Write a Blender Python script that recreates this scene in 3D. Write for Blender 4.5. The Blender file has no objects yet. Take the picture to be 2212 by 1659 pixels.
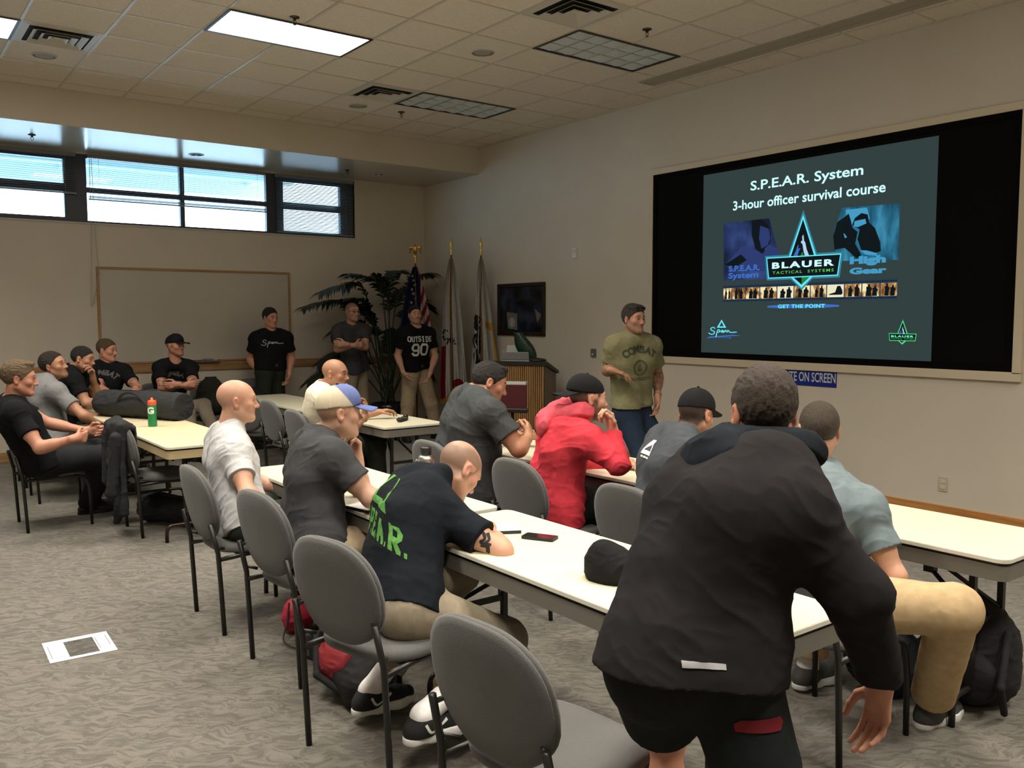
import bpy, bmesh, math, random
import numpy as np
from mathutils import Vector, Matrix
from mathutils.bvhtree import BVHTree
random.seed(7)
S = bpy.context.scene
COL = S.collection
H = 4.0058            # ceiling height
SOFZ = 3.6416         # underside of the soffit over the windows
T = 0.6096            # ceiling tile

# ------------------------------------------------------------------ camera
cd = bpy.data.cameras.new('camera'); cam = bpy.data.objects.new('camera', cd); COL.objects.link(cam)
cd.sensor_fit = 'HORIZONTAL'; cd.sensor_width = 36.0; cd.lens = 1870.66 * 36.0 / 2212.0
cd.clip_start = 0.05; cd.clip_end = 200
yaw, pit, rol = 0.6456, -0.077, -0.0021
fw = Vector((math.sin(yaw) * math.cos(pit), math.cos(yaw) * math.cos(pit), math.sin(pit)))
rt = Vector((math.cos(yaw), -math.sin(yaw), 0)); up = rt.cross(fw)
r2 = rt * math.cos(rol) + up * math.sin(rol); u2 = up * math.cos(rol) - rt * math.sin(rol)
M = Matrix((r2, u2, -fw)).transposed().to_4x4(); M.translation = Vector((-6.962, -11.467, 1.67))
cam.matrix_world = M
S.camera = cam

# ------------------------------------------------------------------ sky and exposure
W = bpy.data.worlds.new('sky'); S.world = W; W.use_nodes = True
W.node_tree.nodes['Background'].inputs['Color'].default_value = (0.60, 0.80, 1.0, 1)
W.node_tree.nodes['Background'].inputs['Strength'].default_value = 10.0
S.view_settings.view_transform = 'Standard'; S.view_settings.look = 'None'
S.view_settings.exposure = 0.0; S.view_settings.gamma = 1.0; S.view_settings.use_curve_mapping = False
LAMP_W = 46.0          # watts of one lit ceiling fixture
LAMP_COL = (1.0, 0.92, 0.79)

# ------------------------------------------------------------------ materials
_m = {}
def mat(name, col=(.5, .5, .5), rough=.6, metal=0.0, spec=.4, var=0.0, vscale=8.0, bump=0.0, bscale=60.0, sheen=0.0, emit=None, estr=1.0, coat=0.0):
    if name in _m: return _m[name]
    m = bpy.data.materials.new(name); m.use_nodes = True; nt = m.node_tree; b = nt.nodes['Principled BSDF']
    b.inputs['Base Color'].default_value = (*col, 1); b.inputs['Roughness'].default_value = rough
    b.inputs['Metallic'].default_value = metal; b.inputs['Specular IOR Level'].default_value = spec
    b.inputs['Sheen Weight'].default_value = sheen; b.inputs['Coat Weight'].default_value = coat
    if emit: b.inputs['Emission Color'].default_value = (*emit, 1); b.inputs['Emission Strength'].default_value = estr
    if var or bump: tc = nt.nodes.new('ShaderNodeTexCoord')
    if var:
        n = nt.nodes.new('ShaderNodeTexNoise'); n.inputs['Scale'].default_value = vscale; n.inputs['Detail'].default_value = 5
        nt.links.new(tc.outputs['Object'], n.inputs['Vector'])
        r = nt.nodes.new('ShaderNodeValToRGB'); r.color_ramp.elements[0].position = .3; r.color_ramp.elements[1].position = .7
        r.color_ramp.elements[0].color = tuple(c * (1 - var) for c in col) + (1,); r.color_ramp.elements[1].color = tuple(min(1, c * (1 + var)) for c in col) + (1,)
        nt.links.new(n.outputs['Fac'], r.inputs['Fac']); nt.links.new(r.outputs['Color'], b.inputs['Base Color'])
    if bump:
        n2 = nt.nodes.new('ShaderNodeTexNoise'); n2.inputs['Scale'].default_value = bscale; n2.inputs['Detail'].default_value = 3
        nt.links.new(tc.outputs['Object'], n2.inputs['Vector'])
        bp = nt.nodes.new('ShaderNodeBump'); bp.inputs['Strength'].default_value = bump; bp.inputs['Distance'].default_value = .01
        nt.links.new(n2.outputs['Fac'], bp.inputs['Height']); nt.links.new(bp.outputs['Normal'], b.inputs['Normal'])
    _m[name] = m; return m
def glow(name, col, s):
    if name in _m: return _m[name]
    m = bpy.data.materials.new(name); m.use_nodes = True; nt = m.node_tree; nt.nodes.remove(nt.nodes['Principled BSDF'])
    e = nt.nodes.new('ShaderNodeEmission'); e.inputs['Color'].default_value = (*col, 1); e.inputs['Strength'].default_value = s
    nt.links.new(e.outputs[0], nt.nodes['Material Output'].inputs['Surface']); _m[name] = m; return m
def wood(name, c1, c2, axis=0, scale=3.0, rough=.45):
    if name in _m: return _m[name]
    m = mat(name, c1, rough); nt = m.node_tree; b = nt.nodes['Principled BSDF']
    tc = nt.nodes.new('ShaderNodeTexCoord'); mp = nt.nodes.new('ShaderNodeMapping')
    sc = [14, 14, 14]; sc[axis] = 1.0; mp.inputs['Scale'].default_value = sc
    n = nt.nodes.new('ShaderNodeTexNoise'); n.inputs['Scale'].default_value = scale; n.inputs['Detail'].default_value = 6; n.inputs['Distortion'].default_value = .6
    r = nt.nodes.new('ShaderNodeValToRGB'); r.color_ramp.elements[0].position = .35; r.color_ramp.elements[1].position = .68
    r.color_ramp.elements[0].color = (*c1, 1); r.color_ramp.elements[1].color = (*c2, 1)
    nt.links.new(tc.outputs['Object'], mp.inputs['Vector']); nt.links.new(mp.outputs[0], n.inputs['Vector'])
    nt.links.new(n.outputs['Fac'], r.inputs['Fac']); nt.links.new(r.outputs[0], b.inputs['Base Color']); return m

# ------------------------------------------------------------------ mesh helpers
def link(name, me, parent=None):
    o = bpy.data.objects.new(name, me); COL.objects.link(o)
    if parent is not None: o.parent = parent
    return o
def tag(o, label=None, cat=None, group=None, kind=None):
    if label: o['label'] = label
    if cat: o['category'] = cat
    if group: o['group'] = group
    if kind: o['kind'] = kind
    return o
def thing(name, label, cat, loc=(0, 0, 0), rz=0.0, group=None, kind=None):
    o = bpy.data.objects.new(name, None); COL.objects.link(o); o.empty_display_size = .1
    o.location = loc; o.rotation_euler = (0, 0, rz); return tag(o, label, cat, group, kind)
def dup(root, loc, rz, label=None, group=None):
    r = root.copy(); COL.objects.link(r); r.location = loc; r.rotation_euler = (0, 0, rz)
    if label: r['label'] = label
    if group: r['group'] = group
    for ch in list(root.children):
        c = ch.copy(); COL.objects.link(c); c.parent = r
        for g in ch.children:
            d = g.copy(); COL.objects.link(d); d.parent = c
    return r
class MB:
    """collects shapes and links them as one mesh object"""
    def __init__(s): s.bm = bmesh.new()
    def vf(s, V, F, mi=0, smooth=False):
        vs = [s.bm.verts.new(v) for v in V]
        for f in F:
            try:
                q = s.bm.faces.new([vs[i] for i in f]); q.material_index = mi; q.smooth = smooth
            except ValueError: pass
        return vs
    def box(s, a, b, mi=0, bev=0.0, rot=None, at=None):
        x0, y0, z0 = a; x1, y1, z1 = b
        t = bmesh.new()
        V = [(x0, y0, z0), (x1, y0, z0), (x1, y1, z0), (x0, y1, z0), (x0, y0, z1), (x1, y0, z1), (x1, y1, z1), (x0, y1, z1)]
        vs = [t.verts.new(v) for v in V]
        for f in ((3, 2, 1, 0), (4, 5, 6, 7), (0, 1, 5, 4), (1, 2, 6, 5), (2, 3, 7, 6), (3, 0, 4, 7)): t.faces.new([vs[i] for i in f])
        if bev: bmesh.ops.bevel(t, geom=list(t.edges), offset=bev, segments=2, affect='EDGES', profile=.5)
        if rot is not None:
            c = Vector(at if at is not None else ((x0 + x1) / 2, (y0 + y1) / 2, (z0 + z1) / 2))
            for v in t.verts: v.co = rot @ (v.co - c) + c
        t.verts.index_update()
        s.vf([v.co.copy() for v in t.verts], [[v.index for v in f.verts] for f in t.faces], mi); t.free(); return s
    def tube(s, pts, r, seg=10, mi=0, cap=True):
        P = [Vector(p) for p in pts]; n = len(P); R = r if isinstance(r, (list, tuple)) else [r] * n
        prev = None; rings = []; V = []; F = []
        for i in range(n):
            d = (P[min(i + 1, n - 1)] - P[max(i - 1, 0)]).normalized()
            if prev is None:
                a = Vector((0, 0, 1)) if abs(d.z) < .9 else Vector((1, 0, 0)); u = d.cross(a).normalized()
            else: u = (prev - d * prev.dot(d)).normalized()
            prev = u; w = d.cross(u)
            rings.append(len(V))
            for k in range(seg):
                an = 2 * math.pi * k / seg; V.append(P[i] + (u * math.cos(an) + w * math.sin(an)) * R[i])
        for i in range(n - 1):
            for k in range(seg):
                k2 = (k + 1) % seg; F.append((rings[i] + k, rings[i] + k2, rings[i + 1] + k2, rings[i + 1] + k))
        if cap: F.append(tuple(range(seg - 1, -1, -1))); F.append(tuple(rings[-1] + k for k in range(seg)))
        s.vf(V, F, mi, True); return s
    def lathe(s, prof, seg=24, c=(0, 0, 0), mi=0, cap=True, smooth=True):
        V = []; F = []; n = len(prof)
        for (r, z) in prof:
            for k in range(seg):
                a = 2 * math.pi * k / seg; V.append((c[0] + r * math.cos(a), c[1] + r * math.sin(a), c[2] + z))
        for i in range(n - 1):
            for k in range(seg):
                k2 = (k + 1) % seg; F.append((i * seg + k, i * seg + k2, (i + 1) * seg + k2, (i + 1) * seg + k))
        if cap: F.append(tuple(range(seg - 1, -1, -1))); F.append(tuple((n - 1) * seg + k for k in range(seg)))
        s.vf(V, F, mi, smooth); return s
    def prism(s, pts, off, mi=0):
        """flat polygon pts (3D) extruded by off"""
        n = len(pts); o = Vector(off); V = [Vector(p) for p in pts] + [Vector(p) + o for p in pts]
        F = [tuple(range(n - 1, -1, -1)), tuple(range(n, 2 * n))] + [(i, (i + 1) % n, n + (i + 1) % n, n + i) for i in range(n)]
        s.vf(V, F, mi); return s
    def build(s, name, mats, parent=None, smooth_angle=None):
        bmesh.ops.recalc_face_normals(s.bm, faces=s.bm.faces)
        me = bpy.data.meshes.new(name); s.bm.to_mesh(me); s.bm.free()
        for m in (mats if isinstance(mats, (list, tuple)) else [mats]): me.materials.append(m)
        return link(name, me, parent)
def struct(o): o['kind'] = 'structure'; return o
def rrect(x0, y0, x1, y1, r, n=5):
    P = []
    for cx, cy, a0 in ((x1 - r, y1 - r, 0), (x0 + r, y1 - r, 90), (x0 + r, y0 + r, 180), (x1 - r, y0 + r, 270)):
        for k in range(n + 1):
            a = math.radians(a0 + 90 * k / n); P.append((cx + r * math.cos(a), cy + r * math.sin(a)))
    return P
def arc_path(P, r=.05, n=5):
    """polyline with rounded corners"""
    P = [Vector(p) for p in P]; out = [P[0]]
    for i in range(1, len(P) - 1):
        a = (P[i - 1] - P[i]); b = (P[i + 1] - P[i]); q = min(r, a.length * .45, b.length * .45)
        p0 = P[i] + a.normalized() * q; p1 = P[i] + b.normalized() * q
        for k in range(n + 1):
            t = k / n; out.append(p0.lerp(P[i], t).lerp(P[i].lerp(p1, t), t))
    out.append(P[-1]); return out
def text2d(txt, size, bold=0.0, spacing=1.0, align='CENTER'):
    c = bpy.data.curves.new('t', 'FONT'); c.body = txt; c.size = size; c.align_x = align; c.offset = bold; c.space_character = spacing; c.resolution_u = 3
    o = bpy.data.objects.new('t', c); COL.objects.link(o)
    me = bpy.data.meshes.new_from_object(o.evaluated_get(bpy.context.evaluated_depsgraph_get()))
    V = [(v.co.x, v.co.y) for v in me.vertices]; F = [tuple(p.vertices) for p in me.polygons]
    bpy.data.objects.remove(o); bpy.data.curves.remove(c); bpy.data.meshes.remove(me); return V, F
def stroke2d(lines, w):
    """list of polylines -> thick flat strokes (V, F)"""
    V = []; F = []
    for L in lines:
        n = len(L); b = len(V)
        for i in range(n):
            d = Vector(L[min(i + 1, n - 1)]) - Vector(L[max(i - 1, 0)]); d = d.normalized() if d.length else Vector((1, 0)); p = Vector((-d.y, d.x)) * w / 2
            V += [(L[i][0] + p.x, L[i][1] + p.y), (L[i][0] - p.x, L[i][1] - p.y)]
        F += [(b + 2 * i, b + 2 * i + 1, b + 2 * i + 3, b + 2 * i + 2) for i in range(n - 1)]
    return V, F
def bez(P, n=14):
    """smooth curve through the points"""
    P = [Vector(p) for p in P]; out = []
    for i in range(len(P) - 1):
        p0, p1, p2, p3 = P[max(i - 1, 0)], P[i], P[i + 1], P[min(i + 2, len(P) - 1)]
        for k in range(n):
            t = k / n; out.append(.5 * ((2 * p1) + (p2 - p0) * t + (2 * p0 - 5 * p1 + 4 * p2 - p3) * t * t + (3 * p1 - p0 - 3 * p2 + p3) * t ** 3))
    return out + [P[-1]]
# ================================================================== the room
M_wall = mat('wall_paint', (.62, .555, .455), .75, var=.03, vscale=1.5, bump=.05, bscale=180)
M_ceil = mat('ceiling_tile', (.72, .645, .54), .9, var=.06, vscale=40, bump=.15, bscale=120)
M_grid = mat('ceiling_bar_paint', (.56, .51, .43), .35, spec=.5)
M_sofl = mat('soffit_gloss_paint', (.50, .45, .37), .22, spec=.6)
M_oak = wood('orange_oak', (.42, .17, .045), (.60, .29, .09), axis=1)
M_oakx = wood('honey_oak', (.30, .16, .06), (.42, .25, .11), axis=0)
M_black = mat('black_metal', (.012, .011, .010), .38, spec=.5)
M_alu = mat('window_metal', (.055, .06, .07), .4, metal=.3)
def carpet():
    m = mat('carpet', (.2, .18, .15), .95, sheen=.2); nt = m.node_tree; b = nt.nodes['Principled BSDF']
    tc = nt.nodes.new('ShaderNodeTexCoord')
    mp = nt.nodes.new('ShaderNodeMapping'); mp.inputs['Rotation'].default_value = (0, 0, math.radians(37))
    n1 = nt.nodes.new('ShaderNodeTexNoise'); n1.inputs['Scale'].default_value = 6.5; n1.inputs['Detail'].default_value = 1
    mx = nt.nodes.new('ShaderNodeVectorMath'); mx.operation = 'MULTIPLY_ADD'; mx.inputs[1].default_value = (.16, .16, 0)
    m2 = nt.nodes.new('ShaderNodeMapping'); m2.inputs['Scale'].default_value = (13, 36, 1)
    w = nt.nodes.new('ShaderNodeTexNoise'); w.inputs['Scale'].default_value = 1.0; w.inputs['Detail'].default_value = 2.5; w.inputs['Distortion'].default_value = 1.1
    r = nt.nodes.new('ShaderNodeValToRGB'); E = r.color_ramp.elements
    E[0].position = .40; E[0].color = (.098, .090, .074, 1); E[1].position = .58; E[1].color = (.165, .152, .127, 1)
    n2 = nt.nodes.new('ShaderNodeTexNoise'); n2.inputs['Scale'].default_value = 260; n2.inputs['Detail'].default_value = 2
    r2_ = nt.nodes.new('ShaderNodeValToRGB'); r2_.color_ramp.elements[0].color = (.72, .72, .72, 1); r2_.color_ramp.elements[1].color = (1.2, 1.2, 1.2, 1); r2_.color_ramp.elements[0].position = .35; r2_.color_ramp.elements[1].position = .65
    mm = nt.nodes.new('ShaderNodeMix'); mm.data_type = 'RGBA'; mm.blend_type = 'MULTIPLY'; mm.inputs[0].default_value = 1.0
    L = nt.links.new
    L(tc.outputs['Object'], mp.inputs['Vector']); L(mp.outputs[0], n1.inputs['Vector']); L(n1.outputs['Color'], mx.inputs[0]); L(mp.outputs[0], mx.inputs[2]); L(mx.outputs[0], m2.inputs['Vector']); L(m2.outputs[0], w.inputs['Vector'])
    L(w.outputs['Fac'], r.inputs['Fac']); L(tc.outputs['Object'], n2.inputs['Vector']); L(n2.outputs['Fac'], r2_.inputs['Fac'])
    L(r.outputs[0], mm.inputs[6]); L(r2_.outputs[0], mm.inputs[7]); L(mm.outputs[2], b.inputs['Base Color'])
    bp = nt.nodes.new('ShaderNodeBump'); bp.inputs['Strength'].default_value = .4; bp.inputs['Distance'].default_value = .004
    L(n2.outputs['Fac'], bp.inputs['Height']); L(bp.outputs[0], b.inputs['Normal']); return m
XL, YF = -9.6, -14.2
struct(MB().box((XL - .2, YF - .2, -.1), (.2, .2, 0)).build('floor', carpet()))
struct(MB().box((XL - .2, YF - .2, H), (.2, .2, H + .12)).build('ceiling', M_ceil))
# window wall with one long opening for the window strip
WZ0, WZ1, WX0, WX1 = 2.815, 3.622, -8.4, -1.165
b = MB(); b.box((XL, 0, 0), (0, .2, WZ0)); b.box((XL, 0, WZ1), (0, .2, H)); b.box((XL, 0, WZ0), (WX0, .2, WZ1)); b.box((WX1, 0, WZ0), (0, .2, WZ1))
struct(b.build('wall_back', M_wall))
struct(MB().box((0, YF, 0), (.2, .2, H)).build('wall_right', M_wall))
struct(MB().box((XL - .2, YF, 0), (XL, .2, H)).build('wall_left', M_wall))
struct(MB().box((XL, YF - .2, 0), (0, YF, H)).build('wall_front', M_wall))
# dropped soffit above the windows: face and glossy underside
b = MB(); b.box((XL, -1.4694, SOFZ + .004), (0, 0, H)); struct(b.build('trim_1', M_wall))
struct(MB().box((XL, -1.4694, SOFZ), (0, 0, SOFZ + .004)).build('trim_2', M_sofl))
# ceiling bars
b = MB()
for k in range(-8, 9):
    x = -5.2166 + k * T
    if XL < x < -.05: b.box((x - .012, YF, H - .006), (x + .012, -1.47, H + .001))
for k in range(-11, 11):
    y = -7.844 + k * T
    if YF < y < -1.5: b.box((XL, y - .009, H - .004), (0, y + .009, H + .001))
b.box((-.02, YF, H - .012), (0, -1.47, H)); b.box((XL, -1.49, H - .012), (0, -1.4694, H))
struct(b.build('trim_3', M_grid))
struct(MB().box((-.014, YF, 0), (0, 0, .14), bev=.004).build('baseboard_right', M_oak))
struct(MB().box((XL, -.014, 0), (0, 0, .12), bev=.004).build('baseboard_back', M_oakx))
b = MB(); b.box((XL, -.024, .985), (0, 0, 1.075), bev=.006); b.box((XL, -.014, 1.075), (0, 0, 1.095)); struct(b.build('trim_4', M_oakx))
# slot diffuser along the screen wall ceiling
M_vent = mat('vent_white', (.55, .52, .46), .4); M_dark = mat('vent_dark', (.012, .011, .010), .8); M_slot = mat('slot_paint', (.36, .32, .25), .5)
t = thing('slot_diffuser', 'long narrow air slot in the ceiling along the screen wall', 'air vent', (0, 0, 0))
b = MB(); b.box((-.64, -8.35, H - .014), (-.585, -5.2, H + .002)); b.box((-.50, -8.35, H - .014), (-.43, -5.2, H + .002)); b.box((-.64, -5.2, H - .014), (-.43, -5.185, H + .002)); b.build('frame', M_slot, t)
MB().box((-.585, -8.35, H - .008), (-.575, -5.2, H + .001)).build('slot', M_dark, t)
MB().box((-.575, -8.35, H - .010), (-.50, -5.2, H + .001)).build('blade', M_slot, t)

# ------------------------------------------------------------------ windows
M_glass = bpy.data.materials.new('window_glass'); M_glass.use_nodes = True
nt = M_glass.node_tree; nt.nodes.remove(nt.nodes['Principled BSDF'])
tr = nt.nodes.new('ShaderNodeBsdfTransparent'); tr.inputs[0].default_value = (.86, .93, .95, 1); gl = nt.nodes.new('ShaderNodeBsdfGlossy'); gl.inputs['Roughness'].default_value = .02
mx = nt.nodes.new('ShaderNodeMixShader'); mx.inputs[0].default_value = .06
nt.links.new(tr.outputs[0], mx.inputs[1]); nt.links.new(gl.outputs[0], mx.inputs[2]); nt.links.new(mx.outputs[0], nt.nodes['Material Output'].inputs['Surface'])
M_blind = mat('blind_slat', (.20, .24, .28), .4, spec=.5)
M_cord = mat('blind_cord', (.45, .42, .36), .8)
def window(n, x0, x1, panes, fr):
    """panes: list of (xa, xb, za, zb) glass openings"""
    w = bpy.data.objects.new('window_%d' % n, None); COL.objects.link(w); w.location = (x0, .06, WZ0); struct(w)
    bm = MB(); xs = sorted({x0, x1} | {p[0] for p in panes} | {p[1] for p in panes})
    # vertical members: everything between panes
    cols = sorted({(p[0], p[1]) for p in panes}); prev = x0
    for a, c in cols:
        bm.box((prev, .03, WZ0), (a, .10, WZ1)); prev = c
        rows = sorted([(p[2], p[3]) for p in panes if p[0] == a]); pz = WZ0
        for za, zb in rows: bm.box((a, .03, pz), (c, .10, za)); pz = zb
        bm.box((a, .03, pz), (c, .10, WZ1))
    bm.box((prev, .03, WZ0), (x1, .10, WZ1))
    o = bm.build('window_frame', M_alu, w); o.matrix_parent_inverse = Matrix.Translation((-x0, -.06, -WZ0))
    for p in panes:
        g = MB().box((p[0], .062, p[2]), (p[1], .068, p[3])).build('glass_pane', M_glass, w); g.matrix_parent_inverse = Matrix.Translation((-x0, -.06, -WZ0))
ZT0, ZT1 = 3.165, 3.262
window(1, -8.4, -4.765, [(-6.75, -4.937, 2.868, ZT0), (-6.75, -4.937, ZT1, 3.545), (-8.3, -6.85, 2.868, ZT0), (-8.3, -6.85, ZT1, 3.545)], 0)
window(2, -4.765, -2.39, [(-4.690, -3.60, 2.84, ZT0 + .01), (-4.690, -3.60, ZT1 - .025, 3.578), (-3.545, -2.463, 2.84, ZT0 + .01), (-3.545, -2.463, ZT1 - .025, 3.578)], 0)
window(3, -2.39, -1.165, [(-2.222, -1.372, 2.87, ZT0 - .005), (-2.222, -1.372, ZT1 - .004, 3.533)], 0)
b = MB(); b.box((WX0, -.012, WZ0 - .02), (WX1 + .012, .03, WZ0)); b.box((WX1, -.004, WZ0), (WX1 + .012, .03, WZ1)); struct(b.build('trim_5', mat('sill_paint', (.5, .48, .44), .5)))
def blind(x0, x1, zbot, tilt, label, nstack=0, gap=.0235):
    t = thing('venetian_blind', label, 'blind', ((x0 + x1) / 2, .0, 3.6), group=None); off = Matrix.Translation((-(x0 + x1) / 2, 0, -3.6))
    def ad(bm, nm, m):
        o = bm.build(nm, m, t); o.matrix_parent_inverse = off; return o
    ad(MB().box((x0, -.03, 3.578), (x1, .012, 3.618)), 'headrail', M_blind)
    bm = MB(); z = 3.565; c, s_ = math.cos(tilt) * .0125, math.sin(tilt) * .0125; zs = []
    while z > zbot + nstack * .004 + .02: zs.append(z); z -= gap
    for z in zs: bm.box((x0 + .005, -.008 - .0125, z - .0004), (x1 - .005, -.008 + .0125, z + .0004), rot=Matrix.Rotation(tilt, 3, 'X'))
    for k in range(nstack):
        z = zbot + .022 + k * .004; bm.box((x0 + .005, -.0205, z - .0005), (x1 - .005, .0045, z + .0005))
    ad(bm, 'slats', M_blind)
    ad(MB().box((x0, -.022, zbot), (x1, .006, zbot + .016)), 'bottom_rail', M_blind)
    bm = MB(); n = max(2, int((x1 - x0) / .6))
    for k in range(n):
        x = x0 + .12 + (x1 - x0 - .24) * k / (n - 1); bm.tube([(x, -.022, zbot), (x, -.022, 3.59)], .0016, 5)
    ad(bm, 'ladder_cords', M_cord); return t, ad
blind(-8.35, -4.81, 3.14, .25, 'grey venetian blind on the leftmost high window', 0)
t, ad = blind(-4.68, -2.48, 3.085, .25, 'grey venetian blind drawn half up on the middle high window', 8)
ad(MB().tube([(-4.66, -.03, 3.57), (-4.67, -.03, 2.6), (-4.70, -.03, 1.83), (-4.69, -.03, 1.80)], .003, 6).tube([(-4.64, -.03, 3.57), (-4.62, -.03, 2.5), (-4.60, -.03, 2.2), (-4.68, -.03, 1.83)], .003, 6), 'pull_cord', M_cord)
blind(-2.34, -1.19, 2.83, .62, 'grey venetian blind fully lowered on the narrow right window', 0, .0215)
# outside: paved ground and the eave the windows look up at
struct(MB().box((-16, .2, -.25), (6, 14, -.15)).build('exterior_ground', mat('concrete_outside', (.55, .55, .53), .9)))
t = bpy.data.objects.new('exterior_eave', None); COL.objects.link(t); struct(t)
M_eave = mat('eave_paint', (.42, .55, .62), .7); M_eav2 = mat('eave_fascia', (.62, .75, .78), .7)
b = MB(); b.box((-16, .2, 4.02), (-1.0, 3.4, 4.10)); b.box((-16, 1.4, 3.90), (-1.0, 1.62, 4.02)); b.box((-16, 2.5, 3.90), (-1.0, 2.72, 4.02)); b.build('eave_boards', M_eave, t)
b = MB(); b.box((-16, 3.4, 3.74), (-.85, 3.52, 4.14)); b.build('fascia', M_eav2, t)
b = MB()
for x in (-13.1, -10.2, -7.3, -4.4, -1.5): b.box((x, .2, 3.94), (x + .12, 3.4, 4.02))
b.build('rafters', M_eav2, t)

# ------------------------------------------------------------------ ceiling fixtures
M_lit = glow('lit_diffuser', (1.0, .95, .86), 9.0)
M_off = mat('unlit_diffuser', (.34, .37, .38), .25, spec=.6)  # base colour raised and blued to stand in for reflected window light
M_off2 = mat('unlit_diffuser_cells', (.55, .60, .63), .3, spec=.6)  # cells paler still, window reflection put into their colour
def troffer(x0, y0, lit, label, cells=None):
    x1, y1 = x0 + 2 * T, y0 + T; cx, cy = (x0 + x1) / 2, (y0 + y1) / 2
    t = thing('ceiling_light', label, 'ceiling light', (cx, cy, H), group='recessed ceiling lights'); off = Matrix.Translation((-cx, -cy, -H))
    b = MB(); w = .024
    for a, c in (((x0, y0, H - .012), (x1, y0 + w, H + .0)), ((x0, y1 - w, H - .012), (x1, y1, H)), ((x0, y0 + w, H - .012), (x0 + w, y1 - w, H)), ((x1 - w, y0 + w, H - .012), (x1, y1 - w, H))): b.box(a, c)
    o = b.build('frame', M_black, t); o.matrix_parent_inverse = off
    if lit:
        o = MB().box((x0 + w, y0 + w, H - .006), (x1 - w, y1 - w, H - .001)).build('diffuser', M_lit, t); o.matrix_parent_inverse = off
        l = bpy.data.lights.new('lamp', 'AREA'); l.shape = 'RECTANGLE'; l.size = 1.15; l.size_y = .54; l.energy = LAMP_W; l.color = LAMP_COL; l.spread = math.radians(122)
        lo = bpy.data.objects.new('lamp', l); COL.objects.link(lo); lo.parent = t; lo.location = (0, 0, -.02); lo.visible_camera = False
    else:
        b = MB(); b.box((x0 + w, y0 + w, H - .002), (x1 - w, y1 - w, H - .001))
        nx, ny = 6, 3; dx, dy = (x1 - x0 - 2 * w) / nx, (y1 - y0 - 2 * w) / ny
        for i in range(nx):
            for j in range(ny):
                ax, ay = x0 + w + i * dx, y0 + w + j * dy; V = []; F = []
                g = 5
                for p in range(g):
                    for q in range(g):
                        u, v = p / (g - 1), q / (g - 1); V.append((ax + .01 + (dx - .02) * u, ay + .01 + (dy - .02) * v, H - .003 - .03 * math.sin(math.pi * u) * math.sin(math.pi * v)))
                for p in range(g - 1):
                    for q in range(g - 1): F.append((p * g + q, p * g + q + 1, (p + 1) * g + q + 1, (p + 1) * g + q))
                b.vf(V, F, 1, True)
        o = b.build('diffuser', [M_off, M_off2], t); o.matrix_parent_inverse = off
    return t
gx = lambda k: -5.2166 + k * T
gy = lambda k: -7.844 + k * T
troffer(gx(1), gy(5), True, 'brightly lit rectangular ceiling light in the middle of the ceiling')
troffer(gx(-3), gy(7), True, 'lit ceiling light cut off by the left edge of the photo')
troffer(gx(5), gy(3), False, 'switched-off ceiling light beside the slot over the screen end')
troffer(gx(5), gy(7), False, 'switched-off ceiling light farthest back, near the corner')
for kx, ky in ((5, -6), (1, 1), (1, -3), (1, -7), (-3, 3), (-3, -1), (-3, -5)):
    troffer(gx(kx), gy(ky), True, 'lit ceiling light over the rear of the room, out of the photo')
def ceil_vent(x0, y0, label):
    cx, cy = x0 + T / 2, y0 + T / 2
    t = thing('ceiling_vent', label, 'air vent', (cx, cy, H), group='square ceiling air vents')
    b = MB(); h = T / 2 - .012
    def ring(b, a, c, za, zc):
        V = []; F = []
        for r_, z in ((a, za), (c, zc)):
            V += [(-r_, -r_, z), (r_, -r_, z), (r_, r_, z), (-r_, r_, z)]
        for k in range(4): F.append((k, (k + 1) % 4, 4 + (k + 1) % 4, 4 + k))
        b.vf(V, F)
    ring(b, h, .235, -.004, -.010); ring(b, h, h, -.004, .0); b.build('frame', M_vent, t)
    MB().box((-.24, -.24, -.002), (.24, .24, -.001)).build('duct', M_dark, t)
    for a, c in ((.205, .165), (.135, .10), (.075, .03)):
        b = MB(); ring(b, a, c, -.03, -.004); ring(b, a, a, -.03, -.027); b.build('louver', M_vent, t)
    MB().box((-.03, -.03, -.012), (.03, .03, -.004)).build('center_plate', M_vent, t)
ceil_vent(gx(-1), gy(7), 'square ceiling air vent beside the lit light at left')
ceil_vent(gx(4), gy(7), 'square ceiling air vent beside the farthest switched-off light')
ceil_vent(gx(4), gy(2), 'square ceiling air vent cut by the top edge of the photo')
M_grille = mat('speaker_grille', (.36, .34, .29), .6, bump=.3, bscale=600)
def ceil_speaker(x, y, z, r, label, grp):
    t = thing('ceiling_speaker', label, 'ceiling speaker', (x, y, z), group=grp)
    MB().lathe([(r, 0), (r, -.006), (r * .9, -.009), (r * .9, -.004)], 32, cap=False).build('rim', M_vent, t)
    MB().lathe([(r * .9, -.003), (r * .6, -.006), (.005, -.008)], 32).build('grille', M_grille, t)
for x, y, l in ((-5.52, -2.63, 'round ceiling speaker below the vent at far left'), (-2.43, -2.63, 'round ceiling speaker beside the vent nearest the soffit'), (-2.43, -5.03, 'round ceiling speaker in mid ceiling between two switched-off lights')):
    ceil_speaker(x, y, H, .105, l, 'round ceiling speakers')
M_brz = mat('sprinkler_bronze', (.10, .075, .045), .35, metal=.9)
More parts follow.
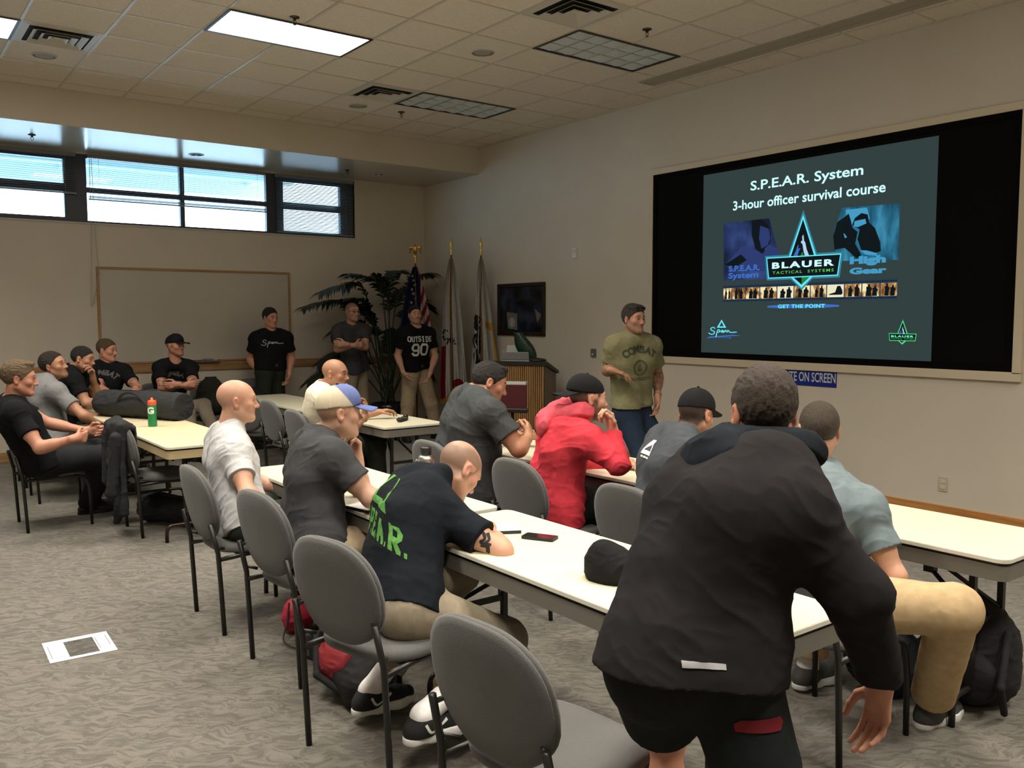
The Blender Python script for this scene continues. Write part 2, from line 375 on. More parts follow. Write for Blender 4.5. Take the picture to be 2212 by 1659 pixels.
def sprinkler(x, y, z, label):
    t = thing('fire_sprinkler', label, 'sprinkler', (x, y, z), group='fire sprinklers')
    MB().lathe([(.04, 0), (.04, -.004), (.025, -.012), (.012, -.014)], 20).build('escutcheon', M_brz, t)
    b = MB(); b.lathe([(.011, -.012), (.011, -.028), (.005, -.03)], 12); b.tube(arc_path([(.008, 0, -.026), (.016, 0, -.04), (.003, 0, -.056)], .01), .003, 6); b.tube(arc_path([(-.008, 0, -.026), (-.016, 0, -.04), (-.003, 0, -.056)], .01), .003, 6); b.build('head_body', M_brz, t)
    MB().lathe([(.014, -.058), (.014, -.06)], 14).build('deflector', M_brz, t)
for x, y, z, l in ((-4.13, -4.9, H, 'fire sprinkler above the lit ceiling light'), (-1.9, -2.66, H, 'fire sprinkler below the farthest switched-off light'), (-1.716, -6.34, H, 'fire sprinkler nearest the screen wall'),
                   (-5.367, -.76, SOFZ, 'fire sprinkler under the soffit at far left'), (-1.63, -.73, SOFZ, 'fire sprinkler under the soffit near the corner')): sprinkler(x, y, z, l)
def downlight(x, y, label, on):
    t = thing('recessed_downlight', label, 'downlight', (x, y, SOFZ), group='small downlights under the soffit')
    MB().lathe([(.09, 0), (.09, -.004), (.07, -.006), (.066, -.002)], 28, cap=False).build('trim_ring', mat('downlight_ring', (.42, .45, .48), .3), t)
    MB().lathe([(.066, -.001), (.03, -.002), (.002, -.002)], 24).build('baffle', M_dark, t)
    MB().lathe([(.022, -.003), (.018, -.012), (.004, -.014)], 14).build('bulb', mat('bulb_glass', (.8, .8, .78), .1), t)
downlight(-3.59, -.646, 'small round downlight under the soffit above the middle window', 0)
downlight(-1.11, -.645, 'small round downlight under the soffit near the corner', 0)
# ================================================================== furniture
M_chairf = mat('chair_fabric', (.098, .097, .094), .92, var=.10, vscale=220, bump=.35, bscale=420, sheen=.25)
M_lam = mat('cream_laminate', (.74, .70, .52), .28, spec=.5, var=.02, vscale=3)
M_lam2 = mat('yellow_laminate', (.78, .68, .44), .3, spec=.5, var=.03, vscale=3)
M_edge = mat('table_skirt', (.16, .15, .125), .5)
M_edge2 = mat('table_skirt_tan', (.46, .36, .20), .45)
M_lip = mat('laminate_lip', (.70, .68, .60), .4)
M_brown = mat('brown_metal', (.035, .022, .018), .3, metal=.5)
def pad(outline, nz, nang, mapf, mi=0, bm=None):
    """closed cushion: outline(angle)->radius scale pair; profile nz list of (rscale, height)"""
    bm = bm or MB(); V = []; F = []
    for (rs, h) in nz:
        for k in range(nang):
            a = 2 * math.pi * k / nang; x, y = outline(a); V.append(mapf(x * rs, y * rs, h))
    n = len(nz)
    for i in range(n - 1):
        for k in range(nang):
            k2 = (k + 1) % nang; F.append((i * nang + k, i * nang + k2, (i + 1) * nang + k2, (i + 1) * nang + k))
    F.append(tuple(range(nang - 1, -1, -1))); F.append(tuple((n - 1) * nang + k for k in range(nang)))
    bm.vf(V, F, mi, True); return bm
def sup(a, p, rx, ry):
    c, s = math.cos(a), math.sin(a); return (math.copysign(abs(c) ** (2 / p), c) * rx, math.copysign(abs(s) ** (2 / p), s) * ry)
def make_chair(label, group):
    t = thing('stacking_chair', label, 'chair', group=group)
    # backrest: shield-shaped, wide shoulder, rounded foot, leaning back; cushion and rear shell with a seam between
    def oline(a):
        x, z = sup(a, 3.0, .237, .200)
        if z < 0: x *= 1 - .32 * (z / .200) ** 2
        if z > 0: x *= 1 - .14 * (z / .200) ** 2
        return x, z
    zc = .680
    def mp(x, z, h):
        zz = zc + z; lean = -.055 - .20 * z - .18 * x * x * 0 + .35 * x * x
        return (lean + h, x, zz)
    front = [(1.0, 0), (1.015, .008), (1.0, .020), (.93, .030), (.7, .036), (.35, .038), (.05, .038)]
    rear = [(1.0, 0), (1.012, -.006), (.985, -.014), (.9, -.019), (.6, -.021), (.05, -.021)]
    b = MB(); pad(oline, [(.985, -.001)] + front, 44, mp, 0, b); o1 = b.build('backrest', M_chairf, t)
    b = MB(); pad(oline, [(.985, .001)] + rear, 44, mp, 0, b); o2 = b.build('back_shell', M_chairf, t)
    # seat
    def sline(a):
        x, y = sup(a, 3.4, .225, .245); y *= 1 - .10 * (1 if x < 0 else 0) * (x / .225) ** 2; return x, y
    def ms(x, y, h):
        drop = -.02 * max(0, (x - .1) / .125) ** 2; return (.225 + x, y, .438 + h + drop - .05 * y * y * 0)
    prof = [(.05, -.018), (.9, -.018), (.985, -.012), (1.0, .0), (.995, .014), (.95, .026), (.8, .031), (.45, .030), (.05, .028)]
    b = MB(); pad(sline, prof, 44, ms, 0, b); b.build('seat', M_chairf, t)
    for s in (-1, 1):
        y = .236 * s
        b = MB(); b.tube([(0, y, 0), (-.012, y, .25), (-.022, y * .99, .44), (-.058, y * .965, .60)], .0125, 10); b.build('leg', M_black, t)
    for s in (-1, 1):
        y = .215 * s
        b = MB(); b.tube(arc_path([(-.02, y * 1.06, .405), (.20, y, .415), (.425, y, .402), (.455, y, .30), (.462, y, 0)], .07, 6), .012, 10); b.build('leg', M_black, t)
    b = MB(); b.tube([(.10, -.21, .412), (.10, .21, .412)], .009, 8); b.tube([(.36, -.21, .412), (.36, .21, .412)], .009, 8)
    for s in (-1, 1): b.tube([(-.03, .237 * s, .47), (.02, .20 * s, .455)], .008, 8); b.tube([(-.05, .229 * s, .575), (-.035, .19 * s, .60)], .008, 8)
    b.build('seat_frame', M_black, t)
    return t
def make_table(label, top, edge, legm, group, L=1.83, Wd=.61):
    t = thing('folding_table', label, 'table', group=group)
    o = rrect(-Wd / 2, -L / 2, Wd / 2, L / 2, .045)
    b = MB(); b.prism([(x, y, .722) for x, y in o], (0, 0, .018), 0); b.build('tabletop', top, t)
    o2 = rrect(-Wd / 2 - .002, -L / 2 - .002, Wd / 2 + .002, L / 2 + .002, .047)
    b = MB(); n = len(o2)
    V = [(x, y, .738) for x, y in o2] + [(x, y, .724) for x, y in o2]; V += [(x * .999, y * .9995, .738) for x, y in o]; F = [(i, (i + 1) % n, n + (i + 1) % n, n + i) for i in range(n)] + [(i, (i + 1) % n, 2 * n + (i + 1) % n, 2 * n + i) for i in range(n)]
    b.vf(V, F); b.build('edge_banding', M_lip, t)
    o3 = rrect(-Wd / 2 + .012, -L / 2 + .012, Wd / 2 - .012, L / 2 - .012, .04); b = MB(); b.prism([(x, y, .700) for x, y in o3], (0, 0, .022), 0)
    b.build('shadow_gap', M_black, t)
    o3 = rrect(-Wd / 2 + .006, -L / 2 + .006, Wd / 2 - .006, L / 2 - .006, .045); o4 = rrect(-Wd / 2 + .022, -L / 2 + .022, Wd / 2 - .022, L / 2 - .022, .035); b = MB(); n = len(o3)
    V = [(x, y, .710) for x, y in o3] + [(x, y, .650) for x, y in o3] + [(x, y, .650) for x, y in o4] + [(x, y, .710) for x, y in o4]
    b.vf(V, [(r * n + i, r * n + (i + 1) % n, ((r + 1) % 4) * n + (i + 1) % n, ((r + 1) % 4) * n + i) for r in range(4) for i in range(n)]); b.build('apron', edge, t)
    for s in (-1, 1):
        ye = s * (L / 2 - .20)
        for sx in (-1, 1):
            b = MB(); b.box((sx * .13 - .0125, ye - .0125, .13), (sx * .13 + .0125, ye + .0125, .705)); b.build('leg', legm, t)
        MB().tube(arc_path([(-.27, ye, 0), (-.27, ye, .125), (.27, ye, .125), (.27, ye, 0)], .07, 6), .0135, 10).build('foot_bar', legm, t)
        MB().box((-.14, ye - .01, .67), (.14, ye + .01, .70)).build('crossbar', legm, t); MB().box((-.13, ye - .008, .38), (.13, ye + .008, .405)).build('crossbar', legm, t)
        for sx in (-1, 1):
            b = MB(); b.tube([(sx * .118, ye, .42), (sx * .05, ye - s * .22, .57), (sx * .015, ye - s * .40, .70)], .010, 8); b.box((sx * .05 - .02, ye - s * .22 - .022, .555), (sx * .05 + .02, ye - s * .22 + .022, .60)); b.build('brace', legm, t)
    return t
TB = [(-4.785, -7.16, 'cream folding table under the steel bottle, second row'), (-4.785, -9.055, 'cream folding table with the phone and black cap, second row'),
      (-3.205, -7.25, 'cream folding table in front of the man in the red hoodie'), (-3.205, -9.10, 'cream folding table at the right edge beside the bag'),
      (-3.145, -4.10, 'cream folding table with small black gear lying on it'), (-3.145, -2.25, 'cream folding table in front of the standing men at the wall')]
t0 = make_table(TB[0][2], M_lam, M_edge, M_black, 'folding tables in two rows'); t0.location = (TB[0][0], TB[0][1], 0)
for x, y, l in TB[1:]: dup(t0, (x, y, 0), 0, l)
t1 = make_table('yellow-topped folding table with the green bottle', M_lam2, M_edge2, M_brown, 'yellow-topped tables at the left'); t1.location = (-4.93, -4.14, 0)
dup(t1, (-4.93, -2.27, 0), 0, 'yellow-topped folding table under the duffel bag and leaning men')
CH = [(-5.495, -6.76, 0, 'grey chair of the bald man in the pale grey shirt'), (-5.465, -7.625, 6, 'grey chair of the man in the tan and blue cap'), (-5.575, -8.60, 13, 'grey chair of the man writing in the black shirt'),
      (-5.625, -9.64, 6, 'empty grey chair nearest the camera'), (-3.985, -6.72, 0, 'grey chair of the big man in the dark grey polo'), (-3.985, -7.63, 0, 'grey chair of the man in the red hoodie'),
      (-4.03, -8.56, 0, 'grey chair of the man in the black snapback'), (-4.14, -9.50, -3, 'grey chair of the man in the blue-grey shirt'),
      (-5.98, -3.66, 0, 'grey chair of the man in black at far left'), (-5.31, -4.37, 0, 'dark chair with the black jacket over its back'), (-5.73, -2.52, 0, 'grey chair of the man in the grey shirt at left'),
      (-5.71, -1.62, 0, 'grey chair of the man resting his chin on his hand at left'), (-3.93, -4.42, 0, 'grey chair of the bald man in the cream shirt'), (-3.78, -3.45, 0, 'empty grey chair pushed in behind the cream-shirted man'),
      (-3.72, -2.55, 25, 'empty grey chair seen side-on at the far table'), (-4.12, -.55, -62, 'grey chair of the man in the black cap at the wall'), (-5.05, -.80, -60, 'grey chair of the man at the whiteboard corner'),
      (-3.46, -.50, -86, 'grey chair at the wall holding the dark backpack'), (-2.90, -.48, -95, 'grey chair at the wall beside the standing man'), (-6.62, -2.55, 10, 'empty grey chair cut by the left edge')]
c0 = make_chair(CH[0][3], 'grey stacking chairs'); c0.location = (CH[0][0], CH[0][1], 0)
for x, y, a, l in CH[1:]: dup(c0, (x, y, 0), math.radians(a), l)
# ================================================================== bodies: signed-distance shapes turned into one smooth surface
F32 = np.float32
def A_(v): return np.asarray(v, F32)
def nz_(v): v = np.asarray(v, float); return v / (np.linalg.norm(v) + 1e-12)
class Rc:      # tapered capsule
    def __init__(s, a, b, ra, rb, k=.03, clip=None, sub=False):
        s.a, s.b, s.ra, s.rb, s.k, s.sub = A_(a), A_(b), ra, rb, k, sub; s.clip = [(A_(p), A_(nz_(n))) for p, n in clip] if clip else None
        s.c = (s.a + s.b) / 2; s.R = float(np.linalg.norm(s.a - s.b)) / 2 + max(ra, rb)
    def d(s, p):
        ba = s.b - s.a; q = p - s.a; t = np.clip((q @ ba) / (float(ba @ ba) + 1e-9), 0, 1)
        d = np.sqrt(np.sum((q - t[..., None] * ba) ** 2, -1)) - (s.ra + (s.rb - s.ra) * t)
        if s.clip:
            for c, n in s.clip: d = np.maximum(d, (p - c) @ n)
        return d
class El:      # ellipsoid with axes given as rows of X
    def __init__(s, c, r, X=None, k=.02, clip=None, sub=False):
        s.c, s.r, s.X, s.k, s.sub = A_(c), A_(r), A_(X) if X is not None else np.eye(3, dtype=F32), k, sub; s.R = max(r) * 1.05; s.clip = [(A_(p), A_(nz_(n))) for p, n in clip] if clip else None
    def d(s, p):
        q = (p - s.c) @ s.X.T; k0 = np.sqrt(np.sum((q / s.r) ** 2, -1)); k1 = np.sqrt(np.sum((q / (s.r * s.r)) ** 2, -1)) + 1e-6
        d = k0 * (k0 - 1) / k1
        d = np.where(k0 < .3, -min(s.r) * .8, d)
        if s.clip:
            for c, n in s.clip: d = np.maximum(d, (p - c) @ n)
        return d
class Bx:      # rounded box
    def __init__(s, c, h, X=None, r=.01, k=.01, clip=None, sub=False):
        s.c, s.h, s.X, s.r, s.k, s.sub = A_(c), A_(h), A_(X) if X is not None else np.eye(3, dtype=F32), r, k, sub; s.R = float(np.linalg.norm(s.h)) + .005; s.clip = [(A_(p), A_(nz_(n))) for p, n in clip] if clip else None
    def d(s, p):
        q = np.abs((p - s.c) @ s.X.T) - (s.h - s.r); d = np.sqrt(np.sum(np.maximum(q, 0) ** 2, -1)) + np.minimum(np.max(q, -1), 0) - s.r
        if s.clip:
            for c, n in s.clip: d = np.maximum(d, (p - c) @ n)
        return d
def smin(a, b, k):
    h = np.maximum(k - np.abs(a - b), 0) / k; return np.minimum(a, b) - h * h * k * F32(.25)
def smax(a, b, k): return -smin(-a, -b, k)
def surface(prims, vox, cuts=(), B=12):
    """union of prims (in order; sub=True carves), cut by half-spaces (point, outward normal) -> verts, quads"""
    adds = [q for q in prims if not q.sub]; m = .03
    lo = np.min([q.c - q.R - m for q in adds], 0); hi = np.max([q.c + q.R + m for q in adds], 0)
    nb = np.ceil((hi - lo) / (vox * B)).astype(int) + 1; n = nb * B
    g = np.stack(np.meshgrid(*[np.arange(k) for k in nb], indexing='ij'), -1).reshape(-1, 3)
    bc = (lo + (g * B + (B - 1) / 2) * vox).astype(F32); hd = vox * B * .87 + .02
    def ev(P, sel=None):
        acc = np.full(P.shape[:-1], F32(.3))
        for q in prims:
            if sel is None: i = slice(None); Q = P
            else:
                i = np.nonzero(np.sum((sel - q.c) ** 2, -1) < (q.R + hd + q.k * 2) ** 2)[0]
                if len(i) == 0: continue
                Q = P[i]
            d = q.d(Q)
            acc[i] = smax(acc[i], -d, F32(q.k)) if q.sub else smin(acc[i], d, F32(q.k))
        for c, nn in cuts: acc = np.maximum(acc, (P - A_(c)) @ A_(nz_(nn)))
        return acc
    cv = ev(bc); act = np.nonzero(np.abs(cv) < hd * 1.35)[0]
    vol = np.repeat(cv.astype(F32)[:, None], 1, 1).reshape(nb); vol = np.where(vol < 0, F32(-.1), F32(.1))
    vol = np.broadcast_to(vol[:, None, :, None, :, None], (nb[0], B, nb[1], B, nb[2], B)).copy()
    loc = np.stack(np.meshgrid(*[np.arange(B)] * 3, indexing='ij'), -1).reshape(-1, 3)
    for s in range(0, len(act), 400):
        a = act[s:s + 400]; P = (lo + ((g[a] * B)[:, None, :] + loc[None]) * vox).astype(F32)
        v = ev(P, bc[a]).reshape(len(a), B, B, B)
        gi = g[a]; vol[gi[:, 0], :, gi[:, 1], :, gi[:, 2], :] = v
    vol = vol.reshape(n)
    s = vol < 0; cnt = np.zeros(tuple(n - 1), np.int8)
    for dx in (0, 1):
        for dy in (0, 1):
            for dz in (0, 1): cnt += s[dx:n[0] - 1 + dx, dy:n[1] - 1 + dy, dz:n[2] - 1 + dz]
    cell = np.nonzero((cnt > 0) & (cnt < 8)); idx = np.full(tuple(n - 1), -1, np.int32); N = len(cell[0]); idx[cell] = np.arange(N)
    ijk = np.stack(cell, -1); cor = np.array([(x, y, z) for x in (0, 1) for y in (0, 1) for z in (0, 1)])
    val = np.stack([vol[ijk[:, 0] + c[0], ijk[:, 1] + c[1], ijk[:, 2] + c[2]] for c in cor], -1)
    pos = np.zeros((N, 3), F32); w = np.zeros(N, F32)
    for a in range(8):
        for b_ in range(a + 1, 8):
            if np.sum(np.abs(cor[a] - cor[b_])) != 1: continue
            va, vb = val[:, a], val[:, b_]; x = (va < 0) != (vb < 0); t = np.where(x, va / np.where(x, va - vb, 1), 0)
            pos += np.where(x[:, None], cor[a] + t[:, None] * (cor[b_] - cor[a]), 0).astype(F32); w += x
    V = lo + (ijk + pos / w[:, None]) * vox
    quads = []
    for ax in range(3):
        o1, o2 = [(1, 2), (2, 0), (0, 1)][ax]
        sl0 = [slice(1, None)] * 3; sl1 = [slice(1, None)] * 3; sl0[ax] = slice(0, -1); sl1[ax] = slice(1, None)
        a, b_ = s[tuple(sl0)], s[tuple(sl1)]
        e = np.nonzero(a != b_); 
        if len(e[0]) == 0: continue
        flip = a[e]; p = np.stack(e, -1); p[:, o1] += 1; p[:, o2] += 1
        ok = (p[:, o1] < n[o1] - 1) & (p[:, o2] < n[o2] - 1) & (p[:, ax] < n[ax] - 1); p = p[ok]; flip = flip[ok]
        def ix(d1, d2):
            q = p.copy(); q[:, o1] -= d1; q[:, o2] -= d2; return idx[q[:, 0], q[:, 1], q[:, 2]]
        Q = np.stack([ix(1, 1), ix(0, 1), ix(0, 0), ix(1, 0)], -1); Q[~flip] = Q[~flip][:, ::-1]; quads.append(Q)
    Q = np.concatenate(quads); Q = Q[(Q >= 0).all(1)]
    return V.astype(np.float64), Q
def normals(V, Q):
    fn = np.cross(V[Q[:, 2]] - V[Q[:, 0]], V[Q[:, 3]] - V[Q[:, 1]]); N = np.zeros_like(V)
    for k in range(4): np.add.at(N, Q[:, k], fn)
    return N / (np.linalg.norm(N, axis=1)[:, None] + 1e-12)
def relax(V, Q, it=1, f=.5):
    for _ in range(it):
        a = np.zeros_like(V); c = np.zeros(len(V))
        for k in range(4):
            for j in ((k + 1) % 4, (k - 1) % 4): np.add.at(a, Q[:, k], V[Q[:, j]]); np.add.at(c, Q[:, k], 1)
        V = V + f * (a / np.maximum(c, 1)[:, None] - V)
    return V
def qmesh(name, V, Q, mats, parent, col=None, mi=None):
    me = bpy.data.meshes.new(name); nv, nf = len(V), len(Q)
    me.vertices.add(nv); me.vertices.foreach_set('co', V.astype(F32).ravel()); me.loops.add(nf * 4); me.loops.foreach_set('vertex_index', Q.astype(np.int32).ravel())
    me.polygons.add(nf); me.polygons.foreach_set('loop_start', np.arange(0, nf * 4, 4, dtype=np.int32)); me.polygons.foreach_set('loop_total', np.full(nf, 4, np.int32)); me.polygons.foreach_set('use_smooth', np.ones(nf, bool))
    if mi is not None: me.polygons.foreach_set('material_index', mi.astype(np.int32))
    for m in (mats if isinstance(mats, (list, tuple)) else [mats]): me.materials.append(m)
    if col is not None:
        at = me.color_attributes.new('pigment', 'FLOAT_COLOR', 'POINT'); at.data.foreach_set('color', np.concatenate([col, np.ones((nv, 1))], 1).astype(F32).ravel())
    me.update(); me.validate(); o = link(name, me, parent)
    if parent is not None: o.matrix_parent_inverse = Matrix.Translation(-Vector(parent.location))
    return o
def wob(p, f, seed=0.0):
    """smooth folds-like noise in [-1,1]"""
    q = p * f + seed; x, y, z = q[..., 0], q[..., 1], q[..., 2]
    a = np.sin(x * 1.0 + 1.7 * np.sin(z * .7 + seed) + .9 * y); b = np.sin(y * 1.3 + 1.5 * np.sin(x * .8 + 1.3) - .7 * z); c = np.sin(z * 1.9 + 1.2 * np.sin(y * .9 + x * .6))
    return (a + b + c) / 3
def vn(p, seed=0):
    """value noise in [-1,1], smooth, vectorised"""
    i = np.floor(p).astype(np.int64); f = p - i; f = f * f * (3 - 2 * f); r = 0
    for dx in (0, 1):
        for dy in (0, 1):
            for dz in (0, 1):
                h = ((i[..., 0] + dx) * 374761393 + (i[..., 1] + dy) * 668265263 + (i[..., 2] + dz) * 1274126177 + seed * 974711) & 0x7fffffff
                h = ((h ^ (h >> 13)) * 1274126177) & 0x7fffffff; h = ((h ^ (h >> 16)) & 0xffff) / 32767.5 - 1
                r = r + h * (f[..., 0] if dx else 1 - f[..., 0]) * (f[..., 1] if dy else 1 - f[..., 1]) * (f[..., 2] if dz else 1 - f[..., 2])
    return r
def folds(p, seed):
    q = p + .02 * np.stack([vn(p * 9, seed + 5), vn(p * 9, seed + 6), vn(p * 9, seed + 7)], -1)
    return (.42 - 1.25 * np.abs(vn(q * np.array([7., 7., 15.]), seed)) ** .62) * .8 + .42 * (.45 - np.abs(vn(q * np.array([17., 17., 36.]) + 3.3, seed + 1)) ** .75) + .35 * vn(q * 5., seed + 2)
# ------------------------------------------------------------------ skin and cloth materials
def skin_mat(name, base, rough=.48):
    if name in _m: return _m[name]
    m = mat(name, base, rough, spec=.35); nt = m.node_tree; b = nt.nodes['Principled BSDF']
    at = nt.nodes.new('ShaderNodeAttribute'); at.attribute_name = 'pigment'
    tc = nt.nodes.new('ShaderNodeTexCoord'); n = nt.nodes.new('ShaderNodeTexNoise'); n.inputs['Scale'].default_value = 45; n.inputs['Detail'].default_value = 4
    r = nt.nodes.new('ShaderNodeValToRGB'); r.color_ramp.elements[0].color = (.9, .88, .88, 1); r.color_ramp.elements[1].color = (1.08, 1.06, 1.05, 1)
    mm = nt.nodes.new('ShaderNodeMix'); mm.data_type = 'RGBA'; mm.blend_type = 'MULTIPLY'; mm.inputs[0].default_value = 1
    nt.links.new(tc.outputs['Object'], n.inputs['Vector']); nt.links.new(n.outputs['Fac'], r.inputs['Fac'])
    nt.links.new(at.outputs['Color'], mm.inputs[6]); nt.links.new(r.outputs[0], mm.inputs[7]); nt.links.new(mm.outputs[2], b.inputs['Base Color'])
    b.inputs['Subsurface Weight'].default_value = .08; b.inputs['Subsurface Radius'].default_value = (.012, .004, .002); b.inputs['Subsurface Scale'].default_value = .6
    return m
SKINM = skin_mat('skin', (.5, .3, .2))
TONE = {'fair': (.56, .315, .215), 'pale': (.60, .36, .26), 'tan': (.43, .225, .135), 'ruddy': (.52, .25, .165), 'olive': (.47, .27, .17)}
def cloth(name, col, var=.10, sheen=.0): return mat('cloth_' + name, col, .93, spec=.15, var=var, vscale=30, bump=.10, bscale=700, sheen=sheen)
M_eyew = mat('eye_white', (.72, .68, .64), .25); M_iris = mat('eye_iris', (.03, .02, .015), .15)
def frame3(f, u):
    f = nz_(f); l = nz_(np.cross(u, f)); u = np.cross(f, l); return f, u, l
# ------------------------------------------------------------------ anatomy
def hand_prims(w, d, n, side, curl, s=1.0, cs=None):
    d = nz_(d); n = nz_(n - np.dot(n, d) * d); t = np.cross(d, n) * (1 if side == 'R' else -1)
    P = []; W_ = w + d * .012 * s
    kn = [(.030, .086), (.010, .090), (-.011, .085), (-.030, .076)]
    for (a, b) in kn: P.append(Rc(W_ + t * a * .55 * s, W_ + t * a * s + d * b * s, .0145 * s, .0115 * s, .016))
    P.append(Rc(W_ + d * .02 * s + t * .022 * s, W_ + d * .05 * s + t * .012 * s + n * .008 * s, .016 * s, .014 * s, .014))
    P.append(Rc(w - d * .02 * s, W_ + d * .02 * s, .026 * s, .022 * s, .02))
    L = [(.044, .028, .022), (.049, .032, .023), (.045, .030, .022), (.035, .023, .019)]; kv = (.006, .0, .006, .012)
    for i, ((a, b), ph) in enumerate(zip(kn, L)):
        p = W_ + t * a * s + d * b * s; ang = 0.0; c = curl * (1.0 + .12 * (i - 1)) if cs is None else curl
        sp = t * (.10, .02, -.05, -.12)[i] * (1 - curl)
        for j, (l, mx) in enumerate(zip(ph, (70, 95, 60))):
            ang += math.radians(mx * min(c, 1.15)); dr = nz_(d * math.cos(ang) + n * math.sin(ang) + sp * (.6 if j else 1))
            q = p + dr * l * s; r = (.0098, .0089, .0080)[j] * s * (.86 if i == 3 else 1); P.append(Rc(p, q, r * 1.04, r * .95, .004)); p = q
    p = W_ + d * .022 * s + t * .026 * s; c = .3 + .5 * curl
    dirs = [d * .62 + t * .70 + n * .30, d * .85 + t * (.45 - .5 * c) + n * (.25 + .4 * c), d * .9 + t * (.25 - .6 * c) + n * (.25 + .55 * c)]
    for dr, l, r in zip(dirs, (.042, .034, .027), (.0135, .0112, .0098)):
        q = p + nz_(dr) * l * s; P.append(Rc(p, q, r * s, r * .92 * s, .006)); p = q
    return P
def head_prims(c, f, u, l, s, o):
    X = np.stack([l, f, u]); g = lambda a, b, z: c + (l * a + f * b + u * z) * s
    wd = o.get('w', 1.0); P = []
    P.append(El(g(0, -.014, .034), (.0765 * wd * s, .098 * s, .086 * s), X, .02))
    P.append(El(g(0, .020, .012), (.068 * wd * s, .076 * s, .078 * s), X, .03))
    P.append(El(g(0, .036, -.048), (.055 * wd * s, .056 * s, .066 * s), X, .03))
    jw = o.get('jaw', 1.0)
    for q in (-1, 1):
        P.append(Rc(g(q * .056 * jw * wd, -.004, -.050), g(q * .020 * jw, .070, -.100), .020 * s, .018 * s, .03))
        P.append(El(g(q * .046 * wd, .060, -.020), (.022 * s, .024 * s, .020 * s), X, .025))
    P.append(El(g(0, .076, -.100), (.022 * jw * s, .019 * s, .017 * s), X, .022))
    P.append(Rc(g(-.034, .080, .020), g(.034, .080, .020), .014 * s, .014 * s, .02)); P.append(Rc(g(0, .082, .02), g(0, .085, .01), .012 * s, .012 * s, .02))
    for q in (-1, 1): P.append(El(g(q * .033, .098, .000), (.019 * s, .017 * s, .011 * s), X, .014, sub=True))
    for q in (-1, 1): P.append(El(g(q * .032, .0765, .000), (.0155 * s, .0145 * s, .0118 * s), X, .004))
    nl = o.get('nose', 1.0)
    P.append(Rc(g(0, .086, .012), g(0, .086 + .024 * nl, -.030), .0075 * s, .0115 * s, .010))
    P.append(El(g(0, .086 + .023 * nl, -.034), (.0115 * s, .0115 * s, .0095 * s), X, .008))
    for q in (-1, 1): P.append(El(g(q * .0125, .088 + .008 * nl, -.036), (.0085 * s, .0115 * s, .0080 * s), X, .006))
    P.append(El(g(0, .078, -.062), (.026 * s, .016 * s, .020 * s), X, .015))
    P.append(Rc(g(-.020, .083, -.062), g(.020, .083, -.062), .0052 * s, .0052 * s, .006)); P.append(El(g(0, .090, -.061), (.014 * s, .006 * s, .0048 * s), X, .005))
    P.append(El(g(0, .087, -.0745), (.018 * s, .0085 * s, .0065 * s), X, .006))
    P.append(Rc(g(-.022, .094, -.0672), g(.022, .094, -.0672), .0022 * s, .0022 * s, .003, sub=True))
    for q in (-1, 1):
        a = l * q; e = nz_(a * .93 - f * .36); Xe = np.stack([e, nz_(np.cross(u, e)), u])
        P.append(El(g(q * .0815 * wd, -.012, -.004), (.0085 * s, .0185 * s, .032 * s), Xe, .006)); P.append(El(g(q * .079 * wd, -.006, -.026), (.0075 * s, .0115 * s, .013 * s), Xe, .006))
        P.append(El(g(q * .0885 * wd, -.007, .0), (.006 * s, .0105 * s, .019 * s), Xe, .004, sub=True))
    return P
def torso_prims(J, fat, off=0.0, k=.055, low=0.0, belly=0.0, chest=1.0):
    P_, N_, ls, lh = J['P'], J['N'], J['ls'], J['lh']; s = J['s']
    u = nz_(N_ - P_); f = nz_(np.cross(ls, u)); fh = nz_(np.cross(lh, (0, 0, 1)))
    bk = J.get('hunch', .03)
    Wp = P_ + (N_ - P_) * .36 - f * bk * .5; C_ = P_ + (N_ - P_) * .68 - f * bk + f * .02; U_ = P_ + (N_ - P_) * .88 - f * bk * .3
    lw = nz_(lh + ls * .6); o = off; P = []
    for q in (1, -1):
        h = P_ + lh * q * .078 * s - np.array((0, 0, low)); w = Wp + lw * q * .066 * s * fat; c = C_ + ls * q * .086 * s * chest; a = U_ + ls * q * .098 * s * chest
        S_ = J['SL'] if q > 0 else J['SR']
        P += [Rc(h, w, .112 * s * fat ** .6 + o, .102 * s * fat + o, k), Rc(w, c, .102 * s * fat + o, .113 * s * chest + o, k), Rc(c, a, .113 * s * chest + o, .082 * s + o, k), Rc(a, S_, .080 * s + o, .060 * s + o, k), Rc(c, S_, .075 * s + o, .060 * s + o, k)]
        P.append(Rc(N_ + u * .006 * s - f * .006, N_ * .45 + S_ * .55 + u * .008 * s, .052 * s + o * .6, .048 * s + o, .045))
    if belly: P.append(El(Wp + f * (.05 + .04 * belly) * s, (.15 * s * fat + o, .11 * s * (1 + belly * .5) + o, .16 * s + o), np.stack([lw, f, u]), .06))
    return P
def arm_prims(J, q, o=0.0, k=.02, mus=1.0):
    S_, E_, W_ = J['S' + q], J['E' + q], J['W' + q]; s = J['s']; m = mus
    return [El(S_ * .96 + E_ * .04, (.058 * s * m + o,) * 3, None, .04), Rc(S_, E_, .053 * s * m + o, .040 * s * m + o, k + .01), Rc(S_ * .62 + E_ * .38, S_ * .42 + E_ * .58, .051 * s * m + o, .047 * s * m + o, .03),
            Rc(E_, W_, .040 * s * m + o, .0275 * s + o, k), Rc(E_ * .85 + W_ * .15, E_ * .6 + W_ * .4, .043 * s * m + o, .038 * s * m + o, .025)]
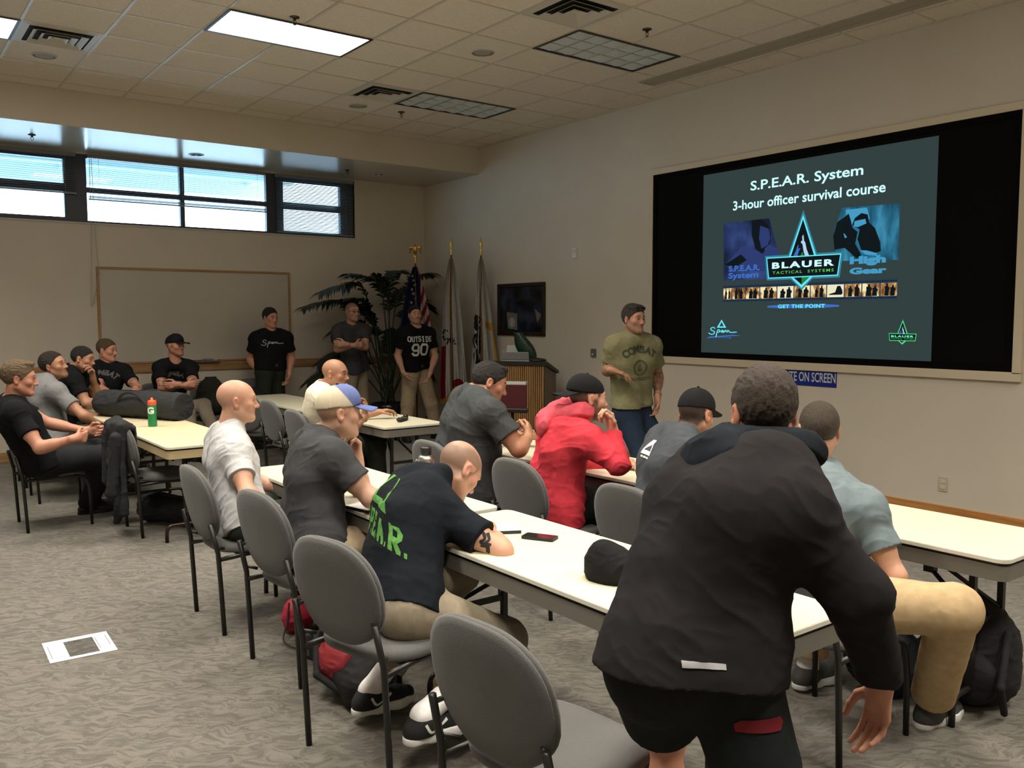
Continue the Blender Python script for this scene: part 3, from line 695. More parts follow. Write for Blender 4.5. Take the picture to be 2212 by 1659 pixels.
def leg_prims(J, q, o=0.0, k=.03):
    P_ = J['J' + q]; K_, A_k = J['K' + q], J['A' + q]; s = J['s']
    sh = nz_(A_k - K_); bk = -nz_(J['t' + q] - np.dot(J['t' + q], sh) * sh)
    return [Rc(P_, K_, .088 * s + o, .060 * s + o, k), Rc(K_, A_k, .056 * s + o, .040 * s + o, k), Rc(K_ * .75 + A_k * .25 + bk * .014, K_ * .5 + A_k * .5 + bk * .012, .056 * s + o, .047 * s + o, .03)]
def foot_prims(A_k, t, s=1.0, o=0.0):
    t = nz_(t); h = A_k - np.array((0, 0, .0)); 
    return [Rc(A_k, A_k - t * .02 - np.array((0, 0, .045)), .036 + o, .034 + o, .02), Rc(A_k - np.array((0, 0, .04)), A_k + t * .13 - np.array((0, 0, .058)), .036 + o, .026 + o, .03), Rc(A_k + t * .10 - np.array((0, 0, .055)), A_k + t * .165 - np.array((0, 0, .06)), .030 + o, .024 + o, .02)]
PEOPLE_JOINTS = {
'p1': [-5.85, -3.78, 0.55, -6.043, -3.746, 1.021, -5.981, -3.813, 1.202, 0.967, -0.242, -0.077, -0.1, 0, 0.995, 0.042, 0.998, 0.052, 0, 1, 0, 0.922, -0.059, 0.383, -6.041, -4.005, 0.956, -5.916, -4.187, 0.698, -5.698, -4.283, 0.76, 0.848, 0.53, 0, -0.53, 0.848, 0, -5.85, -3.879, 0.55, -5.378, -3.844, 0.541, -5.462, -3.435, 0.085, 1, 0, 0, 0.6, -1, -6.018, -3.48, 0.984, -5.744, -3.527, 0.806, -5.5, -3.66, 0.74, 0.894, -0.447, 0, -0.447, -0.894, 0, -5.85, -3.681, 0.55, -5.4, -3.62, 0.57, -5.42, -3.35, 0.1, 1, 0, 0, 0.6, -1, 1.1],
'p2': [-5.58, -2.68, 0.55, -5.624, -2.485, 1.096, -5.536, -2.538, 1.232, 0.784, -0.588, 0.196, -0.196, 0, 0.981, -0.037, 0.994, 0.1, 0, 1, 0, 0.997, 0.03, 0.071, -5.567, -2.813, 1.004, -5.39, -3.004, 0.799, -5.242, -2.875, 0.683, 0.65, 0.564, -0.509, -0.385, -0.334, -0.861, -5.58, -2.773, 0.55, -5.15, -2.74, 0.58, -5.1, -2.72, 0.1, 1, 0, 0, 0.4, -1, -5.582, -2.396, 1.045, -5.398, -2.44, 0.801, -5.15, -2.5, 0.72, 0.926, -0.223, -0.303, -0.295, 0.071, -0.953, -5.58, -2.587, 0.55, -5.15, -2.5, 0.58, -5.1, -2.5, 0.1, 1, 0, 0, 0.35, -1, 1.03],
'p3': [-5.4, -1.95, 0.55, -5.27, -1.929, 1.159, -5.19, -2.017, 1.262, 0.823, -0.555, -0.119, 0.1, 0, 0.995, 0.474, 0.87, 0.134, 0, 1, 0, 0.876, -0.45, -0.171, -5.304, -2.165, 1.054, -5.228, -2.306, 0.842, -4.99, -2.233, 0.85, 0.955, 0.295, 0.029, 0.028, 0.009, -1, -5.4, -2.04, 0.55, -4.98, -2, 0.58, -5, -2, 0.1, 1, 0, 0, 0.7, -1, -5.108, -1.805, 1.109, -5.065, -1.92, 0.906, -5.123, -2.111, 1.07, -0.105, -0.314, 0.943, -0.947, -0.259, -0.191, -5.4, -1.86, 0.55, -4.98, -1.78, 0.58, -5, -1.78, 0.1, 1, 0, 0, 0.5, -1, 1],
'p4': [-5, -1.05, 0.55, -4.759, -1.059, 1.151, -4.771, -1.097, 1.312, 0.706, -0.706, -0.047, 0, 0, 1, 0.956, -0.282, -0.079, 0.819, 0.574, -0, -0.275, -0.957, 0.095, -4.876, -1.04, 1.092, -4.886, -1.239, 0.9, -4.788, -1.509, 0.823, 0.329, -0.908, -0.261, -0.089, 0.245, -0.965, -5.074, -1.102, 0.55, -4.85, -1.55, 0.58, -4.85, -1.55, 0.1, 0.574, -0.819, 0, 0.6, -1, -4.607, -1.119, 1.07, -4.533, -1.379, 0.901, -4.645, -1.554, 0.818, -0.444, -0.889, -0.111, 0.05, 0.099, -0.994, -4.926, -0.998, 0.55, -4.6, -1.35, 0.58, -4.6, -1.4, 0.1, 0.574, -0.819, 0, 0.6, -1, 1],
'p5': [-4.05, -0.72, 0.55, -4.03, -1.043, 1.157, -4.035, -1.083, 1.347, 0.565, -0.823, 0.059, 0, 0, 1, 0.984, -0.178, -0.028, 0.766, 0.643, -0, -0.171, -0.872, -0.458, -4.199, -1.048, 1.093, -4.234, -1.23, 0.876, -4.052, -1.489, 0.915, 0.943, -0.314, 0.105, 0.307, 0.948, 0.078, -4.119, -0.778, 0.55, -3.95, -1.2, 0.58, -3.9, -1.25, 0.1, 0.643, -0.766, 0, 0.5, -1, -3.871, -1.107, 1.084, -3.941, -1.387, 0.887, -4.11, -1.444, 0.926, -0.99, 0.099, -0.099, 0.102, 0.995, -0.022, -3.981, -0.662, 0.55, -3.693, -0.973, 0.62, -3.62, -1.32, 0.1, 0.643, -0.766, 0, 0.4, -1, 1],
'p6': [-2.72, -0.62, 0.98, -2.697, -0.634, 1.481, -2.717, -0.664, 1.666, 0.279, -0.958, -0.06, 0, 0, 1, 0.969, -0.245, 0.004, 0.94, 0.342, -0, -0.245, -0.969, -0.016, -2.9, -0.614, 1.406, -2.93, -0.493, 1.129, -2.884, -0.669, 0.962, 0.327, -0.14, -0.935, 0.945, 0.049, 0.323, -2.805, -0.651, 0.98, -2.83, -0.66, 0.52, -2.87, -0.62, 0.09, -0.1, -0.995, 0, 0.3, -1, -2.523, -0.71, 1.408, -2.444, -0.671, 1.127, -2.536, -0.806, 0.955, -0.284, -0.142, -0.948, -0.959, 0.042, 0.281, -2.635, -0.589, 0.98, -2.6, -0.6, 0.52, -2.56, -0.52, 0.09, 0.447, -0.894, 0, 0.3, -1, 1],
'p7': [-1.55, -0.72, 1, -1.643, -0.792, 1.564, -1.656, -0.866, 1.744, 0.11, -0.994, 0.02, 0, 0, 1, 0.996, -0.085, -0.01, 0.866, 0.5, -0, -0.086, -0.986, -0.141, -1.826, -0.787, 1.497, -1.919, -0.929, 1.249, -1.781, -1.153, 1.307, 0.995, 0, 0.1, 0, 1, 0, -1.631, -0.767, 1, -1.68, -0.76, 0.53, -1.72, -0.72, 0.09, 0, -1, 0, 0.3, -1, -1.45, -0.819, 1.493, -1.549, -1.017, 1.274, -1.885, -1.136, 1.321, -0.97, 0.216, 0.108, 0.214, 0.976, -0.024, -1.469, -0.673, 1, -1.45, -0.72, 0.53, -1.4, -0.62, 0.09, 0.447, -0.894, 0, 0.5, -1, 1.04],
'p8': [-0.93, -1.28, 0.96, -1.013, -1.459, 1.533, -1.05, -1.477, 1.699, -0.2, -0.97, 0.14, 0, 0, 1, 0.996, -0.093, 0.004, 0.966, 0.259, -0, -0.087, -0.947, -0.308, -1.18, -1.404, 1.448, -1.208, -1.285, 1.162, -1.259, -1.518, 0.951, 0.477, -0.191, -0.858, 0.879, 0.103, 0.465, -1.017, -1.303, 0.96, -1.08, -1.319, 0.508, -1.127, -1.329, 0.085, -0.287, -0.958, 0, 0.3, -1, -0.8, -1.439, 1.449, -0.728, -1.46, 1.141, -0.925, -1.646, 0.932, -0.477, -0.191, -0.858, -0.879, 0.103, 0.465, -0.843, -1.257, 0.96, -0.746, -1.371, 0.492, -0.65, -1.342, 0.085, 0.514, -0.857, 0, 0.3, -1, 1],
'p9': [-1.574, -6.063, 0.839, -1.608, -6.1, 1.497, -1.63, -6.131, 1.649, -0.02, -1, 0, 0, 0, 1, 0.972, -0.234, -0.004, 0.985, 0.174, -0, -0.234, -0.97, -0.066, -1.774, -6.045, 1.419, -1.763, -5.948, 1.207, -1.904, -6.154, 1.222, 0.757, -0.595, -0.27, -0.114, 0.288, -0.951, -1.663, -6.079, 0.839, -1.67, -6.292, 0.465, -1.719, -6.087, 0.09, -0.1, -0.995, 0, 0.25, -1, -1.407, -6.133, 1.417, -1.27, -6.074, 1.144, -1.389, -6.19, 0.968, -0.148, -0.098, -0.984, -0.938, 0.329, 0.108, -1.486, -6.047, 0.839, -1.395, -6.277, 0.486, -1.334, -6.121, 0.09, 0.514, -0.857, 0, 0.35, -1, 1],
'p10': [-5.3, -6.8, 0.55, -5.309, -6.559, 1.022, -5.259, -6.605, 1.198, 0.959, -0.283, 0, -0.08, 0, 0.997, 0.181, 0.981, 0.064, 0, 1, 0, 0.975, -0.188, 0.115, -5.346, -6.779, 0.93, -5.359, -7.014, 0.739, -5.202, -6.965, 0.639, 0.817, 0.253, -0.518, -0.565, 0.175, -0.806, -5.3, -6.89, 0.55, -4.87, -6.9, 0.58, -4.9, -6.9, 0.1, 1, 0, 0, 0.5, -1, -5.272, -6.38, 0.957, -5.158, -6.522, 0.718, -5, -6.72, 0.66, 0.609, -0.761, -0.224, -0.14, 0.175, -0.975, -5.3, -6.71, 0.55, -4.87, -6.66, 0.58, -4.9, -6.66, 0.1, 1, 0, 0, 0.35, -1, 1],
'p11': [-3.72, -4.42, 0.55, -3.786, -4.563, 1.067, -3.725, -4.66, 1.189, 0.66, -0.75, -0.05, 0.05, 0, 0.999, 0.664, 0.745, 0.066, 0, 1, 0, 0.748, -0.658, -0.088, -3.858, -4.769, 0.975, -3.679, -4.864, 0.74, -3.518, -4.789, 0.82, 0.099, 0.099, 0.99, -0.995, 0.01, 0.099, -3.72, -4.514, 0.55, -3.27, -4.516, 0.516, -3.3, -4.62, 0.1, 1, 0, 0, 0.5, -1, -3.588, -4.467, 1.001, -3.459, -4.333, 0.748, -3.2, -4.4, 0.8, 0.95, -0.247, 0.192, 0.186, -0.048, -0.981, -3.72, -4.325, 0.55, -3.28, -4.3, 0.58, -3.3, -4.3, 0.1, 1, 0, 0, 0.35, -1, 1.05],
'p12': [-5.26, -7.62, 0.55, -5.174, -7.496, 1.082, -5.098, -7.58, 1.203, 0.98, -0.2, -0.02, 0.05, 0, 0.999, 0.328, 0.945, -0.013, 0, 1, 0, 0.942, -0.328, -0.075, -5.207, -7.73, 1.013, -5.073, -7.849, 0.822, -4.89, -7.742, 0.759, 0.828, 0.485, -0.282, -0.243, -0.143, -0.959, -5.26, -7.71, 0.55, -4.84, -7.72, 0.58, -4.9, -7.72, 0.1, 1, 0, 0, 0.4, -1, -5.079, -7.362, 1.009, -4.903, -7.43, 0.764, -4.959, -7.496, 0.949, -0.105, -0.052, 0.993, -0.975, -0.191, -0.113, -5.26, -7.53, 0.55, -4.84, -7.5, 0.58, -4.9, -7.5, 0.1, 1, 0, 0, 0.62, 1, 1],
'p13': [-3.78, -6.72, 0.56, -3.722, -6.737, 1.166, -3.65, -6.822, 1.235, 0.831, -0.458, -0.315, 0.243, 0, 0.97, 0.342, 0.939, 0.036, 0, 1, 0, 0.936, -0.337, -0.099, -3.78, -7.017, 1.061, -3.68, -7.176, 0.843, -3.507, -7.051, 0.885, 0.577, 0.577, 0.577, -0.535, 0.802, -0.267, -3.78, -6.816, 0.56, -3.33, -6.86, 0.58, -3.4, -6.8, 0.1, 1, 0, 0, 0.55, -1, -3.618, -6.572, 1.078, -3.473, -6.445, 0.822, -3.2, -6.5, 0.83, 0.465, -0.814, 0.349, 0.173, -0.303, -0.937, -3.78, -6.624, 0.56, -3.33, -6.56, 0.58, -3.4, -6.56, 0.1, 1, 0, 0, 0.5, -1, 1.07],
'p14': [-3.77, -7.62, 0.56, -3.675, -7.659, 1.086, -3.617, -7.754, 1.198, 0.941, -0.334, -0.051, 0.119, 0, 0.993, 0.541, 0.838, 0.071, 0, 1, 0, 0.832, -0.521, -0.19, -3.738, -7.872, 0.98, -3.669, -8.061, 0.867, -3.612, -7.963, 1.026, -0.146, 0.194, 0.97, -0.966, 0.184, -0.182, -3.77, -7.713, 0.56, -3.34, -7.74, 0.58, -3.4, -7.7, 0.1, 1, 0, 0, 0.75, -1, -3.547, -7.575, 1.005, -3.458, -7.462, 0.731, -3.25, -7.62, 0.79, 0.196, -0.981, 0, 0, 0, -1, -3.77, -7.527, 0.56, -3.34, -7.5, 0.58, -3.4, -7.5, 0.1, 1, 0, 0, 0.35, -1, 1.03],
'p15': [-5.33, -8.56, 0.56, -5.049, -8.305, 0.967, -4.921, -8.372, 1.013, 0.726, -0.05, -0.686, 0.683, 0.1, 0.723, 0.31, 0.95, 0.025, 0, 1, 0, 0.863, -0.27, -0.426, -5.087, -8.5, 0.867, -4.973, -8.76, 0.746, -4.906, -8.555, 0.793, -0.391, 0.911, -0.13, 0.051, -0.12, -0.991, -5.33, -8.65, 0.56, -4.951, -8.745, 0.38, -5.372, -8.813, 0.214, 1, 0, 0, 0.6, -1, -4.955, -8.096, 0.878, -4.985, -8.14, 0.583, -4.98, -8.32, 0.77, 0.581, -0.814, 0, 0, 0, -1, -5.33, -8.47, 0.56, -4.95, -8.42, 0.58, -5.334, -8.322, 0.127, 1, 0, 0, 0.35, -1, 1],
'p16': [-3.78, -8.55, 0.56, -3.591, -8.415, 1.057, -3.51, -8.467, 1.158, 0.941, 0.152, -0.303, 0.3, 0.1, 0.949, 0.464, 0.886, 0.001, 0, 1, 0, 0.867, -0.454, -0.206, -3.714, -8.643, 0.989, -3.437, -8.676, 0.879, -3.15, -8.7, 0.79, 0.952, -0.08, -0.295, -0.294, 0.025, -0.955, -3.78, -8.64, 0.56, -3.35, -8.66, 0.58, -3.4, -8.66, 0.1, 1, 0, 0, 0.35, -1, -3.493, -8.219, 0.99, -3.369, -8.165, 0.722, -3.2, -8.35, 0.79, 0.65, -0.713, 0.262, 0.176, -0.193, -0.965, -3.78, -8.46, 0.56, -3.35, -8.44, 0.58, -3.4, -8.44, 0.1, 1, 0, 0, 0.35, -1, 1],
'p17': [-5.42, -10.121, 0.849, -5.125, -10.075, 1.293, -5.07, -10.054, 1.416, 0.564, 0.82, -0.102, 0.05, 0.099, 0.994, 0.269, 0.954, -0.129, -0.848, 0.53, 0, 0.809, -0.297, -0.507, -5.246, -10.256, 1.207, -5.15, -10.382, 1.034, -5.005, -10.366, 0.776, 0.079, 0.119, -0.99, -0.967, 0.249, -0.048, -5.346, -10.167, 0.849, -5.31, -10.244, 0.571, -5.341, -10.279, 0.09, 0.53, 0.848, 0, 0.25, -1, -5.156, -9.938, 1.164, -5.127, -9.788, 0.863, -4.922, -9.702, 0.755, 0.829, 0.35, -0.437, -0.402, -0.17, -0.9, -5.494, -10.075, 0.849, -5.241, -9.886, 0.521, -5.305, -9.946, 0.09, 0.53, 0.848, 0, 0.2, -1, 0.97],
'p18': [-3.98, -9.46, 0.56, -3.696, -9.283, 0.998, -3.689, -9.309, 1.182, 0.707, 0.707, -0.019, 0, 0, 1, 0.347, 0.937, -0.041, 0.087, 0.996, -0, 0.848, -0.331, -0.415, -3.753, -9.565, 0.89, -3.755, -9.712, 0.653, -3.606, -9.563, 0.5, -0.217, 0.976, 0, 0, 0, -1, -3.988, -9.55, 0.56, -3.784, -9.957, 0.59, -3.521, -9.749, 0.085, 0.996, -0.087, 0, 0.4, -1, -3.572, -9.076, 0.868, -3.678, -8.958, 0.614, -3.55, -9.1, 0.79, 0.492, -0.548, 0.677, 0.452, -0.503, -0.736, -3.972, -9.37, 0.56, -3.6, -9.25, 0.57, -3.623, -9.242, 0.1, 0.996, -0.087, 0, 0.35, -1, 1],
}
# ================================================================== people
PRINTS = []
def sstep(a, b, x): t = np.clip((x - a) / (b - a), 0, 1); return t * t * (3 - 2 * t)
def put_print(o, V2, F2, c, r, u, n, m, grid=.009, lift=.0026):
    """lay flat artwork (metres) onto the surface of mesh object o, as a second material of that mesh"""
    bm = bmesh.new(); vs = [bm.verts.new((x, y, 0)) for x, y in V2]
    for f in F2:
        try: bm.faces.new([vs[i] for i in f])
        except ValueError: pass
    bmesh.ops.triangulate(bm, faces=bm.faces[:])
    xs = [v[0] for v in V2]; ys = [v[1] for v in V2]
    for lo, hi, ax in ((min(xs), max(xs), 0), (min(ys), max(ys), 1)):
        q = lo + grid
        while q < hi:
            pl = Vector((q, 0, 0)) if ax == 0 else Vector((0, q, 0)); no = Vector((1, 0, 0)) if ax == 0 else Vector((0, 1, 0))
            bmesh.ops.bisect_plane(bm, geom=bm.verts[:] + bm.edges[:] + bm.faces[:], plane_co=pl, plane_no=no); q += grid
    me = o.data; bv = BVHTree.FromPolygons([v.co[:] for v in me.vertices], [tuple(p.vertices) for p in me.polygons])
    r, u, n, c = Vector(r).normalized(), Vector(u).normalized(), Vector(n).normalized(), Vector(c)
    dead = []
    for v in bm.verts:
        p = c + r * v.co.x + u * v.co.y + n * .5; h = bv.ray_cast(p, -n, 1.2)
        if h[0] is None: dead.append(v)
        else: v.co = h[0] + h[1].normalized() * lift if h[1].dot(n) > 0 else h[0] - h[1].normalized() * lift
    bmesh.ops.delete(bm, geom=dead, context='VERTS')
    k = len(me.materials); me.materials.append(m)
    for f in bm.faces: f.material_index = k; f.smooth = True
    b2 = bmesh.new(); b2.from_mesh(me); tm = bpy.data.meshes.new('tmp'); bm.normal_update()
    for f in bm.faces:
        if f.normal.dot(n) < 0: f.normal_flip()
    bm.to_mesh(tm); b2.from_mesh(tm); b2.to_mesh(me); b2.free(); bm.free(); bpy.data.meshes.remove(tm)
def uni(*a):
    V = []; F = []
    for v, f in a:
        b = len(V); V += list(v); F += [tuple(i + b for i in q) for q in f]
    return V, F
def tr2(vf, dx=0, dy=0, s=1, ang=0, sx=None):
    c, q = math.cos(ang), math.sin(ang); sx = s if sx is None else sx
    return [(x * sx * c - y * s * q + dx, x * sx * q + y * s * c + dy) for x, y in vf[0]], vf[1]
def fit(vf, w):
    xs = [p[0] for p in vf[0]]; k = w / (max(xs) - min(xs)); m = (max(xs) + min(xs)) / 2; return [((x - m) * k, y * k) for x, y in vf[0]], vf[1]
def fit2(vf, w, h):
    xs = [p[0] for p in vf[0]]; ys = [p[1] for p in vf[0]]; a, b = w / (max(xs) - min(xs)), h / (max(ys) - min(ys)); m = (max(xs) + min(xs)) / 2; y0 = min(ys); return [((x - m) * a, (y - y0) * b) for x, y in vf[0]], vf[1]
def arc_text(txt, size, R, bold, span):
    out = []; n = len(txt)
    for i, ch in enumerate(txt):
        a = span * (i / (n - 1) - .5); out.append(tr2(text2d(ch, size, bold), R * math.sin(a), R * math.cos(a) - R, 1, -a))
    return uni(*out)
def outline_tri(w, h, t):
    o = [(-w / 2, 0), (w / 2, 0), (w * .12, h), (-w * .12, h)]; cx, cy = 0, h * .42
    i = [(x * (1 - 2 * t / w), (y - cy) * (1 - 1.7 * t / h) + cy) for x, y in o]
    return o + i, [(k, (k + 1) % 4, 4 + (k + 1) % 4, 4 + k) for k in range(4)]
def ring2(r0, r1, n=36): return [(r0 * math.cos(2 * math.pi * k / n), r0 * math.sin(2 * math.pi * k / n)) for k in range(n)] + [(r1 * math.cos(2 * math.pi * k / n), r1 * math.sin(2 * math.pi * k / n)) for k in range(n)], [(k, (k + 1) % n, n + (k + 1) % n, n + k) for k in range(n)]
def joints_of(row):
    it = iter(row); v3 = lambda: np.array([next(it), next(it), next(it)], float); J = {}
    for k in ('P', 'N', 'H', 'hf', 'hu', 'ls', 'lh', 'fs'): J[k] = v3()
    for q in 'RL':
        for k in ('S', 'E', 'W', 'hd', 'pn', 'J', 'K', 'A', 't'): J[k + q] = v3()
        J['c' + q] = next(it); e = next(it)
        if e >= 0: J['cs' + q] = e
    J['s'] = next(it); return J
def build_person(key, st):
    J = joints_of(PEOPLE_JOINTS[key])
    s = J['s']; vox = st.get('vox', .0045); cvox = st.get('cvox', vox * 1.25); fat = st.get('fat', 1.0); mus = st.get('mus', 1.0); J['hunch'] = st.get('hunch', .03)
    base = J['P'] * 1.0; base[2] = 0
    root = thing('person', st['label'], 'person', tuple(base), group=st.get('group', 'men listening in the meeting room'))
    u = nz_(J['N'] - J['P']); ls = J['ls']; f = nz_(np.cross(ls, u)); N_ = J['N']
    hc = J['H']; hf, hu, hl = frame3(J['hf'], J['hu']); hs = s * st.get('hscale', 1.0)
    g = lambda a, b, z: hc + (hl * a + hf * b + hu * z) * hs
    # ---- body: one continuous skin
    P = torso_prims(J, fat, -.012, belly=st.get('belly', 0) * .8, chest=st.get('chest', 1.0))
    nr = st.get('neck', .060) * s
    P += [Rc(N_ - u * .03 * s, g(0, -.022, -.055), nr * 1.05, nr * .94, .03), Rc(N_ + f * .03 * s, g(0, .012, -.085), nr * .8, .040 * s, .04)]
    P += head_prims(hc, hf, hu, hl, hs, st)
    for q in ('R', 'L'):
        P += arm_prims(J, q, 0, mus=mus); P += hand_prims(J['W' + q], J['hd' + q], J['pn' + q], q, J['c' + q], s * st.get('hand', 1.0), J.get('cs' + q)); P += leg_prims(J, q, -.008)
        P += foot_prims(J['A' + q], J['t' + q], 1.0, -.006)
    V, Q = surface(P, vox)
    # ---- pigment
    T_ = np.array(TONE[st.get('tone', 'fair')]); col = np.repeat(T_[None], len(V), 0)
    L_ = (V - hc) / hs; x, y, z = L_ @ hl, L_ @ hf, L_ @ hu; ax = np.abs(x)
    head = (ax < .10) & (np.abs(y) < .15) & (z > -.14) & (z < .15)
    def mix(mask, c): 
        nonlocal col; m = (mask * head)[:, None]; col = col * (1 - m) + np.array(c)[None] * m
    mix(.30 * sstep(.05, .0, np.abs(z + .02)) * sstep(.03, .06, y), (.50, .20, .14))
    mix(.35 * sstep(.068, .078, ax) * sstep(.05, .03, np.abs(z + .004)), (.50, .17, .12))
    mix(.75 * sstep(.026, .020, ax) * sstep(.016, .010, np.abs(z + .068)) * sstep(.078, .084, y), tuple(T_ * np.array((.80, .52, .50))))
    hcol = st.get('hair', (.03, .02, .013))
    be = st.get('beard', 0)
    if be:
        m = sstep(-.030, -.052, z + .35 * (y - .03) * 0 + .0 * ax) * sstep(.010, .03, y + ax * .15) * (1 - sstep(.026, .020, ax) * sstep(.015, .011, np.abs(z + .067)))
        m = np.maximum(m, sstep(.030, .024, ax) * sstep(.013, .006, np.abs(z + .050)) * sstep(.07, .08, y)); m = np.maximum(m, sstep(.05, .06, ax) * sstep(.03, .015, np.abs(y - .012)) * sstep(.01, -.01, z))
        mix(be * m, st.get('beardcol', hcol))
    bz = z - .030 + .25 * np.maximum(ax - .036, 0); mix(st.get('brow', .85) * sstep(.0075, .0035, np.abs(bz)) * sstep(.010, .016, ax) * sstep(.056, .048, ax) * sstep(.05, .07, y), hcol)
    mix(.55 * sstep(.0030, .0015, np.abs(z - .0065 + 3.5 * (ax - .032) ** 2 * 8)) * sstep(.017, .013, np.abs(ax - .032)) * sstep(.07, .08, y), (.03, .02, .015))
    sc = st.get('scalp', 0)
    if sc:
        hz = st.get('hairz', .075); m = sstep(-.012, .012, (z - hz) * .667 - (y - .088) * .743 + .01 * wob(V, 60)) * sstep(-.075, -.045, z + .25 * (y + .08)) * sstep(.0, .004, np.abs(ax - .082) * 0 + .004)
        ear = (ax > .075) & (np.abs(z + .004) < .036) & (y > -.034); m = m * (~ear)
        top = st.get('baldtop', 0)
        if top: m = m * (1 - top * sstep(.05, .085, z) * sstep(.068, .045, ax))
        mix(sc * m, st.get('scalpcol', hcol))
    tt = st.get('tattoo', '')
    for q in tt:
        Sx, E, Wp = J['S' + q], J['E' + q], J['W' + q]
        for a_, b_, lo_, hi_ in ((Sx, E, .35, 1.0), (E, Wp, .0, .95)):
            d = b_ - a_; tpar = ((V - a_) @ d) / (d @ d); dist = np.linalg.norm(V - a_ - np.clip(tpar, 0, 1)[:, None] * d, axis=1)
            m = (dist < .075 * s) * (tpar > lo_) * (tpar < hi_) * sstep(-.1, .25, wob(V, 75, 2.0) + .4 * wob(V, 190, 1.0)); m = (m * st.get('tat', .55))[:, None]; col = col * (1 - m) + np.array((.05, .06, .07)) * m
    nrm = normals(V, Q)
    # knuckle flush
    body = qmesh('body', V, Q, [SKINM], root, col)
    # ---- eyes
    for q in (-1, 1):
        gd = st.get('gaze', 0.0); bm = MB(); c = g(q * .032, .0800, -.0005); n1, n2 = 12, 20; VV = []; FF = []; mi = []
        for i in range(n1 + 1):
            for k in range(n2):
                th = math.pi * i / n1; ph = 2 * math.pi * k / n2
                VV.append(tuple(c + (hl * math.sin(th) * math.cos(ph) * .0128 + hu * math.sin(th) * math.sin(ph) * .0062 + hf * math.cos(th) * .0128) * hs))
        for i in range(n1):
            for k in range(n2): FF.append((i * n2 + k, i * n2 + (k + 1) % n2, (i + 1) * n2 + (k + 1) % n2, (i + 1) * n2 + k)); mi.append(1 if i < 3 else 0)
        for fc, m_ in zip(FF, mi): pass
        vs = [bm.bm.verts.new(v) for v in VV]
        for fc, m_ in zip(FF, mi):
            if len({tuple(round(a, 7) for a in VV[i]) for i in fc}) > 2:
                q_ = bm.bm.faces.new([vs[i] for i in fc]); q_.material_index = m_; q_.smooth = True
        o = bm.build('eye', [M_eyew, M_iris], root); o.matrix_parent_inverse = Matrix.Translation(-root.location)
    # ---- hair
    hk = st.get('hairkind')
    if hk:
        X = np.stack([hl, hf, hu]); th = st.get('hairt', .010); hz = st.get('hairz', .078); hy = st.get('hairy', .090)
        cl = [(g(0, hy, hz), hf * .743 - hu * .667), (g(0, -.092, st.get('napez', -.062)), hf * .40 - hu * .92)]
        H_ = [El(g(0, -.016, .036 + th * .3), (.0775 * hs * st.get('w', 1.0) + th * .75 * hs, .0985 * hs + th * hs, .0865 * hs + th * 1.25 * hs), X, .01, cl),
              El(g(0, .012, .020 + th * .6), (.072 * hs * st.get('w', 1.0) + th * .6 * hs, .080 * hs + th * .9 * hs, .084 * hs + th * 1.25 * hs), X, .01, cl)]
        if hk == 'quiff': H_.append(El(g(0, .055, .108), (.05 * hs, .035 * hs, .020 * hs), X, .02))
        for q in (-1, 1): H_.append(El(g(q * .088, -.008, -.008), (.022 * hs, .024 * hs, .040 * hs), X, .004, sub=True))
        HV, HQ = surface(H_, min(vox * .8, .0042)); hn = normals(HV, HQ); Lh = (HV - hc) / hs; xx, yy, zz = Lh @ hl, Lh @ hf, Lh @ hu
        st_ = np.stack([xx * 150, yy * 32 + zz * 26, zz * 60 - yy * 22], -1); HV = HV + hn * (min(th, .011) * .26 * hs * (vn(st_, 4) + .6 * vn(st_ * 2.3, 5)) - th * .05)[:, None]
        qmesh('hair', HV, HQ, mat('hair_' + key, hcol, .55, spec=.35, var=.30, vscale=150, bump=.7, bscale=420), root)
    # ---- shirt
    sc_ = st['shirt']; off = sc_.get('off', .016); um = {'m': sc_['mat']}
    SP = torso_prims(J, fat, off, low=sc_.get('low', .02), belly=st.get('belly', 0), chest=st.get('chest', 1.0))
    hem = sc_.get('hem', .06)
    for q in (1, -1):
        h = J['P'] + J['lh'] * q * .078 * s; SP.append(Rc(h + u * .05, h - u * hem - np.array((0, 0, .02)), .112 * s * fat ** .6 + off, .118 * s * fat ** .6 + off, .05))
    for q in ('R', 'L'):
        Sx, E, Wp = J['S' + q], J['E' + q], J['W' + q]; d = nz_(E - Sx)
        if sc_.get('long'):
            fr = sc_.get('cuff', .97); d2 = nz_(Wp - E); e_ = E + (Wp - E) * fr
            SP += [El(Sx, (.066 * s * mus + off * .6,) * 3, None, .05), Rc(Sx, E, .060 * s * mus + off * .6, .050 * s * mus + off * .6, .04), Rc(E, e_, .049 * s * mus + off * .5, .036 * s + off * .5, .03, clip=[(e_, d2)])]
        else:
            fr = sc_.get('sleeve', .62); e_ = Sx + (E - Sx) * fr; fl = sc_.get('flare', .012)
            SP += [El(Sx, (.054 * s * mus ** .4 + off * .6,) * 3, None, .05, [(e_, d)]), Rc(Sx, Sx + (E - Sx) * (fr + .08), .056 * s * mus ** .5 + off * .6, .052 * s * mus + off * .6 + fl, .035, clip=[(e_, d)])]
    SP.append(El(N_ - u * .020 * s + f * .030 * s, (.095 * s + off, .052 * s + off, .052 * s + off), np.stack([ls, f, u]), .04))
    nk = sc_.get('neckr', .070) * s
    SP.append(Rc(N_ + u * sc_.get('neckh', .058) * s + f * .022 * s, hc + f * .01, nk, nk * 1.15, .006, sub=True))
    SV, SQ = surface(SP, cvox, cuts=[(J['P'] - u * hem - np.array((0, 0, sc_.get('low', .02) * .5)), nz_(-u * (1 - sc_.get('hemv', 0)) - np.array((0, 0, 1.0)) * sc_.get('hemv', 0)))])
    sn = normals(SV, SQ); w = np.full(len(SV), .40)
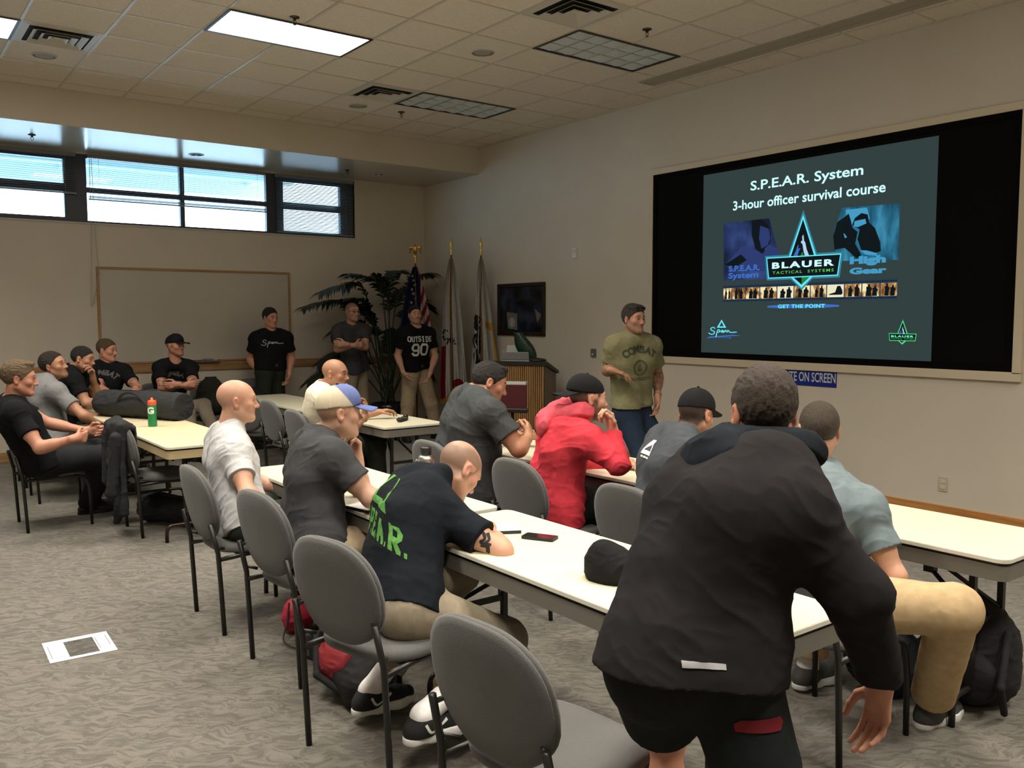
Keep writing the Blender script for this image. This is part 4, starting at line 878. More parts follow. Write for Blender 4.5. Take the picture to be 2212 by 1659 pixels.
    for j, r in ((J['SR'], .15), (J['SL'], .15), (J['P'] + (J['N'] - J['P']) * .2, .20), (J['ER'], .12), (J['EL'], .12)): w = np.maximum(w, np.exp(-np.sum((SV - j) ** 2, -1) / r ** 2))
    fa = sc_.get('fold', .012); SV2 = SV.copy()
    loc = np.stack([(SV - J['P']) @ ls, (SV - J['P']) @ f, (SV - J['P']) @ u], -1); seed = sum(map(ord, key)); ang = .5 if seed % 2 else -.5
    ca, sa = math.cos(ang), math.sin(ang); loc = np.stack([loc[:, 0] * ca - loc[:, 2] * sa, loc[:, 1], loc[:, 0] * sa + loc[:, 2] * ca], -1); fo = folds(loc, seed)
    SV = SV + sn * (fa * w * fo)[:, None]
    shirt = qmesh(sc_.get('name', 'shirt'), SV, SQ, [um['m']], root)
    if sc_.get('collar'):
        KP = []; k9 = 19; pts = [N_ + ls * (.070 * math.sin(a_)) * s - f * (.066 * math.cos(a_) - .016) * s + u * (.040 - .030 * (1 - math.cos(a_)) * .5) * s for a_ in np.linspace(-2.6, 2.6, k9)]
        for i in range(k9 - 1): KP.append(Rc(pts[i], pts[i + 1], .0125, .0125, .004)); KP.append(Rc(pts[i] - u * .022 + nz_(pts[i] - N_) * .010, pts[i + 1] - u * .022 + nz_(pts[i + 1] - N_) * .010, .012, .012, .012))
        KV, KQ = surface(KP, cvox); qmesh('collar', KV, KQ, sc_['mat'], root)
    if sc_.get('hood'):
        HP = []; k9 = 13; pts = []
        for i in range(k9):
            a_ = (i / (k9 - 1) - .5) * 2 * 1.95; pts.append(N_ + ls * (.118 * math.sin(a_)) * s - f * (.100 * math.cos(a_) - .028) * s + u * (.052 - .050 * max(0, math.cos(a_)) + .02 * abs(a_) / 2) * s)
        for i in range(k9 - 1): r0 = (.046 + .018 * max(0, math.cos((i / (k9 - 1) - .5) * 3.9))) * s; HP.append(Rc(pts[i], pts[i + 1], r0, r0, .015))
        HP.append(El(N_ - f * .140 * s - u * .055 * s, (.120 * s, .046 * s, .080 * s), np.stack([ls, f, u]), .03))
        HV, HQ = surface(HP, cvox); hn = normals(HV, HQ); lo_ = np.stack([(HV - N_) @ u, (HV - N_) @ f, (HV - N_) @ ls], -1); HV = HV + hn * (.012 * folds(lo_ * np.array([1.5, 1.5, .8]), 21))[:, None]
        qmesh('hood', HV, HQ, sc_.get('hoodmat', sc_['mat']), root)
    # ---- trousers
    pc = st.get('pants')
    if pc:
        po = pc.get('off', .018); PP = []
        wa = J['P'] + u * pc.get('waist', .09) * s
        for q in (1, -1):
            h = J['P'] + J['lh'] * q * .078 * s; PP.append(Rc(h - np.array((0, 0, .01)), h + u * .12 * s, .112 * s * fat ** .5 + po * .5, .102 * s * fat + po * .4, .05, clip=[(wa, u)]))
        for q in ('R', 'L'):
            P0, K_, A_k = J['J' + q], J['K' + q], J['A' + q]; sh = nz_(A_k - K_); th_ = nz_(K_ - P0)
            if pc.get('shorts'):
                e_ = P0 + (K_ - P0) * pc['shorts'][q == 'L']; PP.append(Rc(P0, e_ + th_ * .06, .095 * s + po, .080 * s + po, .05, clip=[(e_, th_)]))
            else:
                e_ = A_k - sh * pc.get('cuffup', .0)
                PP += [Rc(P0, K_, .094 * s + po, .066 * s + po, .05), Rc(K_, e_ + sh * .04, .064 * s + po, .056 * s + po, .04, clip=[(e_, sh)])]
        PV, PQ = surface(PP, cvox); pn = normals(PV, PQ); w = np.full(len(PV), .4)
        for j in (J['KR'], J['KL'], J['JR'], J['JL']): w = np.maximum(w, np.exp(-np.sum((PV - j) ** 2, -1) / .14 ** 2))
        PV = PV + pn * (.009 * w * folds(PV[:, [2, 1, 0]], seed + 9))[:, None]
        qmesh(pc.get('name', 'trousers'), PV, PQ, pc['mat'], root)
        if pc.get('belt'):
            BP = []
            for q in (1, -1):
                h = J['P'] + J['lh'] * q * .078 * s; BP.append(Rc(h - np.array((0, 0, .01)), h + u * .12 * s, .112 * s * fat ** .5 + po * .5 + .006, .102 * s * fat + po * .4 + .006, .05, clip=[(wa - u * .002, u), (wa - u * .042, -u)]))
            BV, BQ = surface(BP, .006); qmesh('belt', BV, BQ, mat('belt_black', (.02, .018, .016), .4), root)
            bf = nz_(np.cross(J['lh'], (0, 0, 1)) + f * .3); bc_ = wa - u * .022 + bf * (.118 * s * fat ** .5 + .012)
            MBk = MB(); MBk.box((-.024, -.005, -.018), (.024, .005, .018), bev=.003); ob = MBk.build('buckle', mat('buckle_metal', (.12, .11, .10), .3, metal=.8), root)
            fx, ux, lx = frame3(bf, u); ob.matrix_local = Matrix.Translation(-root.location) @ Matrix(((lx[0], fx[0], ux[0], bc_[0]), (lx[1], fx[1], ux[1], bc_[1]), (lx[2], fx[2], ux[2], bc_[2]), (0, 0, 0, 1)))
    # ---- socks and shoes
    for q in ('R', 'L'):
        fc = st.get('feet')
        if not fc: continue
        A_k = J['A' + q]; t = nz_(fc.get('t' + q, J['t' + q])); sh = nz_(A_k - J['K' + q]); su = nz_(np.array(fc.get('u' + q, (0, 0, 1)), float)); su = nz_(su - np.dot(su, t) * t); si = np.cross(su, t)
        if fc.get('sock'):
            V_, Q_ = surface([Rc(A_k - sh * .12, A_k + sh * .01, .046 * s, .044 * s, .02, clip=[(A_k - sh * .11, -sh)]), Rc(A_k, A_k - su * .03, .043, .040, .02)], .005); qmesh('sock', V_, Q_, fc['sock'], root)
        b0 = A_k - su * .075; X = np.stack([si, t, su])     # sole reference under the ankle
        heel, ball, toe = b0 - t * .045, b0 + t * .12, b0 + t * .175
        up_ = [Rc(A_k - su * .012 - t * .008, A_k - su * .045 - t * .022, .043, .042, .02, clip=[(A_k + su * fc.get('high', .012), nz_(su - t * .25))]), Rc(A_k - su * .03, ball + su * .022, .044, .036, .04), Rc(ball + su * .022, toe + su * .020, .040, .030, .03), Rc(heel + su * .025, b0 + su * .03, .036, .04, .03)]
        if fc.get('high', 0) > .05: up_.append(Rc(A_k + su * (fc['high'] - .01), A_k - su * .02, .050, .046, .03))
        V_, Q_ = surface(up_, fc.get('vox', .005), cuts=[(b0 + su * .008, -su)]); so = qmesh('shoe', V_, Q_, fc['mat'], root)
        ws = fc.get('thick', .024); cl = [(b0 + su * .012, su), (b0 + su * (.012 - ws), -su)]
        sp = [Rc(heel + su * .0, b0 + t * .04, .040, .037, .02, clip=cl), Rc(b0 + t * .03, ball, .037, .047, .03, clip=cl), Rc(ball, toe, .047, .036, .03, clip=cl)]
        V_, Q_ = surface(sp, fc.get('vox', .005)); so2 = qmesh('sole', V_, Q_, fc['sole'], None); so2.parent = so; so2.matrix_parent_inverse = Matrix.Identity(4); so2.matrix_parent_inverse = (root.matrix_basis @ so.matrix_parent_inverse).inverted()
        if fc.get('mark') == q:
            pass
    info = dict(root=root, J=J, u=u, f=f, ls=ls, shirt=shirt, g=g, hf=hf, hu=hu, hl=hl, hs=hs, s=s)
    return info
def worn(info, bm, name, m, sub=None):
    o = bm.build(name, m, info['root'] if sub is None else sub)
    o.matrix_parent_inverse = Matrix.Translation(-info['root'].location); return o
def add_cap(info, mcrown, mbrim, back=False, tilt=.0, flat=False, dz=0.0, seam=True, mfront=None):
    g, hl, hf, hu, hs = info['g'], info['hl'], info['hf'], info['hu'], info['hs']; X = np.stack([hl, hf, hu]); d = -1 if back else 1
    n = nz_(-hu + hf * (.16 * d + tilt)); p0 = g(0, 0, .040 + dz)
    pr = [El(g(0, -.012, .040 + dz * .5), (.0845 * hs, .1055 * hs, .090 * hs + (.014 * hs if flat else .003)), X, .02, [(p0, n)]), El(g(0, .03 if not back else -.045, .062 + dz), (.074 * hs, .074 * hs, .076 * hs), X, .04, [(p0, n)])]
    V, Q = surface(pr, .0048); nn = normals(V, Q)
    if seam:
        L = (V - g(0, 0, 0)) / hs; a = np.arctan2(L @ hl, L @ hf + .012); V = V - nn * (.0016 * np.exp(-(np.abs(((a / (math.pi / 3)) + .5) % 1 - .5) / .045) ** 2))[:, None]
    mats = [mcrown]; colr = None
    if mfront is not None:
        L = (V - g(0, 0, 0)) / hs; m = sstep(.008, .014, (L @ hf) + .8 * ((L @ hu) - .09))[:, None]; colr = m * np.array(mfront) + (1 - m) * np.array((.56, .50, .37))
    cap = qmesh('cap', V, Q, mats, info['root'], col=colr)
    # brim
    bm = MB(); N1, N2 = 14, 8; VV = []; FF = []
    for layer in (0, 1):
        for i in range(N1 + 1):
            for j in range(N2 + 1):
                a = (i / N1 - .5) * 2.1; t = j / N2
                x0, y0 = .082 * math.sin(a) * 1.0, .070 + .030 * math.cos(a) * 1.0 - .035
                L = .100 * math.cos(a * .70) ** .7 + .006
                x = x0 * (1 + .06 * t); y = (.098 * math.cos(a * .86)) + L * t
                z = .046 + dz - (0 if flat else 3.4) * x * x * (.35 + .65 * t) - (.05 if flat else .18) * t * .07 + (-.0035 if layer else 0) - tilt * y * .5 + .16 * (y - .1) * -.35
                VV.append(tuple(g(x, d * y - .010, z)))
    k = (N1 + 1) * (N2 + 1); ix = lambda l, i, j: l * k + i * (N2 + 1) + j
    for l in (0, 1):
        for i in range(N1):
            for j in range(N2): FF.append((ix(l, i, j), ix(l, i + 1, j), ix(l, i + 1, j + 1), ix(l, i, j + 1)))
    for i in range(N1): FF += [(ix(0, i, N2), ix(0, i + 1, N2), ix(1, i + 1, N2), ix(1, i, N2)), (ix(0, i, 0), ix(0, i + 1, 0), ix(1, i + 1, 0), ix(1, i, 0))]
    for j in range(N2): FF += [(ix(0, 0, j), ix(0, 0, j + 1), ix(1, 0, j + 1), ix(1, 0, j)), (ix(0, N1, j), ix(0, N1, j + 1), ix(1, N1, j + 1), ix(1, N1, j))]
    bm.vf(VV, FF, 0, True); br = bm.build('brim', mbrim, None); br.parent = cap; br.matrix_parent_inverse = (info['root'].matrix_basis @ cap.matrix_parent_inverse).inverted()
    V, Q = surface([El(g(0, -.008, .139 + dz * .6 + (.012 if flat else .003)), (.008, .008, .005), X)], .002); bt = qmesh('button', V, Q, mcrown, None); bt.parent = cap; bt.matrix_parent_inverse = (info['root'].matrix_basis @ cap.matrix_parent_inverse).inverted()
    return cap
K_black = cloth('black', (.0075, .008, .010)); K_navyblack = cloth('navy_black', (.0085, .0105, .015)); K_char = cloth('charcoal', (.055, .056, .060)); K_grey = cloth('mid_grey', (.20, .20, .205)); K_heather = cloth('pale_heather', (.50, .50, .51))
K_slate = cloth('slate', (.060, .067, .077)); K_polo = cloth('dark_polo', (.050, .055, .058)); K_red = cloth('red', (.58, .045, .065)); K_hood = cloth('dark_hoodie', (.0155, .0138, .0148)); K_blue = cloth('blue_grey', (.155, .195, .210)); K_olive = cloth('olive_tee', (.205, .195, .105)); K_cream = cloth('cream_tee', (.74, .68, .54))
K_khaki = cloth('khaki', (.40, .31, .20)); K_tan = cloth('tan', (.46, .33, .185)); K_od = cloth('olive_drab', (.055, .065, .042)); K_odd = cloth('dark_olive', (.025, .030, .022)); K_blk2 = cloth('black_trouser', (.018, .020, .022)); K_jean = cloth('dark_denim', (.020, .032, .058)); K_kh2 = cloth('khaki_grey', (.31, .26, .19))
M_sock = cloth('white_sock', (.78, .76, .76)); M_boot = mat('black_boot', (.012, .012, .012), .45); M_bsole = mat('black_sole', (.01, .01, .01), .7); M_wsole = mat('white_sole', (.75, .75, .74), .5); M_snk = mat('black_mesh_shoe', (.014, .014, .015), .8, bump=.3, bscale=500); M_gsnk = mat('grey_mesh_shoe', (.07, .07, .068), .8, bump=.3, bscale=500); M_tansh = mat('tan_boot', (.32, .24, .15), .7)
I_white = mat('ink_white', (.72, .72, .70), .8); I_grey = mat('ink_grey', (.10, .10, .10), .8); I_green = mat('ink_green', (.075, .24, .045), .85, var=.25, vscale=60); I_dk = mat('ink_dark', (.05, .055, .03), .8); I_sil = mat('ink_silver', (.42, .42, .38), .6); I_red = mat('ink_red', (.55, .05, .08), .8); I_char = mat('ink_charcoal', (.03, .03, .033), .8); I_tat = mat('ink_black', (.02, .02, .022), .8)
BOOT = dict(mat=M_boot, sole=M_bsole, high=.10)
def sh(m, **k): return dict(mat=m, **k)
def pt(m, **k): return dict(mat=m, **k)
FAR, NEAR = .0062, .0046
STY = {
'p1': dict(label='seated man in black shirt leaning back at the far left edge', tone='ruddy', hairkind='quiff', hair=(.13, .085, .045), hairt=.010, vox=.005, shirt=sh(K_black), pants=pt(K_blk2), feet=BOOT, w=.98),
'p2': dict(label='seated man in grey shirt with dark receding hair at far left', tone='tan', hairkind='short', hair=(.022, .016, .012), hairt=.010, hairy=.07, vox=FAR, shirt=sh(K_grey, off=.022), pants=pt(K_od), feet=BOOT, beard=.25),
'p3': dict(label='seated man in black shirt holding his hand to his mouth at left', tone='tan', hairkind='short', hair=(.016, .012, .010), hairt=.007, vox=FAR, shirt=sh(K_black), pants=pt(K_odd), feet=BOOT, mus=1.1),
'p4': dict(label='seated man in black COMBAT shirt with tattooed arm at the whiteboard corner', tone='ruddy', hairkind='short', hair=(.09, .055, .03), hairt=.008, vox=FAR, shirt=sh(K_black), pants=pt(K_odd), feet=BOOT, tattoo='L', mus=1.1),
'p5': dict(label='seated man in black cap and COMBAT shirt with tattooed crossed arms', tone='ruddy', scalp=.5, vox=FAR, shirt=sh(K_black), pants=pt(K_kh2), feet=BOOT, tattoo='RL', mus=1.15, beard=.3),
'p6': dict(label='standing man in black script-print shirt with hands in pockets', tone='ruddy', hairkind='short', hair=(.016, .012, .010), hairt=.012, hairy=.084, vox=FAR, shirt=sh(K_black, hem=-.02, low=0), pants=pt(K_odd, belt=1, waist=.10), feet=BOOT, mus=1.12, fat=1.1, chest=1.06),
'p7': dict(label='standing man in grey shirt and eyeglasses with arms crossed', tone='fair', scalp=.55, hair=(.05, .04, .03), vox=FAR, shirt=sh(K_char, hem=.06), pants=pt(K_kh2), feet=BOOT, beard=.3),
'p8': dict(label='standing man in black OUTSIDE 90 shirt and khaki trousers', tone='fair', hairkind='short', hair=(.012, .010, .010), hairt=.008, vox=FAR, shirt=sh(K_black, hem=-.035, low=0), pants=pt(K_khaki, belt=1, waist=.09, off=.026), feet=dict(mat=M_boot, sole=M_bsole, high=.06), beard=.3, mus=1.08),
'p9': dict(label='standing instructor in olive COMBAT shirt and jeans beside the screen', tone='tan', hairkind='quiff', hair=(.035, .028, .022), hairt=.012, vox=.0052, shirt=sh(K_olive, hem=-.055, low=0, off=.022), pants=pt(K_jean), feet=BOOT, tattoo='RL', tat=.45, beard=.45, beardcol=(.16, .12, .10), mus=1.22, chest=.97, group='instructors'),
'p10': dict(label='bald seated man in pale grey shirt in profile', tone='fair', vox=NEAR, scalp=.10, hair=(.16, .12, .09), shirt=sh(K_heather, sleeve=.60, fold=.020), pants=pt(K_odd), feet=BOOT, beard=.10, neck=.064, mus=1.05, brow=.6),
'p11': dict(label='shaven-headed seated man in cream shirt with lettering across the shoulders', tone='tan', scalp=.12, vox=.0055, shirt=sh(K_cream, off=.022), pants=pt(K_odd), feet=dict(mat=M_gsnk, sole=M_wsole), neck=.070, fat=1.12, mus=1.1),
'p12': dict(label='seated man in tan and blue cap with his hand at his chin', tone='pale', scalp=.45, hair=(.16, .11, .06), vox=NEAR, shirt=sh(K_char, off=.020, fold=.018), pants=pt(K_khaki), feet=BOOT, beard=.2, beardcol=(.25, .15, .08), mus=1.08),
'p13': dict(label='big seated man in dark grey polo with short black hair', tone='tan', hairkind='quiff', hair=(.012, .010, .009), hairt=.009, vox=NEAR, shirt=sh(K_polo, off=.022, collar=1, sleeve=.66, fold=.018), pants=pt(K_kh2), feet=BOOT, fat=1.3, belly=.6, chest=1.12, mus=1.22, neck=.070, beard=.25),
'p14': dict(label='seated bearded man in red hooded shirt and backward black cap', tone='fair', scalp=.9, napez=-.07, hair=(.035, .020, .012), vox=NEAR, shirt=sh(K_red, long=1, hood=1, hoodmat=cloth('hood_pinkred', (.60, .09, .12)), name='hooded_shirt', fold=.020), pants=pt(K_blk2), feet=BOOT, beard=.9, beardcol=(.10, .045, .022), mus=1.05),
'p15': dict(label='shaven-headed man in black shirt with green back print, bent over writing', tone='fair', scalp=.62, scalpcol=(.085, .07, .055), hair=(.05, .04, .03), baldtop=.75, vox=NEAR, shirt=sh(K_navyblack, off=.020, sleeve=.68, fold=.016), pants=pt(K_kh2, cuffup=.12), feet=dict(mat=M_snk, sole=M_wsole, sock=M_sock, thick=.028, vox=.004), hunch=.055, mus=1.05),
'p16': dict(label='seated man in black snapback and slate shirt with white logo on the back', tone='tan', scalp=.92, hair=(.015, .012, .010), vox=NEAR, shirt=sh(K_slate, off=.020, fold=.016), pants=pt(K_blk2), feet=BOOT, hunch=.05),
'p17': dict(label='man in black hooded sweatshirt and shorts bending over in the foreground', tone='ruddy', hairkind='short', hair=(.045, .030, .020), hairt=.009, napez=-.075, vox=NEAR, shirt=sh(K_hood, long=1, hood=1, hoodmat=cloth('hood_navy', (.010, .013, .018)), off=.042, name='hooded_sweatshirt', fold=.016, hem=.012, hemv=.75), pants=pt(cloth('black_shorts', (.014, .017, .018)), shorts=(.95, .62), off=.026, name='shorts'), feet=BOOT, hunch=.06, mus=1.04, fat=.90, chest=1.0),
'p18': dict(label='seated man in blue-grey shirt and tan trousers seen from behind at right', tone='fair', hairkind='short', hair=(.055, .038, .025), hairt=.005, napez=-.060, vox=NEAR, shirt=sh(K_blue, off=.022, fold=.018), pants=pt(K_tan, off=.026, cuffup=.06), feet=dict(mat=M_gsnk, sole=M_wsole, sock=M_sock, vox=.004)),
}
INF = {}
for k_ in STY: INF[k_] = build_person(k_, STY[k_])
M_capk = cloth('cap_black', (.012, .012, .013)); M_capt = cloth('cap_tan', (.56, .50, .37)); M_capb = cloth('cap_blue', (.12, .16, .36))
add_cap(INF['p5'], M_capk, M_capk)
add_cap(INF['p12'], skin_mat('cap_two_tone', (.5, .5, .4), .9), M_capb, mfront=(.12, .16, .36), tilt=.02)
add_cap(INF['p14'], M_capk, M_capk, back=True)
add_cap(INF['p16'], M_capk, M_capk, flat=True)
PATCH = (-5.437, -10.369, 0.750); STRIP = (-5.513, -10.247, 0.907)
# ------------------------------------------------------------------ artwork on clothing, and things worn
GL = {'S': [[(1, .72), (1, .84), (.84, 1), (.16, 1), (0, .84), (0, .64), (.14, .52), (.86, .48), (1, .36), (1, .16), (.84, 0), (.16, 0), (0, .16), (0, .28)]], 'P': [[(.15, 0), (.15, 1), (.84, 1), (1, .84), (1, .60), (.84, .46), (.15, .46)], [(-.05, 0), (.38, 0)], [(-.05, 1), (.2, 1)]],
      'E': [[(.15, 0), (.15, 1)], [(-.05, 1), (1, 1), (1, .76)], [(-.05, 0), (1, 0), (1, .24)], [(.15, .5), (.70, .5)], [(.70, .38), (.70, .62)]], 'A': [[(.10, 0), (.42, 1), (.58, 1), (.90, 0)], [(.22, .32), (.78, .32)], [(-.08, 0), (.30, 0)], [(.70, 0), (1.08, 0)]],
      'R': [[(.15, 0), (.15, 1), (.84, 1), (1, .84), (1, .62), (.84, .48), (.15, .48)], [(.55, .48), (.90, 0)], [(-.05, 0), (.38, 0)], [(.72, 0), (1.10, 0)], [(-.05, 1), (.2, 1)]], 'O': [[(.2, 0), (.8, 0), (1, .2), (1, .8), (.8, 1), (.2, 1), (0, .8), (0, .2), (.2, 0), (.4, 0)]],
      'U': [[(.08, 1), (.08, .2), (.26, 0), (.74, 0), (.92, .2), (.92, 1)], [(-.10, 1), (.28, 1)], [(.72, 1), (1.10, 1)]], 'T': [[(.5, 0), (.5, 1)], [(0, .76), (0, 1), (1, 1), (1, .76)], [(.28, 0), (.72, 0)]], 'I': [[(.5, 0), (.5, 1)], [(.22, 0), (.78, 0)], [(.22, 1), (.78, 1)]], 'D': [[(.15, 0), (.15, 1)], [(-.05, 1), (.78, 1), (1, .78), (1, .22), (.78, 0), (-.05, 0)]],
      '9': [[(0, .2), (.2, 0), (.8, 0), (1, .2), (1, .8), (.8, 1), (.2, 1), (0, .8), (0, .6), (.2, .42), (1, .42)]], '0': [[(.2, 0), (.8, 0), (1, .2), (1, .8), (.8, 1), (.2, 1), (0, .8), (0, .2), (.2, 0), (.4, 0)]], '.': [[(0, .0), (.16, 0)]]}
def college(txt, w, h, st, gap):
    out = []; x = 0
    for ch in txt:
        a = .25 if ch == '.' else 1.0; out.append(stroke2d([[(x + p[0] * w, p[1] * h) for p in l] for l in GL[ch]], st)); x += w * a + gap
    V, F = uni(*out); m = (min(p[0] for p in V) + max(p[0] for p in V)) / 2; return [(a - m, b) for a, b in V], F
def chest(i, dx, dy): J = i['J']; return tuple(J['N'] - i['u'] * dy * i['s'] + i['ls'] * dx)
def front_print(i, vf, dx, dy, m, **k): put_print(i['shirt'], *vf, chest(i, dx, dy), tuple(i['ls']), tuple(i['u']), tuple(i['f']), m, **k)
def back_print(i, vf, dx, dy, m, **k): put_print(i['shirt'], *vf, chest(i, -dx, dy), tuple(-i['ls']), tuple(i['u']), tuple(-i['f']), m, **k)
def combat(i, m, full):
    dx = 0.0; front_print(i, arc_text('COMBAT', .085, .22, .004, 1.15), dx, .125, m); front_print(i, ring2(.060, .068), dx, .255, m); front_print(i, ring2(.050, .053), dx, .255, m)
    front_print(i, stroke2d([[(-.022, -.03), (0, .035), (.022, -.03)], [(-.008, -.03), (0, -.005), (.008, -.03), (-.008, -.03)]], .008), dx, .255, m)
    if full: front_print(i, fit(text2d('UNIVERSITY', .04, .001, 1.1), .24), dx, .365, m)
    else: front_print(i, stroke2d([[(-.10, 0), (-.03, .004)], [(.03, .004), (.10, 0)]], .006), dx, .335, m)
combat(INF['p4'], I_grey, False); combat(INF['p5'], I_grey, False); combat(INF['p9'], I_dk, True)
SCR2 = [[(-.62, .28), (-.78, .40), (-1.0, .30), (-.95, .12), (-.72, .02), (-.70, -.18), (-.95, -.28), (-1.2, -.14)], [(-.55, -.55), (-.40, .1), (-.28, .18), (-.2, .02), (-.38, -.08)], [(-.12, 0), (.02, .14), (.04, -.04), (-.12, -.02)], [(.14, .10), (.12, -.08), (.26, .12), (.34, .08), (.34, -.06)], [(.46, -.06), (.48, .12), (.58, .08)], [(.58, .08), (.72, -.06), (1.25, -.02)]]
front_print(INF['p6'], fit2(stroke2d([bez(l) for l in SCR2], .075), .28, .10), .0, .19, I_sil); front_print(INF['p7'], fit2(stroke2d([bez(l) for l in SCR2], .08), .24, .08), .0, .17, I_char)
front_print(INF['p8'], college('OUTSIDE', .034, .062, .0125, .016), .0, .155, I_white); front_print(INF['p8'], college('90', .088, .150, .032, .040), .0, .345, I_white)
i = INF['p15']; back_print(i, (lambda w_, h_, q: ([(-w_, 0), (w_, 0), (w_ * .42, h_), (w_ * .16, h_), (-w_ * .16, h_), (-w_ * .42, h_), (-w_ + .055, .035), (w_ - .055, .035), (w_ * .26, h_ - .02), (-w_ * .26, h_ - .02)], [(0, 1, 7, 6), (1, 2, 3, 8, 7), (0, 6, 9, 4, 5)]))(.130, .160, 0), .015, .19, I_green)
back_print(i, college('S.P.E.A.R.', .046, .088, .021, .014), .012, .315, I_green)
i = INF['p16']; back_print(i, ([(-.062, 0), (.062, 0), (.016, .085), (-.010, .085), (-.036, .022), (.036, .022), (.012, .062)], [(0, 1, 5, 4), (1, 2, 6, 5), (0, 4, 6, 2, 3)]), .0, .135, I_white); back_print(i, stroke2d([[(-.052, 0), (-.03, .001)], [(-.024, 0), (.002, .001)], [(.008, 0), (.05, .001)]], .010), .0, .150, I_white)
i = INF['p11']; back_print(i, text2d('SZ', .10, .005), -.06, .085, I_red); back_print(i, text2d('MA', .10, .005), .08, .085, I_char)
# eyeglasses on the standing man, sunglasses and watch on the instructor
def specs(i, name, y, z, m, ml, up_=0.0):
    g = i['g']; b = MB(); hs = i['hs']
    for q in (-1, 1):
        ring = [g(q * .032 + .023 * math.cos(a), y - .004 * abs(math.cos(a)), z + .0155 * math.sin(a)) for a in np.linspace(0, 2 * math.pi, 21)]; b.tube([tuple(p) for p in ring], .0022, 6); b.tube([tuple(g(q * .055, y - .004, z + .006)), tuple(g(q * .076, y - .03, z + .006)), tuple(g(q * .080, -.01, z + .008))], .0022, 6)
    b.tube([tuple(g(-.009, y, z + .005)), tuple(g(0, y + .003, z + .007)), tuple(g(.009, y, z + .005))], .002, 6); o = worn(i, b, name, m)
    if ml:
        b = MB()
        for q in (-1, 1): b.vf([tuple(g(q * .032 + .022 * math.cos(a), y - .003, z + .0145 * math.sin(a))) for a in np.linspace(0, 2 * math.pi, 17)[:-1]], [tuple(range(16))])
        worn(i, b, 'lenses', ml)
specs(INF['p7'], 'eyeglasses', .104, .002, M_black, M_glass); specs(INF['p9'], 'sunglasses', .088, .092, M_black, M_black)
i = INF['p9']; J = i['J']; d_ = nz_(J['WL'] - J['EL']); P_, Q_ = surface([Rc(J['WL'] - d_ * .035, J['WL'] - d_ * .012, .036, .035, .01, clip=[(J['WL'] - d_ * .034, -d_), (J['WL'] - d_ * .012, d_)])], .003); qmesh('wristwatch', P_, Q_, M_black, i['root'])
i = INF['p6']; J = i['J']; d_ = nz_(J['WR'] - J['ER']); P_, Q_ = surface([Rc(J['WR'] - d_ * .035, J['WR'] - d_ * .015, .036, .035, .01, clip=[(J['WR'] - d_ * .034, -d_), (J['WR'] - d_ * .015, d_)])], .004); qmesh('wristwatch', P_, Q_, mat('watch_steel', (.5, .5, .5), .3, metal=.9), i['root'])
i = INF['p17']; so = [c for c in i['root'].children if c.name.startswith('shorts')][0]
put_print(so, [(-.055, -.012), (.05, -.016), (.058, 0), (.05, .014), (-.045, .016), (-.06, .006)], [tuple(range(6))], tuple(PATCH), (.8, -.6, 0), (0, 0, 1), (-.6, -.8, 0), mat('ink_crimson', (.16, .006, .012), .8))
put_print(i['shirt'], [(-.052, .006), (.05, -.006), (.05, -.018), (-.05, -.008)], [(0, 1, 2, 3)], tuple(STRIP), (.8, -.6, 0), (0, 0, 1), (-.6, -.8, 0), mat('reflective_tape', (.45, .45, .47), .5))
i = INF['p15']; J = i['J']; bo = [c for c in i['root'].children if c.name.startswith('body')][0]; ua = nz_(J['ER'] - J['SR']); cn = nz_(np.cross(np.cross(ua, (-.55, -.83, .12)), ua))
put_print(bo, *uni(stroke2d([bez([(-.035, .03), (-.012, .012), (-.02, -.008), (.012, -.004), (.03, -.028)]), bez([(-.02, .035), (.004, .018), (.0, .0), (.024, .004)])], .011), stroke2d([[(-.015, -.02), (.01, -.012), (.02, -.03)]], .008)), tuple(J['SR'] + (J['ER'] - J['SR']) * .80), tuple(ua), tuple(np.cross(cn, ua)), tuple(cn), I_tat, .007, .0012)
for c in i['root'].children:
    if c.name.startswith('shoe'):
        J = i['J']; q = 'R' if (Vector(c.data.vertices[0].co) - Vector(J['AR'])).length < (Vector(c.data.vertices[0].co) - Vector(J['AL'])).length else 'L'
        t_ = nz_(J['t' + q]); put_print(c, *stroke2d([bez([(-.05, .022), (-.035, -.006), (-.012, -.010), (.05, .012)])], .010), tuple(J['A' + q] - np.array((0, 0, .035)) + t_ * .03), tuple(t_), (0, 0, 1), tuple(np.cross(t_, (0, 0, 1))), I_white, .008, .0015)

# ================================================================== things on and along the walls
def wallq(b, u0, v0, u1, v1, x, mi=0):
    b.vf([(x, -u0, v0), (x, -u1, v0), (x, -u1, v1), (x, -u0, v1)], [(0, 3, 2, 1)], mi)
def flat_r(b, vf, u, v, x, mi=0, s=1.0, sx=None):
    """flat artwork on the screen wall; its +x runs along -y"""
    V, F = tr2(vf, u, v, s, 0, sx); b.vf([(x, -p[0], p[1]) for p in V], F, mi)
def poly_r(b, pts, x, mi=0): b.vf([(x, -p[0], p[1]) for p in pts], [tuple(range(len(pts)))], mi)
